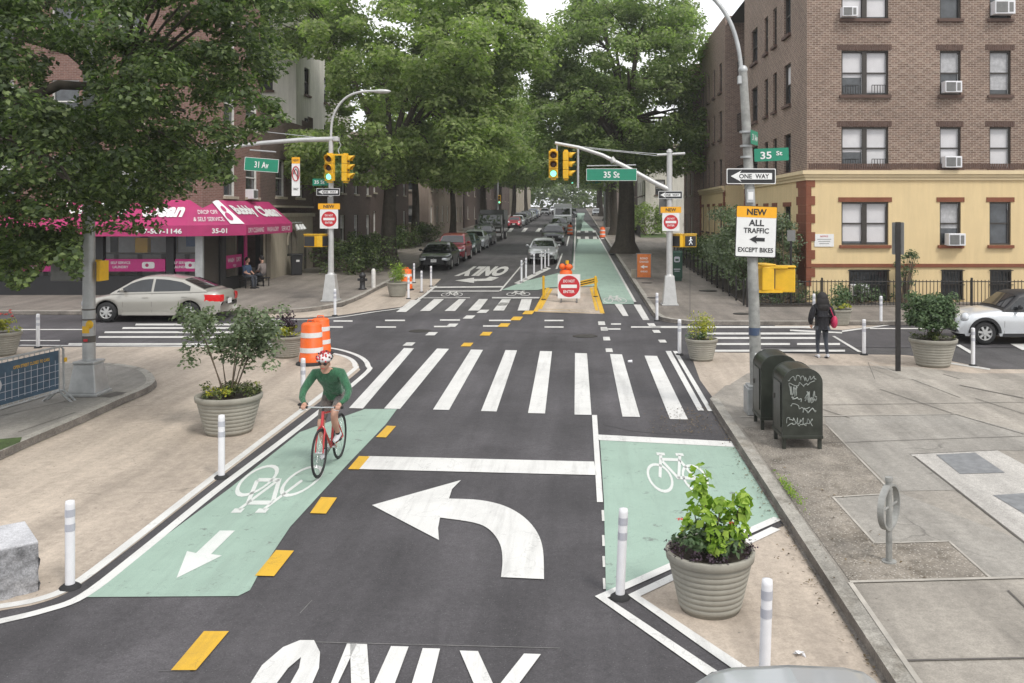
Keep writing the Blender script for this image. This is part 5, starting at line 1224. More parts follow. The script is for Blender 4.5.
# 3. near right lamp pole
p = G(756.5, 413, .12); by = p.y; kx = by / F
NP = thing('lamp_post', 'tall grey lamp pole by the mailboxes carrying street, one way and traffic signs', 'lamp post', p)
def lx(px): return (px - 756.5) * kx
def lz(py): return HC + (213 - py) * kx - p.z
b = mb('galv'); b.box((lx(757), 0, .24), (.42, .42, .48)); b.box((lx(757), 0, .5), (.36, .36, .05)); b.build('base', NP, bevel=.015)
mb('pole_dark').tube([(0, 0, .3), (lx(755), 0, lz(340)), (lx(751), 0, lz(215)), (lx(746.5), 0, lz(130)), (lx(743), 0, lz(70))], [.115, .105, .095, .085, .075], 16).build('pole', NP)
a = mb('galv'); a.tube([tuple(q) for q in smooth([(lx(741), 0, lz(82)), (lx(740.5), 0, lz(62)), (lx(736), 0, lz(38)), (lx(727), 0, lz(16)), (lx(712), 0, lz(-3)), (lx(690), 0, lz(-16)), (lx(660), 0, lz(-22))], 4)], .04, 8); a.sphere((lx(743), 0, lz(70)), .09, 12); a.box((lx(741), 0, lz(80)), (.12, .12, .14)); a.build('lamp_arm', NP)
q = mb('galv'); q.sphere((lx(645), 0, lz(-22)), .3, 14, (1.2, .5, .3)); q.build('lamp_head', NP)
a = mb('galv')
for py in (133, 147, 158, 170, 182, 215, 240, 255): a.cyl((lx(743 + (py - 70) * .038), 0, lz(py)), (lx(743 + (py - 70) * .038), 0, lz(py) + .035), .11, n=14)
a.build('strap', NP)
o, t = sign(NP, 'street_name_sign', (lx(754), -.05, lz(138)), R(66), .55, .25, 'sign_green'); t.mat('sign_white'); sign_text(t, '31 Av', 0, 0, .12, -.008, .4); t.build('lettering', o)
o, t = sign(NP, 'street_name_sign', (lx(771), -.04, lz(154.7)), R(-4), .62, .235, 'sign_green', tilt=R(-2)); t.mat('sign_white'); sign_text(t, '35', -.1, -.01, .135, -.008, .2); sign_text(t, 'St', .14, .02, .08, -.008, .11); t.build('lettering', o)
one_way(NP, (lx(750), -.12, lz(176.5)), R(3), .90, .28, R(0))
b = mb('galv'); b.box((lx(749), -.13, lz(196)), (.14, .06, .24)); b.build('regulation_sticker', NP); b = mb('sign_white'); b.box((lx(749), -.165, lz(196)), (.09, .01, .14)); b.build('sticker', NP)
o, t = sign(NP, 'traffic_sign', (lx(754.5), -.15, lz(231.5)), R(2), .75, .93, 'sign_white', border='black', tilt=R(2))
t.mat('sign_orange'); t.prism(rrect(0, .355, .73, .2, .02, -.006), (0, .003, 0)); t.mat('black'); sign_text(t, 'NEW', 0, .355, .115, -.011, .36, .03)
sign_text(t, 'ALL', 0, .16, .115, -.009, .28, .025); sign_text(t, 'TRAFFIC', 0, .02, .095, -.009, .46, .02); left_arrow(t, .02, -.14, .28, .15, .065, -.009); sign_text(t, 'EXCEPT BIKES', 0, -.33, .085, -.009, .64, .02)
t.build('lettering', o)
ped_signal(NP, (lx(785), .25, lz(281)), R(170), False); ped_signal(NP, (lx(767), .3, lz(279)), R(100), False)
b = mb('yel_metal'); b.box((lx(772), .1, lz(267.5)), (.62, .05, .045)); b.box((lx(770), .1, lz(292)), (.5, .05, .045)); b.build('signal_bracket', NP)
b = mb('sign_white'); b.lathe([(.112, 0), (.112, .11)], (lx(756), 0, lz(358)), 14); b.mat('cp_blue'); b.lathe([(.109, 0), (.108, .14)], (lx(754.5), 0, lz(335)), 14); b.build('sticker', NP)

# 4. near left tall pole
p = G(89, 394, .12); by = p.y; kx = by / F
LP = thing('lamp_post', 'thick grey pole with tapered base rising into the dark tree', 'lamp post', p)
def lx(px): return (px - 89) * kx
def lz(py): return HC + (213 - py) * kx - p.z
b = mb('galv'); b.box((0, 0, .03), (.62, .62, .07)); b.box((0, 0, .34), (.56, .56, .56), taper=.72); b.box((0, 0, .65), (.44, .44, .06)); b.build('base', LP, bevel=.02)
mb('galv').tube([(0, 0, .6), (0, 0, 9.5)], [.125, .10], 8).build('pole', LP)
b = mb('joint'); b.lathe([(.128, 0), (.128, .13)], (0, 0, lz(342)), 8); b.lathe([(.127, 0), (.127, .03)], (0, 0, lz(310)), 8); b.lathe([(.127, 0), (.127, .03)], (0, 0, lz(320)), 8); b.mat('yel_metal'); b.sphere((.05, -.09, lz(324)), .09, 10, (1, .5, 1)); b.box((.0, -.12, lz(329)), (.13, .02, .14)); b.mat('sign_red'); b.box((.0, -.13, lz(339.5)), (.08, .01, .05)); b.build('sticker', LP)
b = mb('sign_back'); b.M = Matrix.Translation((-.45, .1, lz(272))); b.box((0, 0, 0), (.6, .3, .36)); b.M = Matrix.Identity(4); o = b.build('pedestrian_signal', LP, bevel=.02)
b = mb('yel_metal'); b.box((.22, .1, lz(271)), (.06, .35, .4)); b.box((-.05, .1, lz(261)), (.5, .05, .04)); b.build('signal_bracket', LP)

# 5. lone dark sign post seen from behind
p = G(898, 371, .02)
BPl = thing('sign_post', 'thin black post with the grey back of a parking sign beside a planter', 'sign post', p); kx = p.y / F
mb('black_metal').box((0, 0, (HC + (213 - 222) * kx - p.z) / 2), (.11, .05, (HC + (213 - 222) * kx - p.z))).build('post', BPl)
o, t = sign(BPl, 'sign_panel', (.02, .05, HC + (213 - 238.5) * kx - p.z), R(150), .27, .75, 'sign_white'); 
p = G(68 / 2.96 + 768, 304, .12)
BP2 = thing('sign_post', 'slim black post on the far kerb behind the yellow pedestrian signals', 'sign post', p); mb('black_metal').cyl((0, 0, 0), (0, 0, 2.7), .045, n=8).build('post', BP2); mb('sign_back').box((0, -.05, 2.5), (.3, .02, .4)).build('sign_panel', BP2)

# ------------------------------------------------------------------ street furniture
def flexpost(loc, label, group, key='white_pl', h=.92, rz=0, lean=0):
    t = thing('flexible_post', label, 'bollard', loc, rz, group)
    b = mb('rubber'); b.lathe([(0, .045), (.06, .045), (.085, .035), (.1, .02), (.11, 0)], n=9); b.build('base', t)
    q = mb(key); q.lathe([(.047, .03), (.047, h - .05), (.043, h - .01), (.0, h)], n=16); q.M = Matrix.Rotation(lean, 4, 'Y'); q.v = [tuple(q.M @ Vector(v)) for v in q.v]; q.build('post', t)
    s = mb('refl' if key == 'white_pl' else key); 
    for z in (h - .17, h - .32): s.lathe([(.0495, z), (.0495, z + .075)], n=16)
    s.v = [tuple(q.M @ Vector(v)) for v in s.v]; s.build('reflective_band', t); return t
FG = 'white flexible posts'
fp = [(70, 588, 0, 'white flexible post beside the stone block at bottom left'), (221.5, 478, 0, 'white flexible post in front of the big planter on the left'), (303, 405, 0, 'white flexible post in front of the orange barrel'),
      (38, 348, 0, 'white flexible post left of the thick grey pole, on the plaza edge'), (620, 598, .04, 'leaning translucent white post at the tip of the painted corner'), (764, 689, .03, 'white post rising behind the silver car roof at the bottom'),
      (679.5, 355, 0, 'white post left of the small planter on the right corner'), (657, 321, 0, 'slim white post on the far right kerb below the signal mast'), (864, 355, 0, 'white post right of the walking woman'), (881, 325, 0, 'white post on the far side of the side street by the fence'),
      (973, 366, 0, 'white post in front of the white hatchback'), (814, 322, 0, 'white post on the far kerb left of the walking woman'), (335, 316, 0, 'white post at the foot of the left signal mast'), (408.5, 299, 0, 'white post in front of the small orange barrel'), (421.5, 292.5, 0, 'middle white post near the far left planter'),
      (431, 286.5, 0, 'white post nearest to the first black parked car'), (414, 283, 0, 'white post behind the small orange barrel')]
for x, y, le, lb in fp: flexpost(G(x, y), lb, FG, lean=le)
for k, (x, y) in enumerate([(521.5, 282.5), (526, 279.5), (534, 274.5), (541.5, 270.5), (545, 268.7), (548.5, 267)]):
    flexpost(G(x, y), ('nearest of the six', 'second nearest of the six', 'third nearest of the six', 'fourth of the six', 'fifth of the six', 'farthest of the six')[k] + ' white posts in front of the silver sedan', 'six white posts before the silver sedan', h=1.05)
flexpost(G(543.5, 300), 'yellow post on the left edge of the painted island', 'yellow island posts', 'yel_metal', h=.95); flexpost(G(595.5, 297), 'yellow post on the right edge of the painted island', 'yellow island posts', 'yel_metal', h=.85)

def planter_mesh(t, d, h, bd):
    r, rb = d / 2, bd / 2; p = mb('planter'); prof = [(0, .0), (rb, .0), (rb, .03)]; n = 8
    for i in range(n):
        z0 = .03 + (h * .84 - .03) * i / n; z1 = .03 + (h * .84 - .03) * (i + 1) / n; r0 = rb + (r * .94 - rb) * (z0 / (h * .84)); r1 = rb + (r * .94 - rb) * (z1 / (h * .84))
        dz_ = z1 - z0; prof += [(r0, z0), (r0 + .007, z0 + dz_ * .08), (r0 + (r1 - r0) * .9 + .007, z0 + dz_ * .88), (r1 - .002, z1 - dz_ * .04)]
    prof += [(r * .95, h * .845), (r * 1.0, h * .86), (r * 1.02, h * .98), (r * 1.0, h), (r * .93, h), (r * .92, h * .9), (r * .9, h * .85)]
    p.lathe(prof, n=40); p.build('pot', t); s = mb('soil'); s.lathe([(0, h * .93), (r * .92, h * .9)], n=24); s.build('soil', t)
def plant_stems(t, n, h, spread, z0, seed, r=.008):
    rd = random.Random(seed); s = mb('twig'); tips = []
    for i in range(n):
        a = rd.uniform(0, 2 * PI); q = rd.uniform(.3, 1) * spread; b = Vector((math.cos(a) * .08, math.sin(a) * .08, z0 - .03)); e = Vector((math.cos(a) * q, math.sin(a) * q, z0 + h * rd.uniform(.55, 1)))
        mid = b.lerp(e, .5) + Vector((rd.uniform(-.05, .05), rd.uniform(-.05, .05), h * .12)); s.tube([b, b.lerp(mid, .6), mid, mid.lerp(e, .6), e], [r, r * .8, r * .6, r * .45, r * .25], 5); tips += [e, mid.lerp(e, .5), mid]
        for k in range(3):
            f = rd.uniform(.35, .95); c = mid.lerp(e, f); d = c + Vector((rd.uniform(-1, 1), rd.uniform(-1, 1), rd.uniform(.1, .9))) * h * .25; s.tube([c, d], [r * .4, r * .15], 4); tips += [d, c.lerp(d, .5)]
    s.build('stem', t); return tips
def foliage(t, nm, centers, rad, per, size, mat, seed, squash=.7, aspect=.62):
    rng = np.random.default_rng(seed); C = np.array([tuple(c) for c in centers], float); P, N = clump_points(rng, C, rng.uniform(.7, 1.3, len(C)) * rad, per, squash)
    return leaf_mesh(nm, P, N, size, mat, rng, t, aspect=aspect)
def ringpts(n, r0, r1, z, dz, seed):
    rd = random.Random(seed); return [(math.cos(a) * q, math.sin(a) * q, z + rd.uniform(0, dz)) for a, q in ((rd.uniform(0, 2 * PI), rd.uniform(r0, r1)) for _ in range(n))]
def planter(px, py, d, h, label, kind, seed, ph=.6, sp=.5):
    g = G(px, py); t = thing('planter', label, 'planter', g, 0, 'round grey ribbed street planters'); planter_mesh(t, d, h, d * .68); r = d / 2
    return t, h, r
t, h, r = planter(229, 432, 1.10, .66, 'big ribbed planter with an airy tall shrub, left of the cyclist', 0, 1)
tips = plant_stems(t, 9, 1.35, .75, h, 3, .013); 
rd = random.Random(9); tips += [Vector((-.75, .1, h + .55)), Vector((-.7, 0, h + .8)), Vector((.65, .1, h + .7)), Vector((.75, -.1, h + .5)), Vector((-.35, 0, h + 1.25)), Vector((.3, 0, h + 1.0)), Vector((-.6, -.2, h + 1.05)), Vector((.1, 0, h + .6))]
foliage(t, 'shrub', tips, .19, 42, .085, 'leaf_sage', 4, .8, .6); foliage(t, 'ground_plants', ringpts(46, 0, r * .88, h + .02, .12, 5), .10, 34, .045, 'leaf_ivy', 5); foliage(t, 'flowering_plants', ringpts(10, r * .5, r * .9, h + .05, .1, 6), .08, 26, .05, 'leaf_yel', 6)
t, h, r = planter(710, 607, .87, .585, 'near ribbed planter with lush lime and purple leaves at bottom right', 1, 2)
tips = [(-.05, 0, h + .45), (-.09, .02, h + .6), (.02, .05, h + .35), (.1, 0, h + .42), (.22, 0, h + .3), (.3, 0, h + .42), (.34, .05, h + .36), (-.22, 0, h + .22), (-.15, .1, h + .35), (.0, -.2, h + .18), (.15, -.15, h + .2), (-.05, -.1, h + .3), (.28, -.1, h + .18), (.2, .2, h + .3), (.05, -.28, h + .1)]
s = mb('twig'); [s.tube([(x * .3, y * .3, h - .05), (x * .8, y * .8, h + (z - h) * .6), (x, y, z)], .006, 5) for x, y, z in tips]; s.build('stem', t)
foliage(t, 'leafy_plant', tips + [(-.1, .02, h + .7), (.34, .02, h + .5)], .10, 26, .105, 'leaf_lime', 11, 1.3, .66); foliage(t, 'low_foliage', ringpts(30, .05, r * .85, h + .02, .2, 7), .1, 26, .075, 'leaf_shrub', 12)
foliage(t, 'purple_plants', [(math.cos(a) * r * .9, math.sin(a) * r * .9, h + .04) for a in [R(k) for k in (185, 200, 215, 240, 262, 275, 320, 340, 355, 10)]], .075, 40, .03, 'leaf_purple', 13, .8)
M['petal'] = plain('petal_red', (.6, .07, .06), .6); foliage(t, 'red_flowers', [(-.3, -.05, h + .3), (.18, -.1, h + .28), (-.26, 0, h + .2)], .04, 8, .035, 'petal', 14)
t, h, r = planter(701.5, 360, .80, .54, 'small planter with a yellow green tuft at the right crossing corner', 2, 3)
foliage(t, 'tuft', ringpts(26, 0, r * .8, h + .05, .5, 8), .13, 36, .07, 'leaf_yel', 15, 1.2, .35); foliage(t, 'ground_plants', ringpts(20, 0, r * .9, h + .02, .1, 9), .1, 26, .05, 'leaf_shrub', 16)
t, h, r = planter(287, 357, .80, .54, 'planter with yellow and dark leaves behind the orange barrel', 2, 4)
foliage(t, 'dark_plants', ringpts(16, 0, r * .6, h + .15, .35, 8), .13, 36, .07, 'leaf_purple', 17, 1.1); foliage(t, 'ground_plants', ringpts(30, 0, r * .95, h + .05, .18, 9), .1, 34, .055, 'leaf_yel', 18)
t, h, r = planter(397.5, 296.5, .88, .58, 'planter at the far left corner by the small orange barrel', 2, 5)
foliage(t, 'grassy_plant', ringpts(24, 0, r * .8, h + .1, .55, 8), .16, 36, .09, 'leaf_lime', 19, 1.3, .35)
t, h, r = planter(933, 365.5, 1.10, .66, 'planter with a dense round green bush beside the dark sign post', 2, 6)
tips = plant_stems(t, 8, .75, .55, h, 13, .013); foliage(t, 'shrub', [(x, y, h + z) for x, y, z in [(rd.uniform(-.55, .36), rd.uniform(-.4, .4), rd.uniform(.3, 1.0)) for _ in range(100)] if (x / .85) ** 2 + ((z - .75) / .5) ** 2 < 1], .18, 120, .07, 'leaf_shrub', 20, .8)
foliage(t, 'ground_plants', ringpts(34, 0, r * .9, h + .02, .12, 9), .1, 30, .05, 'leaf_ivy', 21)
t, h, r = planter(840, 325, .74, .5, 'planter with yellow flowers on the far kerb beyond the walking woman', 2, 7)
foliage(t, 'shrub', ringpts(22, 0, r * .8, h + .1, .6, 8), .16, 36, .08, 'leaf_shrub', 22, 1.2); foliage(t, 'yellow_flowers', ringpts(14, r * .3, r, h + .05, .12, 3), .09, 26, .06, 'leaf_yel', 23)
t, h, r = planter(1, 355, .95, .6, 'planter with flowers cut by the left edge of the photo', 2, 8)
foliage(t, 'ground_plants', ringpts(30, 0, r * .9, h + .05, .25, 9), .12, 34, .06, 'leaf_yel', 24); foliage(t, 'pink_flowers', ringpts(6, 0, r * .7, h + .35, .2, 3), .05, 14, .05, 'petal', 25)

def barrel(loc, label, s=1):
    t = thing('traffic_barrel', label, 'traffic barrel', loc, 0, 'orange traffic barrels'); b = mb('rubber'); b.lathe([(0, .07), (.3, .07), (.36, .04), (.37, 0)], n=28); b.build('base', t)
    q = mb('orange'); q.lathe([(.285, .05), (.285, .22), (.27, .23), (.27, .42), (.26, .43), (.26, .62), (.25, .63), (.25, .80), (.24, .81), (.24, .95), (.2, 1.0), (.06, 1.02), (.0, 1.02)], n=32); q.build('drum', t)
    w = mb('sign_white'); w.lathe([(.274, .30), (.274, .42)], n=32); w.lathe([(.254, .66), (.254, .78)], n=32); w.build('reflective_band', t); q = mb('orange'); q.tube([(-.1, 0, 1.0), (-.08, 0, 1.07), (.08, 0, 1.07), (.1, 0, 1.0)], .018, 6); q.build('handle', t); t.scale = (s, s, s); return t
barrel(G(311.5, 364), 'big orange and white barrel beside the left planter'); barrel(G(320.5, 354), 'second orange barrel half hidden behind the big barrel', .92); barrel(G(406.5, 290), 'small orange barrel at the far left corner beside a planter', .9)
barrel(G(570, 235), 'orange barrel standing beside the far black suv'); barrel(G(602.5, 238), 'orange barrel at the kerb by the big right tree')
barrel(G(566, 296), 'orange barrel behind the do not enter board on the island', 1.05)
# do-not-enter board on the island
p = G(569, 302.5); kx = p.y / F
DB = thing('road_sign_board', 'white board with red do not enter disc on the painted island', 'road sign', p)
s_ = mb('sign_back'); s_.box((-.3, .12, .05), (.05, .7, .05)); s_.box((.3, .12, .05), (.05, .7, .05)); s_.tube([(-.3, 0, .05), (-.3, .03, 1.0)], .02, 5); s_.tube([(.3, 0, .05), (.3, .03, 1.0)], .02, 5); s_.build('stand', DB)
o, t = sign(DB, 'sign_panel', (0, -.02, .62), 0, .86, .92, 'sign_white'); t.mat('sign_red'); t.prism(disc(0, .0, .41, -.006), (0, .004, 0)); t.mat('sign_white'); t.prism(rrect(0, 0, .6, .13, .01, -.01), (0, .003, 0)); sign_text(t, 'DO NOT', 0, .2, .11, -.01, .44); sign_text(t, 'ENTER', 0, -.2, .11, -.01, .42); t.build('lettering', o)
c_ = thing('warning_lamp', 'orange warning lamp and sandbag on top of the island barrel', 'warning lamp', G(566, 296) + Vector((0, 0, 1.1))); m = mb('orange'); m.sphere((-.15, -.1, .1), .13, 12); m.sphere((.12, -.05, .08), .16, 12, (1, .8, .8)); m.build('lamp_housing', c_); m = mb('yel_metal'); m.cyl((.05, .02, .2), (.05, .02, .34), .07, n=10); m.build('lens', c_)
p = G(588, 294); hb = thing('hazard_plank', 'yellow and black striped plank beside the island barrel', 'barrier', p, R(8)); m = mb('yel_metal'); m.box((0, 0, .5), (.8, .04, .22), M2=Matrix.Rotation(R(-12), 4, 'Y')); 
for x in (-.35, .35): m.box((x, .0, .22), (.05, .05, .44))
m.build('plank', hb); m = mb('black'); 
for k in range(2): m.box((0, -.025, .46 + k * .09), (.7, .01, .035), M2=Matrix.Rotation(R(-12), 4, 'Y'))
m.build('stripe', hb)

# mailboxes
def mailbox(x, y, label, graf):
    t = thing('mailbox', label, 'mailbox', (x, y, gz(y) + .12), R(0), 'dark relay mailboxes'); w, d, h, z0 = .62, .68, 1.27, .17; r = .27
    prof = [(-w / 2, z0), (w / 2, z0)] + [(w / 2 - r + r * math.cos(R(a)), h - r * .85 + r * .85 * math.sin(R(a))) for a in range(0, 91, 10)] + [(-w / 2 + r - r * math.sin(R(a)), h - r * .85 + r * .85 * math.cos(R(a))) for a in range(0, 91, 10)]
    m = mb('mailbox'); m.prism([(a, 0, b) for a, b in prof], (0, d, 0)); o = m.build('body', t, bevel=.012)
    m = mb('mailbox')
    for yy in (-.006, d - .02):
        pp = prof[1:]; m.prism([(a * 1.02, yy, z0 + (b - z0) * 1.008) for a, b in prof], (0, .026, 0))
    m.box((0, d / 2, z0 + .03), (w + .03, d + .03, .05)); m.build('rim', t, bevel=.006)
    for sx in (-1, 1):
        for yy in (.05, d - .05): l = mb('mailbox'); l.box((sx * (w / 2 - .03), yy, z0 / 2), (.055, .055, z0)); l.build('leg', t)
    m = mb('mailbox'); m.box((-w / 2 - .008, d / 2, .68), (.02, d * .72, .7)); m.build('door', t, bevel=.006); m = mb('joint'); m.box((-w / 2 - .025, d * .75, .75), (.02, .04, .08)); m.build('lock', t)
    if graf:
        g = mb('graffiti'); rr = random.Random(4)
        for (cx, cz, sx_, sz_, n) in ((.0, 1.12, .22, .05, 22), (-.02, 1.03, .2, .05, 16), (.13, .84, .08, .08, 18), (.12, .78, .09, .05, 12), (-.05, .46, .2, .05, 24), (-.04, .41, .18, .04, 14), (-.14, .92, .06, .09, 12), (-.05, .68, .16, .05, 12), (.1, .62, .1, .04, 8), (-.1, .78, .08, .05, 8)):
            pts = [(cx - sx_ + 2 * sx_ * i / n + rr.uniform(-.02, .02), -.012, cz + rr.uniform(-1, 1) * sz_) for i in range(n + 1)]; g.tube([tuple(q) for q in smooth(pts, 3)], .0065 if sx_ > .1 else .010, 4)
        g.build('graffiti', o)
    return t
mailbox(3.52, 14.05, 'front dark green mailbox covered in silver graffiti scrawls', True); mailbox(3.42, 15.2, 'plain dark mailbox standing behind the graffiti one', False)

# bike rack
p = G(889, 562, .12); br = thing('bike_rack', 'grey ring bike rack on a round post in the gravelly strip', 'bike rack', p, R(50))
m = mb('pole_dark'); m.cyl((0, 0, 0), (0, 0, .88), .034, n=14); m.cyl((0, 0, .88), (0, 0, .92), .042, n=14); m.cyl((0, 0, .78), (0, 0, .80), .038, n=14); m.cyl((0, 0, 0), (0, 0, .015), .08, n=14); m.build('post', br)
m = mb('pole_dark'); vs = []; n = 36; R0 = .235
for i in range(n):
    a = 2 * PI * i / n; 
    for dr, dy in ((-.012, -.035), (.012, -.035), (.012, .035), (-.012, .035)): vs.append(((R0 + dr) * math.cos(a), dy, .6 + (R0 + dr) * math.sin(a)))
m.add(vs, [(4 * i + j, 4 * ((i + 1) % n) + j, 4 * ((i + 1) % n) + (j + 1) % 4, 4 * i + (j + 1) % 4) for i in range(n) for j in range(4)], smooth=False); m.cyl((-R0, 0, .6), (R0, 0, .6), .014, n=8); m.build('ring', br)

# crowd barrier with blue banner
A = G(-34, 432, .12); B = G(64, 399, .12); d = B - A; Lb = d.length
cb = thing('crowd_barrier', 'steel crowd barrier with a blue banner cut by the left edge', 'barrier', A, math.atan2(d.y, d.x))
m = mb('galv'); m.tube([(0, 0, .22), (0, 0, 1.02), (.06, 0, 1.09), (Lb - .1, 0, 1.09 + .0), (Lb - .02, 0, 1.03), (Lb, 0, .22)], .021, 8); m.cyl((0, 0, .22), (Lb, 0, .22), .018, n=8)
for i in range(1, 18): m.cyl((Lb * i / 18, 0, .22), (Lb * i / 18, 0, 1.08), .009, n=6)
m.build('frame', cb)
for x in (.2, Lb - .2):
    m = mb('galv'); m.tube([(x, -.34, .0), (x, -.05, .24), (x, .05, .24), (x, .34, .0)], .02, 6); m.tube([(x + .12, -.34, .0), (x + .12, -.05, .24), (x + .12, .05, .24), (x + .12, .34, .0)], .02, 6); m.build('foot', cb)
b_ = mb('banner'); b_.box((Lb / 2 - .06, -.03, .66), (Lb - .28, .006, .74)); bo = b_.build('banner', cb)
t = mb('leaf_yel' if False else 'yel_metal'); t.cyl((Lb + .0, -.03, .78), (Lb, -.03, .86), .03, n=8); t.mat('yellow'); sign_text(t, 'OPEN STREET CLOSED TO CARS', Lb * .62, .9, .06, -.036, .95); t.mat('refl'); t.prism(disc(Lb * .26, .64, .13, -.036, 18), (0, .002, 0)); t.mat('banner'); t.prism(disc(Lb * .26, .64, .07, -.039, 14), (0, .002, 0)); t.mat('refl')
for i in range(13): t.box((.2 + i * (Lb - .5) / 12, -.035, .6), (.01, .003, .5))
for i in range(4): t.box((Lb / 2, -.035, .38 + i * .13), (Lb - .4, .003, .008))
t.build('lettering', bo)
# stone block
sbk = thing('stone_block', 'rough split-face grey granite block at the bottom left edge', 'stone block', (-6.44, 9.10, gz(9.1)), R(40))
m = mb('stoneblk'); nx, nz, ny = 20, 8, 14; rr = random.Random(2)
def sidegrid(fn, nu, nv):
    vs = [fn(i / nu, j / nv) for j in range(nv + 1) for i in range(nu + 1)]; fs = [(j * (nu + 1) + i, j * (nu + 1) + i + 1, (j + 1) * (nu + 1) + i + 1, (j + 1) * (nu + 1) + i) for j in range(nv) for i in range(nu)]; m.add(vs, fs, smooth=True)
hw_, hd_, hh_ = .8, .40, .50
def jit(u, v): return (.012 * math.sin(u * 17 + v * 13) + .010 * math.sin(u * 41 - v * 27) + rr.uniform(-.008, .008)) * min(1, 6 * (1 - v), 1)
sidegrid(lambda u, v: (-hw_ + 2 * hw_ * u, -hd_ - jit(u, v), hh_ * v), 40, 12); sidegrid(lambda u, v: (hw_ + jit(u, v), -hd_ + 2 * hd_ * u, hh_ * v), 24, 12)
sidegrid(lambda u, v: (hw_ - 2 * hw_ * u, hd_, hh_ * v), 10, 4); sidegrid(lambda u, v: (-hw_, hd_ - 2 * hd_ * u, hh_ * v), 10, 4); m.build('rough_side', sbk)
mb('stonetop').box((0, 0, hh_ + .01), (2 * hw_, 2 * hd_, .03)).build('smooth_top', sbk, bevel=.01)
# a-frame sign, news box, hydrant, bollard, bin
p = G(644, 279, .12); t0 = thing('sandwich_board', 'orange sandwich board sign standing on the far right sidewalk', 'sign', p, R(-6)); kx = p.y / F
m = mb('sign_back'); m.box((0, 0, .62), (.72, .05, 1.22)); m.box((0, .3, .55), (.7, .04, 1.1), M2=Matrix.Rotation(R(20), 4, 'X')); fo = m.build('frame', t0); m = mb('sign_orange'); M['sgo'] = plain('sign_orange2', (.62, .17, .035), .5); m = mb('sgo'); m.box((0, -.03, .63), (.64, .01, 1.1)); po = m.build('poster', t0)
t = mb('sign_white'); sign_text(t, 'ROAD', 0, .98, .1, -.04, .36); sign_text(t, 'CHANGES', 0, .82, .09, -.04, .42); left_arrow(t, 0, .58, .34, .2, .06, -.04); sign_text(t, 'AHEAD', 0, .36, .08, -.04, .34); t.build('lettering', po)
mb('stone').box((0, 0, .2), (.36, .3, .4)).build('crate').location = (0, 0, 0)
o = bpy.data.objects['crate']; o.location = G(635, 278, .12); tag(o, 'small cardboard box beside the orange sandwich board', 'box')
p = G(677, 281, .12); t0 = thing('newspaper_box', 'dark green newspaper box with a white emblem behind the far right mast', 'newspaper box', p, R(-4)); M['dkgreen'] = plain('dark_green', (.02, .07, .045), .5)
m = mb('dkgreen'); m.box((0, .15, .72), (.5, .35, 1.2)); m.box((0, .15, .06), (.44, .3, .12)); m.cyl((-.25, .15, 1.3), (.25, .15, 1.3), .1, n=12); bo = m.build('cabinet', t0, bevel=.02); t = mb('refl'); t.prism(rrect(0, 1.0, .26, .26, .06, -.04), (0, .01, 0)); t.box((0, -.04, .55), (.3, .01, .04)); t.box((0, -.04, .46), (.24, .01, .03)); t.mat('dkgreen'); t.box((0, -.046, .98), (.16, .006, .1)); t.build('emblem', bo)
p = G(362.5, 289.5, .12); t0 = thing('fire_hydrant', 'black fire hydrant on the far left sidewalk', 'hydrant', p); m = mb('black'); m.lathe([(0, 0), (.17, 0), (.17, .05), (.11, .08), (.11, .52), (.14, .54), (.14, .6), (.1, .68), (.04, .73), (0, .74)], n=16); m.build('barrel', t0); m = mb('black'); m.cyl((-.2, 0, .42), (.2, 0, .42), .055, n=10); m.cyl((0, 0, .42), (0, -.2, .42), .065, n=10); m.build('nozzle', t0)
p = G(373.5, 287.5, .12); t0 = thing('bollard', 'short white bollard beside the black fire hydrant', 'bollard', p); m = mb('frame_w'); m.lathe([(.09, 0), (.09, .72), (.06, .8), (0, .82)], n=14); m.build('post', t0)
p = G(296.5, 275, .12); t0 = thing('waste_bin', 'dark wheeled waste bin against the beige stone wall', 'waste bin', p, R(20)); m = mb('black'); m.box((0, 0, .5), (.5, .55, .95), taper=1.12); m.build('body', t0, bevel=.02); m = mb('black'); m.box((0, -.02, 1.02), (.62, .68, .08)); m.build('lid', t0, bevel=.02); t = mb('sign_white'); t.box((.05, -.31, .72), (.16, .01, .1)); t.build('label_plate', t0)
for y0 in ((-.2, .2)): m = mb('rubber'); m.cyl((y0, .28, .08), (y0 + .06, .28, .08), .09, n=12); m.build('wheel', t0)

# iron fences
def fence(pts, h, label, name='iron_fence', every=1.6, pick=.13, thick=.02):
    t = thing(name, label, 'fence', (0, 0, 0)); P = [Vector(p) for p in pts]; pk = mb('black_metal')
    for a, b in zip(P, P[1:]):
        L = (b - a).length; n = max(1, int(L / pick)); ang = math.atan2(b.y - a.y, b.x - a.x)
        for i in range(n + 1): q = a.lerp(b, i / n); z = gz(q.y) + .12; pk.box((q.x, q.y, z + h * .52), (thick, thick, h * .92), ang)
        for zz_ in (.1, h - .08): 
            c = a.lerp(b, .5); pk.cyl((a.x, a.y, gz(a.y) + .12 + zz_), (b.x, b.y, gz(b.y) + .12 + zz_), .018, n=6)
        k = max(1, int(L / every))
        for i in range(k + 1): q = a.lerp(b, i / k); o = mb('black_metal').box((q.x, q.y, gz(q.y) + .12 + h / 2 + .03), (.06, .06, h + .06), ang); o.build('post', t)
    pk.build('railing', t); return t
fence([(6.05, 32.0), (30, 32.0)], .98, 'black iron railing along the front of the brick apartment building', every=2.4)
fence([(6.0, 32.4), (6.0, 60)], .9, 'black iron railing along the side hedge of the brick building', every=1.5, pick=1.5, thick=.05)
fence([(5.9, 84), (5.9, 110)], 1.1, 'pale garden fence round the small far lawn', pick=.25)
tag(sheet('lawn', [(5.95, 84), (9, 84), (9, 92), (5.95, 92)], 'grass', .135, world=True), None, None, None, 'structure')
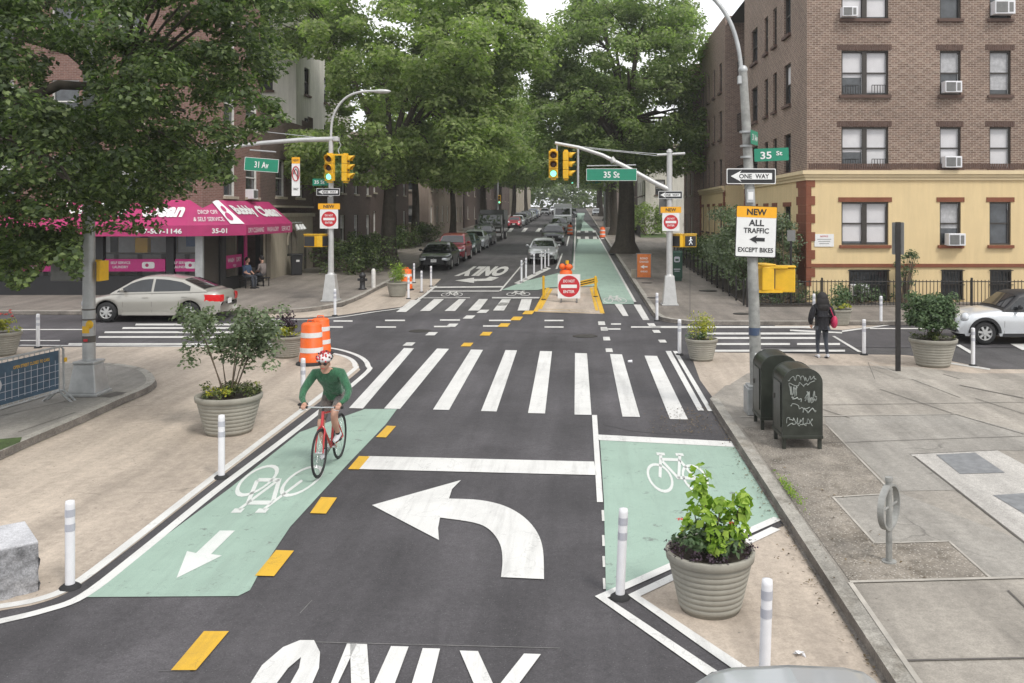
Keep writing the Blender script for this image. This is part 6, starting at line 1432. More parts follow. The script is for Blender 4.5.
o = sheet('planting_bed', [(6.1, 32.1), (8.5, 32.1), (8.5, 60), (6.1, 60)], 'soil', .13, world=True)
# ------------------------------------------------------------------ people
def skin_body(name, joints, edges, parent, matof, sub=2, root=0):
    """one continuous figure grown over a skeleton; each face takes the material of the nearest bone"""
    me = bpy.data.meshes.new(name); me.from_pydata([j[0] for j in joints], edges, [])
    o = bpy.data.objects.new(name, me); COL.objects.link(o)
    md = o.modifiers.new('Skin', 'SKIN'); md.use_smooth_shade = True
    sv = me.skin_vertices[0].data if me.skin_vertices else None
    if sv is None:
        me.attributes.new  # created by the modifier in object mode below
    if not me.skin_vertices:
        import bmesh
        bm = bmesh.new(); bm.from_mesh(me); bm.verts.layers.skin.verify(); bm.to_mesh(me); bm.free()
    sv = me.skin_vertices[0].data
    for i, j in enumerate(joints):
        r = j[1]; sv[i].radius = (r, r) if not isinstance(r, tuple) else r; sv[i].use_root = (i == root)
    sb_ = o.modifiers.new('Sub', 'SUBSURF'); sb_.levels = sub; sb_.render_levels = sub
    bpy.context.view_layer.update(); dg = bpy.context.evaluated_depsgraph_get()
    m2 = bpy.data.meshes.new_from_object(o.evaluated_get(dg)); bpy.data.objects.remove(o)
    m2.name = name; m2.materials.clear(); keys = []
    for k in matof.values():
        if k not in keys: keys.append(k)
    for k in keys: m2.materials.append(M[k])
    J = np.array([j[0] for j in joints], float); E = edges; mi = []
    for p in m2.polygons:
        c = np.array(p.center); best = 1e9; bk = 0
        for e in E:
            a, b = J[e[0]], J[e[1]]; ab = b - a; t = np.clip(np.dot(c - a, ab) / (ab @ ab), 0, 1); dd = np.linalg.norm(c - a - ab * t) - .5 * ((1 - t) * np.mean(joints[e[0]][1]) + t * np.mean(joints[e[1]][1]))
            if dd < best: best = dd; bk = e
        mi.append(keys.index(matof[bk])); p.use_smooth = True
    m2.polygons.foreach_set('material_index', mi)
    o = bpy.data.objects.new(name, m2); COL.objects.link(o); o.parent = parent; return o
def chain_edges(*chains): return [(a, b) for c in chains for a, b in zip(c, c[1:])]
# cyclist on the red bicycle; local x forward, y to the rider's left
front, rear = G(316, 478.5), G(337, 457.5)
base = (front + rear) / 2 + Vector((.05, 0, 0)); ang = math.atan2(front.y - rear.y, front.x - rear.x); base.z = gz(base.y) + .012
BK = thing('bicycle', 'bright red bicycle ridden by the man in green', 'bicycle', base, ang)
fa, ra_, wr = Vector((.53, 0, .345)), Vector((-.49, 0, .345)), .335
for nm_, c in (('wheel', fa), ('wheel', ra_)):
    t = mb('rubber'); t.tube([(c.x + wr * math.cos(2 * PI * i / 40), 0, c.z + wr * math.sin(2 * PI * i / 40)) for i in range(40)], .016, 8, closed=True); w = t.build('wheel', BK)
    t = mb('black'); t.tube([(c.x + (wr - .022) * math.cos(2 * PI * i / 40), 0, c.z + (wr - .022) * math.sin(2 * PI * i / 40)) for i in range(40)], .011, 6, closed=True); t.mat('chrome')
    for i in range(20): a = 2 * PI * i / 20; t.cyl((c.x, .02 * (-1) ** i, c.z), (c.x + (wr - .03) * math.cos(a), 0, c.z + (wr - .03) * math.sin(a)), .0016, n=4)
    t.cyl((c.x, -.05, c.z), (c.x, .05, c.z), .018, n=10); t.build('rim', w)
bbp = Vector((-.05, 0, .29)); st = Vector((-.20, 0, .80)); ht = Vector((.36, 0, .88)); hb_ = Vector((.405, 0, .72))
f = mb('bikered')
for a, b, r in ((bbp, st, .018), (st, ht, .017), (bbp, hb_, .021), (ht + Vector((-.01, 0, .03)), hb_, .023)): f.cyl(a, b, r, n=12)
for s in (-1, 1): f.cyl(bbp + Vector((0, .02 * s, 0)), ra_ + Vector((0, .055 * s, 0)), .010, n=8); f.cyl(st + Vector((.02, .015 * s, -.03)), ra_ + Vector((0, .055 * s, 0)), .009, n=8)
f.build('frame', BK)
f = mb('bikered')
for s in (-1, 1): f.tube([hb_ + Vector((0, 0, 0)), hb_ + Vector((.02, .05 * s, -.06)), fa + Vector((-.02, .055 * s, .12)), fa + Vector((0, .055 * s, 0))], [.018, .015, .012, .010], 8)
f.build('fork', BK)
f = mb('black'); f.cyl(ht, ht + Vector((-.02, 0, .09)), .016, n=8); f.cyl(ht + Vector((-.02, 0, .09)), ht + Vector((.07, 0, .11)), .016, n=8); f.mat('chrome'); f.tube([(.43, -.31, .985), (.44, -.12, .99), (.43, 0, .985), (.44, .12, .99), (.43, .31, .985)], .012, 8); f.build('handlebar', BK)
for s in (-1, 1):
    g_ = mb('rubber'); g_.cyl((.43, .19 * s, .987), (.43, .32 * s, .985), .018, n=10); g_.build('grip', BK)
    g_ = mb('chrome'); g_.tube([(.45, .17 * s, .985), (.50, .20 * s, .965), (.50, .28 * s, .955)], .006, 5); g_.build('brake_lever', BK)
f = mb('black'); f.cyl(st, st + Vector((-.03, 0, .13)), .013, n=8); f.sphere(st + Vector((-.08, 0, .145)), .07, 12, (1.1, 1.0, .4)); f.sphere(st + Vector((.03, 0, .145)), .05, 12, (2.0, .5, .45)); f.build('saddle', BK)
f = mb('chrome'); f.lathe([(.095, -.003), (.095, .003), (.06, .003)], (bbp.x, -.05, bbp.z), 24, 'Y'); f.cyl(bbp + Vector((0, -.07, 0)), bbp + Vector((0, .07, 0)), .02, n=10)
cL = bbp + Vector((.10, .085, .135)); cR = bbp + Vector((-.10, -.085, -.135)); f.cyl(bbp + Vector((0, .075, 0)), cL, .012, n=8); f.cyl(bbp + Vector((0, -.075, 0)), cR, .012, n=8); f.build('crank', BK)
for c, s in ((cL, 1), (cR, -1)): q = mb('black'); q.box((c.x, c.y + .05 * s, c.z), (.09, .09, .02)); q.build('pedal', BK)
f = mb('black'); f.tube([(ra_.x, -.05, ra_.z + .04), (bbp.x, -.05, bbp.z + .095)], .005, 4); f.tube([(ra_.x, -.05, ra_.z - .04), (bbp.x, -.05, bbp.z - .095)], .005, 4); f.build('chain', BK)
f = mb('sign_white'); f.box((fa.x + .1, .0, .06), (.01, .03, .03)); 
CY = thing('person', 'cyclist in a green long sleeved jersey, shorts and patterned helmet riding a red bike', 'person', base, ang)
pedL = Vector((cL.x, cL.y + .04, cL.z + .03)); pedR = Vector((cR.x, cR.y - .04, cR.z + .03))
J = [((-.20, 0, 1.00), .125), ((-.12, 0, 1.16), (.145, .13)), ((-.01, 0, 1.32), (.165, .14)), ((.10, 0, 1.42), (.165, .12)), ((.18, 0, 1.49), .06), ((.23, 0, 1.54), .055),   # 0 pelvis .. 5 neck top
     ((.10, .20, 1.425), .08), ((.20, .34, 1.19), .060), ((.30, .33, 1.09), .050), ((.40, .255, 1.03), .030),      # 6-9 left arm
     ((.10, -.20, 1.425), .08), ((.20, -.34, 1.19), .060), ((.30, -.33, 1.09), .050), ((.40, -.255, 1.03), .030),   # 10-13 right arm
     ((-.17, .10, .97), .095), ((.05, .125, .94), .082), ((.16, .13, .91), .066), ((.24, .13, .86), .058), ((.17, .13, .72), .054), ((.06, .13, .55), .036), ((.035, .13, .49), .034),      # 14-20 left leg
     ((-.17, -.10, .97), .095), ((-.05, -.12, .80), .082), ((0.02, -.125, .70), .064), ((.06, -.125, .63), .056), ((-.02, -.125, .46), .052), ((-.15, -.125, .27), .034), ((-.165, -.125, .21), .033)]  # 21-27 right leg
J[18] = ((.19, .13, .68), .056); 
body_e = chain_edges([0, 1, 2, 3, 4, 5], [3, 6, 7, 8, 9], [3, 10, 11, 12, 13], [0, 14, 15, 16, 17, 18, 19, 20], [0, 21, 22, 23, 24, 25, 26, 27])
mo = {}
for e in body_e:
    k = 'jacket_green'
    if e in ((4, 5),): k = 'skin'
    if e in ((0, 14), (14, 15), (15, 16), (0, 21), (21, 22), (22, 23)): k = 'shorts'
    if e in ((16, 17), (17, 18), (18, 19), (23, 24), (24, 25), (25, 26)): k = 'skin'
    if e in ((19, 20), (26, 27)): k = 'sock'
    mo[e] = k
skin_body('body', J, body_e, CY, mo)
def head(parent, c, yaw=0, pitch=0, r=.1, skin='skin', name='head'):
    Mx = Matrix.Translation(c) @ Matrix.Rotation(yaw, 4, 'Z') @ Matrix.Rotation(pitch, 4, 'Y'); n = 20; m_ = 14; vs = []
    for i in range(m_ + 1):
        ph = PI * i / m_
        for j in range(n):
            t = 2 * PI * j / n; x, y, z = r * .98 * math.sin(ph) * math.cos(t), r * .76 * math.sin(ph) * math.sin(t), r * 1.18 * math.cos(ph)
            if z < 0: k = 1 - .32 * (-z / (r * 1.18)) ** 1.3; y *= k; x *= (k if x < 0 else 1 - .12 * (-z / (r * 1.18)))
            if x > 0 and abs(y) < r * .22: 
                d = z / r
                if -.38 < d < .12: x += r * .22 * (1 - abs(y) / (r * .22)) * (1 - abs((d + .2) / .32)) if abs(d + .2) < .32 else 0   # nose
                if -.66 < d < -.48: x += r * .05
            if x > r * .6 and .05 < z / r < .25 and r * .2 < abs(y) < r * .5: x -= r * .07
            vs.append((x, y, z))
    h = mb(skin); h.M = Mx; h.add(vs, [(i * n + j, (i + 1) * n + j, (i + 1) * n + (j + 1) % n, i * n + (j + 1) % n) for i in range(m_) for j in range(n)], smooth=True)
    for s in (-1, 1): h.sphere((-.005, s * r * .78, -.02), r * .26, 10, (.7, .35, 1.1))
    h.cyl((-.03, 0, -r * .7), (-.045, 0, -r * 1.5), r * .52, r * .56, 12)
    o = h.build(name, parent); l = mb('petal'); l.M = Mx; l.box((r * .86, 0, -r * .56), (.012, r * .46, .010)); l.build('mouth', o)
    e = mb('hair'); e.M = Mx
    for s in (-1, 1): e.sphere((r * .86, s * r * .33, r * .12), r * .1, 8)
    e.build('eyes', o); return o, Mx
ho, Mx = head(CY, Vector((.29, 0, 1.61)), 0, R(10), .102)
h = mb('helmet'); h.M = Mx; vs = []; n = 24
for i in range(9):
    ph = PI / 2 * i / 8 * 1.06
    for j in range(n):
        t = 2 * PI * j / n; k = 1 + .035 * (j % 4 < 2); vs.append((-.012 + .142 * math.sin(ph) * math.cos(t) * k, .110 * math.sin(ph) * math.sin(t) * k, .052 + .112 * math.cos(ph) + .012 * math.cos(t) * math.sin(ph)))
h.add(vs, [(i * n + j, (i + 1) * n + j, (i + 1) * n + (j + 1) % n, i * n + (j + 1) % n) for i in range(8) for j in range(n)], smooth=True); o = h.build('helmet', CY); sd = o.modifiers.new('s', 'SOLIDIFY'); sd.thickness = .018
h = mb('cp_red' if False else 'hair'); h.M = Mx; rr = random.Random(2)
for i in range(70):
    t = rr.uniform(0, 2 * PI); ph = rr.uniform(.15, 1.55); k = 1.07
    c = Vector((-.012 + .142 * math.sin(ph) * math.cos(t) * k, .110 * math.sin(ph) * math.sin(t) * k, .052 + .112 * math.cos(ph) * 1.05)); h.mat('hair' if i % 3 == 0 else 'sign_red'); h.sphere(c, .015, 6, (1, 1, 1))
h.build('helmet_pattern', o)
h = mb('black'); h.M = Mx
for s in (-1, 1): h.sphere((.088, s * .036, .012), .03, 10, (.5, 1.1, .72)); h.cyl((.085, s * .06, .015), (0.0, s * .078, .02), .004, n=5)
h.box((.1, 0, .018), (.01, .03, .008)); h.build('sunglasses', CY)
h = mb('skin')
def hand(h, wrist, palm, side, fdir, curl, s=1.0):
    """palm block with four fingers curled over a bar and an opposed thumb"""
    w, p = Vector(wrist), Vector(palm); fd = Vector(fdir).normalized(); sd_ = Vector(side).normalized(); cd = Vector(curl).normalized()
    h.tube([w, w.lerp(p, .4), p, p + fd * .03 * s], [.027 * s, .034 * s, .04 * s, .03 * s], 10); ax = [(-1.4, .062), (-.5, .072), (.45, .068), (1.3, .052)]
    for k, L in ax:
        b = p + sd_ * .019 * s * k + fd * .02 * s; q1 = b + fd * L * .5 * s; q2 = q1 + (fd * .3 + cd).normalized() * L * .4 * s; q3 = q2 + (cd - fd * .6).normalized() * L * .35 * s
        h.tube([b, q1, q2, q3], [.0105 * s, .010 * s, .009 * s, .007 * s], 7)
    b = p - sd_ * .035 * s - fd * .01 * s; h.tube([b, b + (cd - sd_ * .3) * .03 * s, b + (cd * 1.2 + fd * .6) * .035 * s], [.013 * s, .011 * s, .008 * s], 7)
hand(h, (.395, .255, 1.035), (.425, .255, 1.012), (0, 1, 0), (1, 0, -.1), (0, 0, -1)); hand(h, (.395, -.255, 1.035), (.425, -.255, 1.012), (0, -1, 0), (1, 0, -.1), (0, 0, -1)); h.build('hands', CY)
def shoe(parent, c, yaw=0, pitch=0, key='shoe', s=1):
    h = mb(key); h.M = Matrix.Translation(c) @ Matrix.Rotation(yaw, 4, 'Z') @ Matrix.Rotation(pitch, 4, 'Y'); 
    rings = [(-.09, .03, .055), (-.06, .042, .09), (0.0, .042, .085), (.06, .046, .062), (.12, .046, .05), (.165, .034, .04), (.185, .015, .025)]; vs = []; n = 12
    for x, w, z in rings:
        for j in range(n):
            t = 2 * PI * j / n; vs.append((x * s, math.cos(t) * w * s, max(0, (z / 2 + math.sin(t) * z / 2)) * s))
    h.add(vs, [(i * n + j, i * n + (j + 1) % n, (i + 1) * n + (j + 1) % n, (i + 1) * n + j) for i in range(6) for j in range(n)], smooth=True); h.add([vs[k] for k in range(n)], [tuple(range(n - 1, -1, -1))]); h.add([vs[6 * n + k] for k in range(n)], [tuple(range(n))])
    h.mat('rubber'); h.box((.045 * s, 0, .008), (.26 * s, .075 * s, .016)); return h.build('shoe', parent)
shoe(CY, pedL + Vector((-.03, 0, -.02)), 0, R(6), 'shoe'); shoe(CY, pedR + Vector((-.02, 0, -.02)), 0, R(18), 'shoe')
h = mb('sign_white'); h.box((.16, .07, 1.40), (.01, .05, .02), M2=Matrix.Rotation(R(-30), 4, 'Y')); h.build('chest_mark', CY)

# woman walking away by the right crossing
p = G(822, 357.6); p.z += .004
WM = thing('person', 'woman in a black hooded jacket walking away with a pink bag at her side', 'person', p, PI / 2 + R(4))
S = .93
def sc(J): return [((x * S, y * S, z * S), r if not isinstance(r, tuple) else r) for (x, y, z), r in J]
J = sc([((0, 0, .96), (.19, .17)), ((0, 0, 1.12), (.20, .17)), ((.01, 0, 1.28), (.20, .15)), ((0.0, 0, 1.41), (.16, .12)), ((.01, 0, 1.49), .06), ((.02, 0, 1.55), .055),
    ((0, .21, 1.37), .09), ((-.02, .30, 1.14), .08), ((.04, .31, .98), .068), ((.08, .27, .88), .04), ((0, -.21, 1.37), .09), ((-.02, -.29, 1.14), .08), ((.06, -.29, .99), .068), ((.12, -.24, .90), .04),
    ((0, .09, .86), .095), ((.06, .10, .50), .062), ((.06, .10, .30), .052), ((.03, .10, .09), .042), ((0, -.09, .86), .095), ((.0, -.10, .50), .062), ((-.07, -.10, .30), .052), ((-.13, -.10, .10), .042), ((0, 0, .88), .14)])
ed = chain_edges([22, 0, 1, 2, 3, 4, 5], [3, 6, 7, 8, 9], [3, 10, 11, 12, 13], [22, 14, 15, 16, 17], [22, 18, 19, 20, 21])
mo = {e: 'jacket_black' for e in ed}
for e in ((14, 15), (15, 16), (16, 17), (18, 19), (19, 20), (20, 21)): mo[e] = 'jeans'
skin_body('body', J, ed, WM, mo, root=0)
ho, Mx = head(WM, Vector((.02, 0, 1.60 * S)), 0, R(6), .095)
h = mb('hair'); h.sphere((-.02, 0, 1.615 * S), .145, 16, (1.0, .98, 1.08)); h.sphere((-.07, 0, 1.50 * S), .14, 14, (.8, 1.15, 1.3)); h.sphere((-.10, 0, 1.38 * S), .13, 14, (.7, 1.2, 1.1)); h.build('hair', WM)
h = mb('skin'); hand(h, (.075, .25, .82), (.09, .25, .78), (1, 0, 0), (0, 0, -1), (0, -1, 0), .85); hand(h, (.11, -.225, .84), (.13, -.22, .80), (1, 0, 0), (0, 0, -1), (0, 1, 0), .85); h.build('hands', WM)
shoe(WM, (.03 * S, .10 * S, 0), 0, 0, 'shoe', .95); shoe(WM, (-.14 * S, -.10 * S, .02), 0, R(14), 'shoe', .95)
M['bagpink'] = plain('bag_pink', (.52, .03, .10), .6)
bg = thing('shoulder_bag', 'pink shoulder bag hanging at the right side of the walking woman', 'bag', p + Vector((.30, .0, 0))); h = mb('bagpink'); h.sphere((0, 0, .90), .16, 14, (.55, .9, 1.05)); h.build('body', bg); h = mb('bagpink'); h.tube([(-.02, -.06, 1.02), (-.12, -.08, 1.26), (-.14, 0, 1.33), (-.12, .08, 1.26), (-.02, .06, 1.02)], .012, 6); h.build('strap', bg)
# two people sitting by the shop corner
def seated(px, py, label, shirt, trousers, rz, hairk='hair'):
    p = G(px, py, .12); t = thing('person', label, 'person', p, rz)
    J = [((0, 0, .50), .13), ((.0, 0, .68), (.14, .13)), ((.03, 0, .88), (.15, .12)), ((.05, 0, .98), .08), ((.07, 0, 1.08), .05), ((.05, .18, .93), .06), ((.08, .22, .70), .045), ((.26, .14, .62), .035), ((.05, -.18, .93), .06), ((.08, -.22, .70), .045), ((.26, -.14, .62), .035),
         ((.05, .10, .50), .085), ((.42, .11, .50), .06), ((.42, .11, .25), .05), ((.40, .11, .06), .04), ((.05, -.10, .50), .085), ((.42, -.11, .50), .06), ((.44, -.11, .25), .05), ((.46, -.11, .06), .04), ((.33, .1, .60), .03), ((.33, -.1, .60), .03)]
    ed = chain_edges([0, 1, 2, 3, 4], [2, 5, 6, 7, 19], [2, 8, 9, 10, 20], [0, 11, 12, 13, 14], [0, 15, 16, 17, 18]); mo = {e: shirt for e in ed}; mo[(3, 4)] = 'skin'; mo[(7, 19)] = 'skin'; mo[(10, 20)] = 'skin'; mo[(6, 7)] = 'skin'; mo[(9, 10)] = 'skin'
    for e in ed[-8:]: mo[e] = trousers
    skin_body('body', J, ed, t, mo); ho, Mx = head(t, Vector((.09, 0, 1.19)), 0, R(8), .1); h = mb(hairk); h.sphere((.06, 0, 1.23), .108, 12, (1, .85, 1.0)); h.build('hair', t)
    for s in (1, -1): shoe(t, (.42, .11 * s, 0), 0, 0, 'black')
    st_ = thing('stool', 'dark low stool under the ' + ('man in blue' if shirt == 'shirt_blue' else 'second seated person'), 'stool', p, rz); m = mb('black'); m.box((-.02, 0, .36), (.4, .4, .05)); m.build('seat', st_)
    for sx in (-.17, .13):
        for sy in (-.17, .17): m = mb('black'); m.box((sx, sy, .17), (.03, .03, .34)); m.build('leg', st_)
seated(246, 288, 'person in a blue shirt sitting by the laundry shop corner', 'shirt_blue', 'jeans', R(-20)); seated(263, 286, 'person in a grey top sitting right of the one in blue', 'shirt_grey', 'jeans', R(160))

# ------------------------------------------------------------------ trees
# near dark tree on the left: trunk outside the frame, canopy reaching over the plaza
def keepL(p):
    x, y, z = p[0] - 12.2, p[1] + 17.0, p[2] + .34    # world
    if y < 9: return False
    px = VX + x / y * F; py = 213 - (z - HC) / y * F
    lim = (285 if py < 120 else 285 - (py - 120) * .95) + 9 * math.sin(py * .11) + 6 * math.sin(py * .31)
    if py > 205: lim = min(lim, 190 - (py - 205) * .9)
    if py > 240: lim = min(lim, 82)
    if px > lim: return False
    if ((px - 66) / 22) ** 2 + ((py - 85) / 28) ** 2 < .7 + .3 * math.sin(px * .9) * math.sin(py * .7): return False
    low = 285 + 14 * math.sin(px * .09)
    if 84 <= px: low = 262 - (px - 84) * .3 + 9 * math.sin(px * .2)
    return py < low
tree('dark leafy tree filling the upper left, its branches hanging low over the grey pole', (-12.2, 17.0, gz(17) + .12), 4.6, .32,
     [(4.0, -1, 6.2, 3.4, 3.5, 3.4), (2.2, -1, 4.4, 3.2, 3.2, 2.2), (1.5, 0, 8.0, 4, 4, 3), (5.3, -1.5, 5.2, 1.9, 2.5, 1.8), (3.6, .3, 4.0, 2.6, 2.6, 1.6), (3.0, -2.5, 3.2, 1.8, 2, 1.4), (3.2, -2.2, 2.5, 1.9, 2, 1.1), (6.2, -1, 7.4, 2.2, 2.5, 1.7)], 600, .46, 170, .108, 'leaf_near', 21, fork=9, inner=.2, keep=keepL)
SG = 'street trees along both kerbs'
def keepM(p):
    x, y, z = p[0] - 10.2, p[1] + 49, p[2] + 1.1; px = VX + x / y * F; py = 213 - (z - HC) / y * F
    if px < 326 and 60 < py < 130: return False
    return not (px < 285 and py > 60)
tree('big bright green tree left of the street, behind the left signal mast', (-10.2, 49, gz(49) + .12), 5.5, .42,
     [(0, 0, 8.0, 7.2, 6.5, 3.0), (1.5, -1, 11.5, 7.2, 6.5, 3.2), (0, 0, 14.5, 6.2, 5.5, 2.6), (4.2, -1.5, 7.0, 3.6, 4.5, 2.0), (-2.6, -2.5, 6.0, 3.2, 3.2, 1.5), (-5.5, 0, 14.5, 3.8, 4, 2.6), (-1, -4, 5.6, 4, 3, 1.4), (5, 0, 13, 3.6, 4, 3), (3, 0, 5.8, 4, 4, 1.4), (0, -1, 9.8, 6.5, 5, 2.4)], 520, 1.0, 200, .25, 'leaf_mid', 3, SG, fork=9, inner=.6, keep=keepM)
tree('massive dark-trunked tree right of the bike lane with a towering crown', (3.35, 62, gz(62) + .12), 6.5, .62,
     [(-.5, 0, 9.5, 6.4, 6.5, 3.8), (0, 0, 13.5, 6.2, 6, 3.8), (.5, 0, 17.0, 4.8, 5, 2.9), (-3.5, -1, 7.0, 3.6, 4, 2.0), (3, -1, 7.4, 3.2, 4, 2.2), (-4.5, 0, 13, 3.0, 3, 2.6), (-2, 1, 6.2, 4, 4, 1.3), (-4.0, 0, 10, 3.2, 3, 3.6)], 460, 1.2, 190, .275, 'leaf_right', 5, SG, fork=9, inner=.6)
tr = [(-12.6, 70, 5.5, .33, 'second tree on the left kerb behind the bright green one', 'leaf_mid', 17), (-11.6, 84, 5.5, .30, 'third tree on the left kerb by the black truck', 'leaf_right', 17), (-10.3, 99, 6, .42, 'fourth thick-trunked tree on the left kerb', 'leaf_mid', 18),
      (3.7, 90, 6, .40, 'second tree on the right kerb behind the massive one', 'leaf_right', 17), (4.0, 112, 6, .36, 'third tree on the right kerb', 'leaf_right', 17), (-10.5, 122, 6, .35, 'fifth tree on the left kerb', 'leaf_far', 17),
      (-10.5, 150, 6, .4, 'sixth tree on the left kerb', 'leaf_far', 18), (4.5, 138, 6, .35, 'fourth tree on the right kerb', 'leaf_far', 17), (4.5, 170, 6, .35, 'fifth tree on the right kerb', 'leaf_far', 18), (-10.5, 185, 6, .4, 'seventh tree on the left kerb near the street end', 'leaf_far', 19), (5, 210, 6, .4, 'last tree on the right kerb near the street end', 'leaf_far', 19)]
for k, (x, y, th, trd, lb, lf, hgt) in enumerate(tr):
    dx = 1.2 if x < 0 else -1.0; far = y > 105
    tree(lb, (x, y, gz(y) + .12), th, trd, [(dx, 0, 9, 6.2, 6.0, 3.2), (dx * .8, 0, 12.5, 5.6, 5.5, 3.2), (0, 0, hgt - 2.2, 3.8, 3.8, 2.2), (dx * 3.4, -1, 7.6, 4.2, 4.5, 2.2), (dx, 0, 6.6, 5.5, 5, 1.6)], 150 if not far else 90, 1.5, 150 if not far else 80, .36 if not far else .55, lf, 30 + k, SG, fork=7, inner=.55)
# park-like mass beyond the end of the street
rng = np.random.default_rng(77); C = np.array([(rng.uniform(-60, 60), rng.uniform(270, 290), gz(270) + rng.uniform(1, 13)) for _ in range(420)]); P, N = clump_points(rng, C, np.full(len(C), 3.4), 50, .8)
o = leaf_mesh('distant_woods', P, N, 1.3, 'leaf_far', rng); tag(o, 'far trees closing the end of the street', 'trees', None, 'stuff')
0 and block('distant_building', 'faint pale building closing the view at the end of the street', -30, 30, 292, 300, 16, 'stone', ['front'], bay=12, seed=31)
# hedge shrubs on the right building's side
def shrub(loc, label, cs, rad, per, size, mat, seed, name='shrub'):
    t = thing(name, label, 'shrub', loc); s = mb('twig'); rd = random.Random(seed)
    for c in cs[::max(1, len(cs) // 12)]: s.tube([(c[0] * .15, c[1] * .5, 0), (c[0] * .6, c[1] * .9, c[2] * .55), c], [.03, .02, .008], 5)
    s.build('stem', t); foliage(t, 'foliage', cs, rad, per, size, mat, seed, .8); return t
rd = random.Random(12)
shrub((7.3, 37.5, gz(37.5) + .12), 'tall loose viburnum bush against the side of the brick building', [(rd.uniform(-1.2, .7), rd.uniform(-3.0, 3.4), rd.uniform(.4, 3.3) ) for _ in range(170)], .42, 60, .14, 'leaf_sage', 41)
shrub((7.2, 43.8, gz(44) + .12), 'lower bush farther along the side railing', [(rd.uniform(-.9, .8), rd.uniform(-3, 3.5), rd.uniform(.3, 1.9)) for _ in range(80)], .42, 55, .14, 'leaf_sage', 42)
shrub((7.4, 53, gz(53) + .12), 'dark low hedge at the far end of the side railing', [(rd.uniform(-.9, .8), rd.uniform(-5, 5), rd.uniform(.2, 1.4)) for _ in range(80)], .45, 50, .15, 'leaf_near', 43)
shrub((10.4, 32.9, gz(33) + .12), 'small green bush behind the front railing next to the woman', [(rd.uniform(-.7, .7), rd.uniform(-.3, .3), rd.uniform(.1, .7)) for _ in range(26)], .2, 40, .09, 'leaf_shrub', 44)
shrub((12.0, 33.0, gz(33) + .12), 'slim young bush under the barred basement window', [(rd.uniform(-.35, .5), rd.uniform(-.2, .2), rd.uniform(.2, 1.9)) for _ in range(22)], .16, 34, .09, 'leaf_shrub', 45)
shrub((7.75, 33.6, gz(33) + .12), 'pale green arching bush right of the sign pole at the brown building corner', [(rd.gauss(0, .38), rd.uniform(-.3, .8), rd.uniform(.6, 3.2)) for _ in range(60)], .3, 60, .12, 'leaf_sage', 51)
shrub((7.4, 33.2, gz(33) + .12), 'low bright plants at the corner behind the front railing', [(rd.uniform(-1.0, 1.6), rd.uniform(-.4, .4), rd.uniform(.05, .45)) for _ in range(30)], .2, 36, .08, 'leaf_shrub', 46)
shrub((-11.4, 46.2, gz(46) + .12), 'dark bushes round the foot of the big left tree', [(rd.uniform(-2.0, 1.8), rd.uniform(-1.4, 1.4), rd.uniform(.2, 1.7)) for _ in range(80)], .4, 50, .14, 'leaf_near', 47)
shrub((7.0, 89, gz(89) + .12), 'round clipped bush beside the white house', [(rd.uniform(-1.6, 1.4), rd.uniform(-1.2, 1.2), rd.uniform(.4, 3.0)) for _ in range(50)], .6, 40, .25, 'leaf_mid', 48)
foliage_w = None
# far traffic signal with green sign up the street
p = at(2.9, 95); FS = thing('far_traffic_light', 'distant signal pole with a small green street sign up the street', 'traffic light', (p[0], p[1], p[2] + .12)); m = mb('galv'); m.cyl((0, 0, 0), (0, 0, 6.2), .1, n=8); m.tube([(0, 0, 5.6), (-2, 0, 6.2), (-3.6, 0, 6.3)], .06, 6); m.build('pole', FS); signal_head(FS, (-3.4, -.1, 5.6), 0); o, t = sign(FS, 'street_name_sign', (-1.2, -.1, 5.4), 0, 1.8, .45, 'sign_green')
p = at(-9.5, 108); FS = thing('far_traffic_light', 'distant left signal pole beyond the black truck', 'traffic light', (p[0], p[1], p[2] + .12)); m = mb('galv'); m.cyl((0, 0, 0), (0, 0, 6.2), .1, n=8); m.tube([(0, 0, 5.6), (-2, 0, 6.2), (-3.6, 0, 6.3)], .06, 6); m.build('pole', FS); signal_head(FS, (.2, -.1, 3.4), 0)

# ------------------------------------------------------------------ light and camera
w = bpy.data.worlds.new('World'); scene.world = w; w.use_nodes = True; nt = w.node_tree; bg_ = nt.nodes['Background']
sky = nt.nodes.new('ShaderNodeTexSky'); sky.sky_type = 'NISHITA'; sky.sun_disc = False
SUN_EL, SUN_AZ = R(52), R(142)      # azimuth clockwise from +Y (street direction)
sky.sun_elevation = SUN_EL; sky.sun_rotation = SUN_AZ; sky.air_density = 1.5; sky.dust_density = 4
tc = nt.nodes.new('ShaderNodeTexCoord'); mp = nt.nodes.new('ShaderNodeMapping'); mp.inputs['Scale'].default_value = (1, 1, 2.5); nt.links.new(tc.outputs['Generated'], mp.inputs[0])
cn = nt.nodes.new('ShaderNodeTexNoise'); cn.inputs['Scale'].default_value = 1.6; cn.inputs['Detail'].default_value = 5; nt.links.new(mp.outputs[0], cn.inputs['Vector'])
cr_ = nt.nodes.new('ShaderNodeValToRGB'); cr_.color_ramp.elements[0].position = .3; cr_.color_ramp.elements[0].color = (9.2, 9.5, 10.0, 1); cr_.color_ramp.elements[1].position = .7; cr_.color_ramp.elements[1].color = (11.5, 11.5, 11.6, 1)
nt.links.new(cn.outputs['Fac'], cr_.inputs[0]); mx = nt.nodes.new('ShaderNodeMix'); mx.data_type = 'RGBA'; mx.inputs[0].default_value = .9; nt.links.new(sky.outputs[0], mx.inputs[6]); nt.links.new(cr_.outputs[0], mx.inputs[7])
nt.links.new(mx.outputs[2], bg_.inputs[0]); bg_.inputs[1].default_value = .12
sl = bpy.data.lights.new('sun', 'SUN'); sl.energy = 2.0; sl.angle = R(12); sl.color = (1, .965, .91); so = bpy.data.objects.new('sun', sl); COL.objects.link(so)
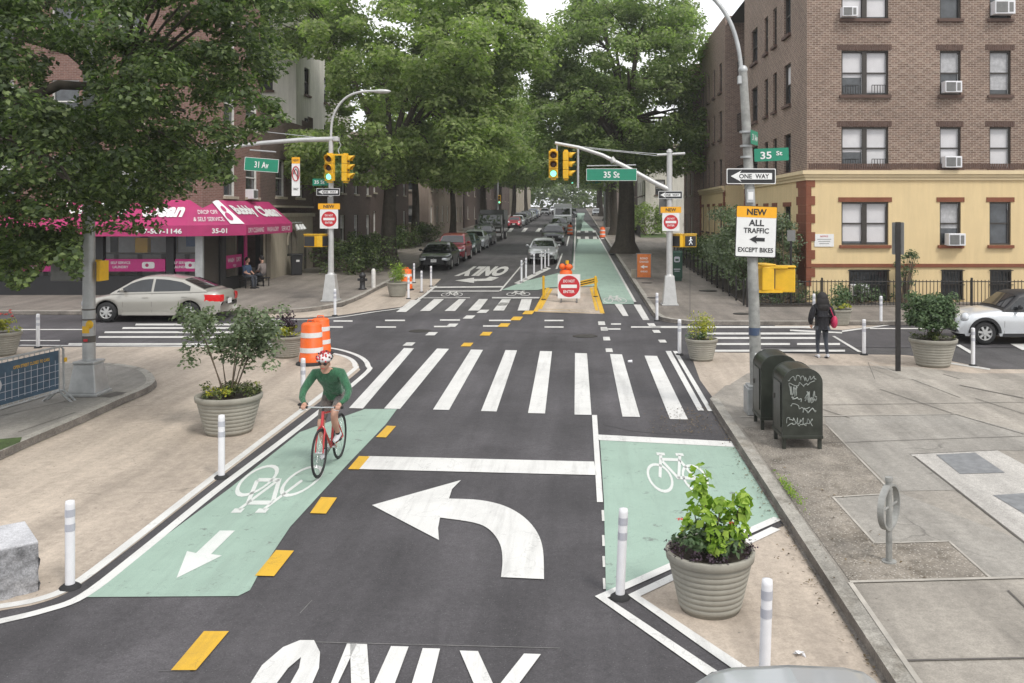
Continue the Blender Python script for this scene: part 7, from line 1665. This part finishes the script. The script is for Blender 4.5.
dx, dy, dz = math.sin(SUN_AZ) * math.cos(SUN_EL), math.cos(SUN_AZ) * math.cos(SUN_EL), math.sin(SUN_EL)
so.rotation_euler = Vector((dx, dy, dz)).to_track_quat('Z', 'Y').to_euler()
cam = bpy.data.cameras.new('camera'); co = bpy.data.objects.new('camera', cam); COL.objects.link(co); scene.camera = co
co.location = (0, 0, HC); co.rotation_euler = (R(90), 0, 0); cam.sensor_width = 36; cam.lens = 36 * F / 1024
cam.shift_x = -(VX - 512) / 1024; cam.shift_y = -(341.5 - 213) / 1024; cam.clip_end = 2000; cam.clip_start = .1
scene.view_settings.view_transform = 'Standard'; scene.view_settings.look = 'None'; scene.view_settings.exposure = .06; scene.view_settings.gamma = 1
scene.render.engine = 'CYCLES'; scene.cycles.max_bounces = 8; scene.cycles.diffuse_bounces = 5; scene.cycles.transmission_bounces = 6; scene.cycles.transparent_max_bounces = 8; scene.cycles.use_denoising = True
for k, (x, y, r_) in enumerate([(-12.9, 54, 1.6), (-12.7, 60.5, 1.3), (-12.8, 67, 1.7), (-12.6, 76, 1.5)]):
    rd = random.Random(60 + k)
    shrub((x, y, gz(y) + .12), ['broad dark bush in front of the first row house', 'small dark bush between two row houses', 'tall dark bush by the second street tree', 'dark bush just before the pink stone house'][k], [(rd.uniform(-1, .9), rd.uniform(-1.6, 1.6), rd.uniform(.2, r_)) for _ in range(44)], .42, 44, .16, 'leaf_near', 70 + k)
rng = np.random.default_rng(5); rd = random.Random(15); P = []
for _ in range(420):
    q = G(rd.gauss(700, 16) - abs(rd.gauss(0, 14)), rd.uniform(408, 434)); 
    if q.x < 2.52: P.append((q.x, q.y, gz(q.y) + rd.uniform(.018, .03)))
for _ in range(260):
    y = rd.uniform(7.5, 17); P.append((2.58 - abs(rd.gauss(0, .10)), y, gz(y) + rd.uniform(.018, .03)))
for _ in range(220):
    q = G(rd.uniform(770, 990), rd.uniform(440, 580), .12)
    if q.x < 3.6: P.append((q.x, q.y, gz(q.y) + .14))
P = np.array(P); N = np.tile([0., 0, 2.2], (len(P), 1)); M['litter_leaf'] = leaf_mat('leaf_litter', (.06, .04, .02), (.12, .085, .04), (.22, .16, .09), .1)
o = leaf_mesh('leaf_litter', P, N, .035, 'litter_leaf', rng); tag(o, 'dry leaf litter gathered along the right kerb', 'leaf litter', None, 'stuff')
P = np.array([(2.80 + abs(rd.gauss(0, .05)), 12.1 + rd.gauss(0, .35), gz(12.1) + .13 + rd.uniform(0, .07)) for _ in range(260)]); N = rng.normal(size=(len(P), 3)); o = leaf_mesh('weeds', P, N, .05, 'leaf_lime', rng, aspect=.3); tag(o, 'small green weeds growing behind the right kerb', 'weeds', None, 'stuff')
# the air: a closed box of thin haze round everything
hz = mb('white_pl').box((0, 145, 12), (240, 330, 34)); ho = hz.build('haze'); hm = bpy.data.materials.new('haze'); hm.use_nodes = True; hn = hm.node_tree; hn.nodes.clear()
hv = hn.nodes.new('ShaderNodeVolumePrincipled'); hv.inputs['Color'].default_value = (.93, .93, .92, 1); hv.inputs['Density'].default_value = .0006; hv.inputs['Anisotropy'].default_value = .2; hout = hn.nodes.new('ShaderNodeOutputMaterial'); hn.links.new(hv.outputs[0], hout.inputs['Volume'])
ho.data.materials.clear(); ho.data.materials.append(hm); ho['kind'] = 'stuff'
scene.cycles.volume_bounces = 0
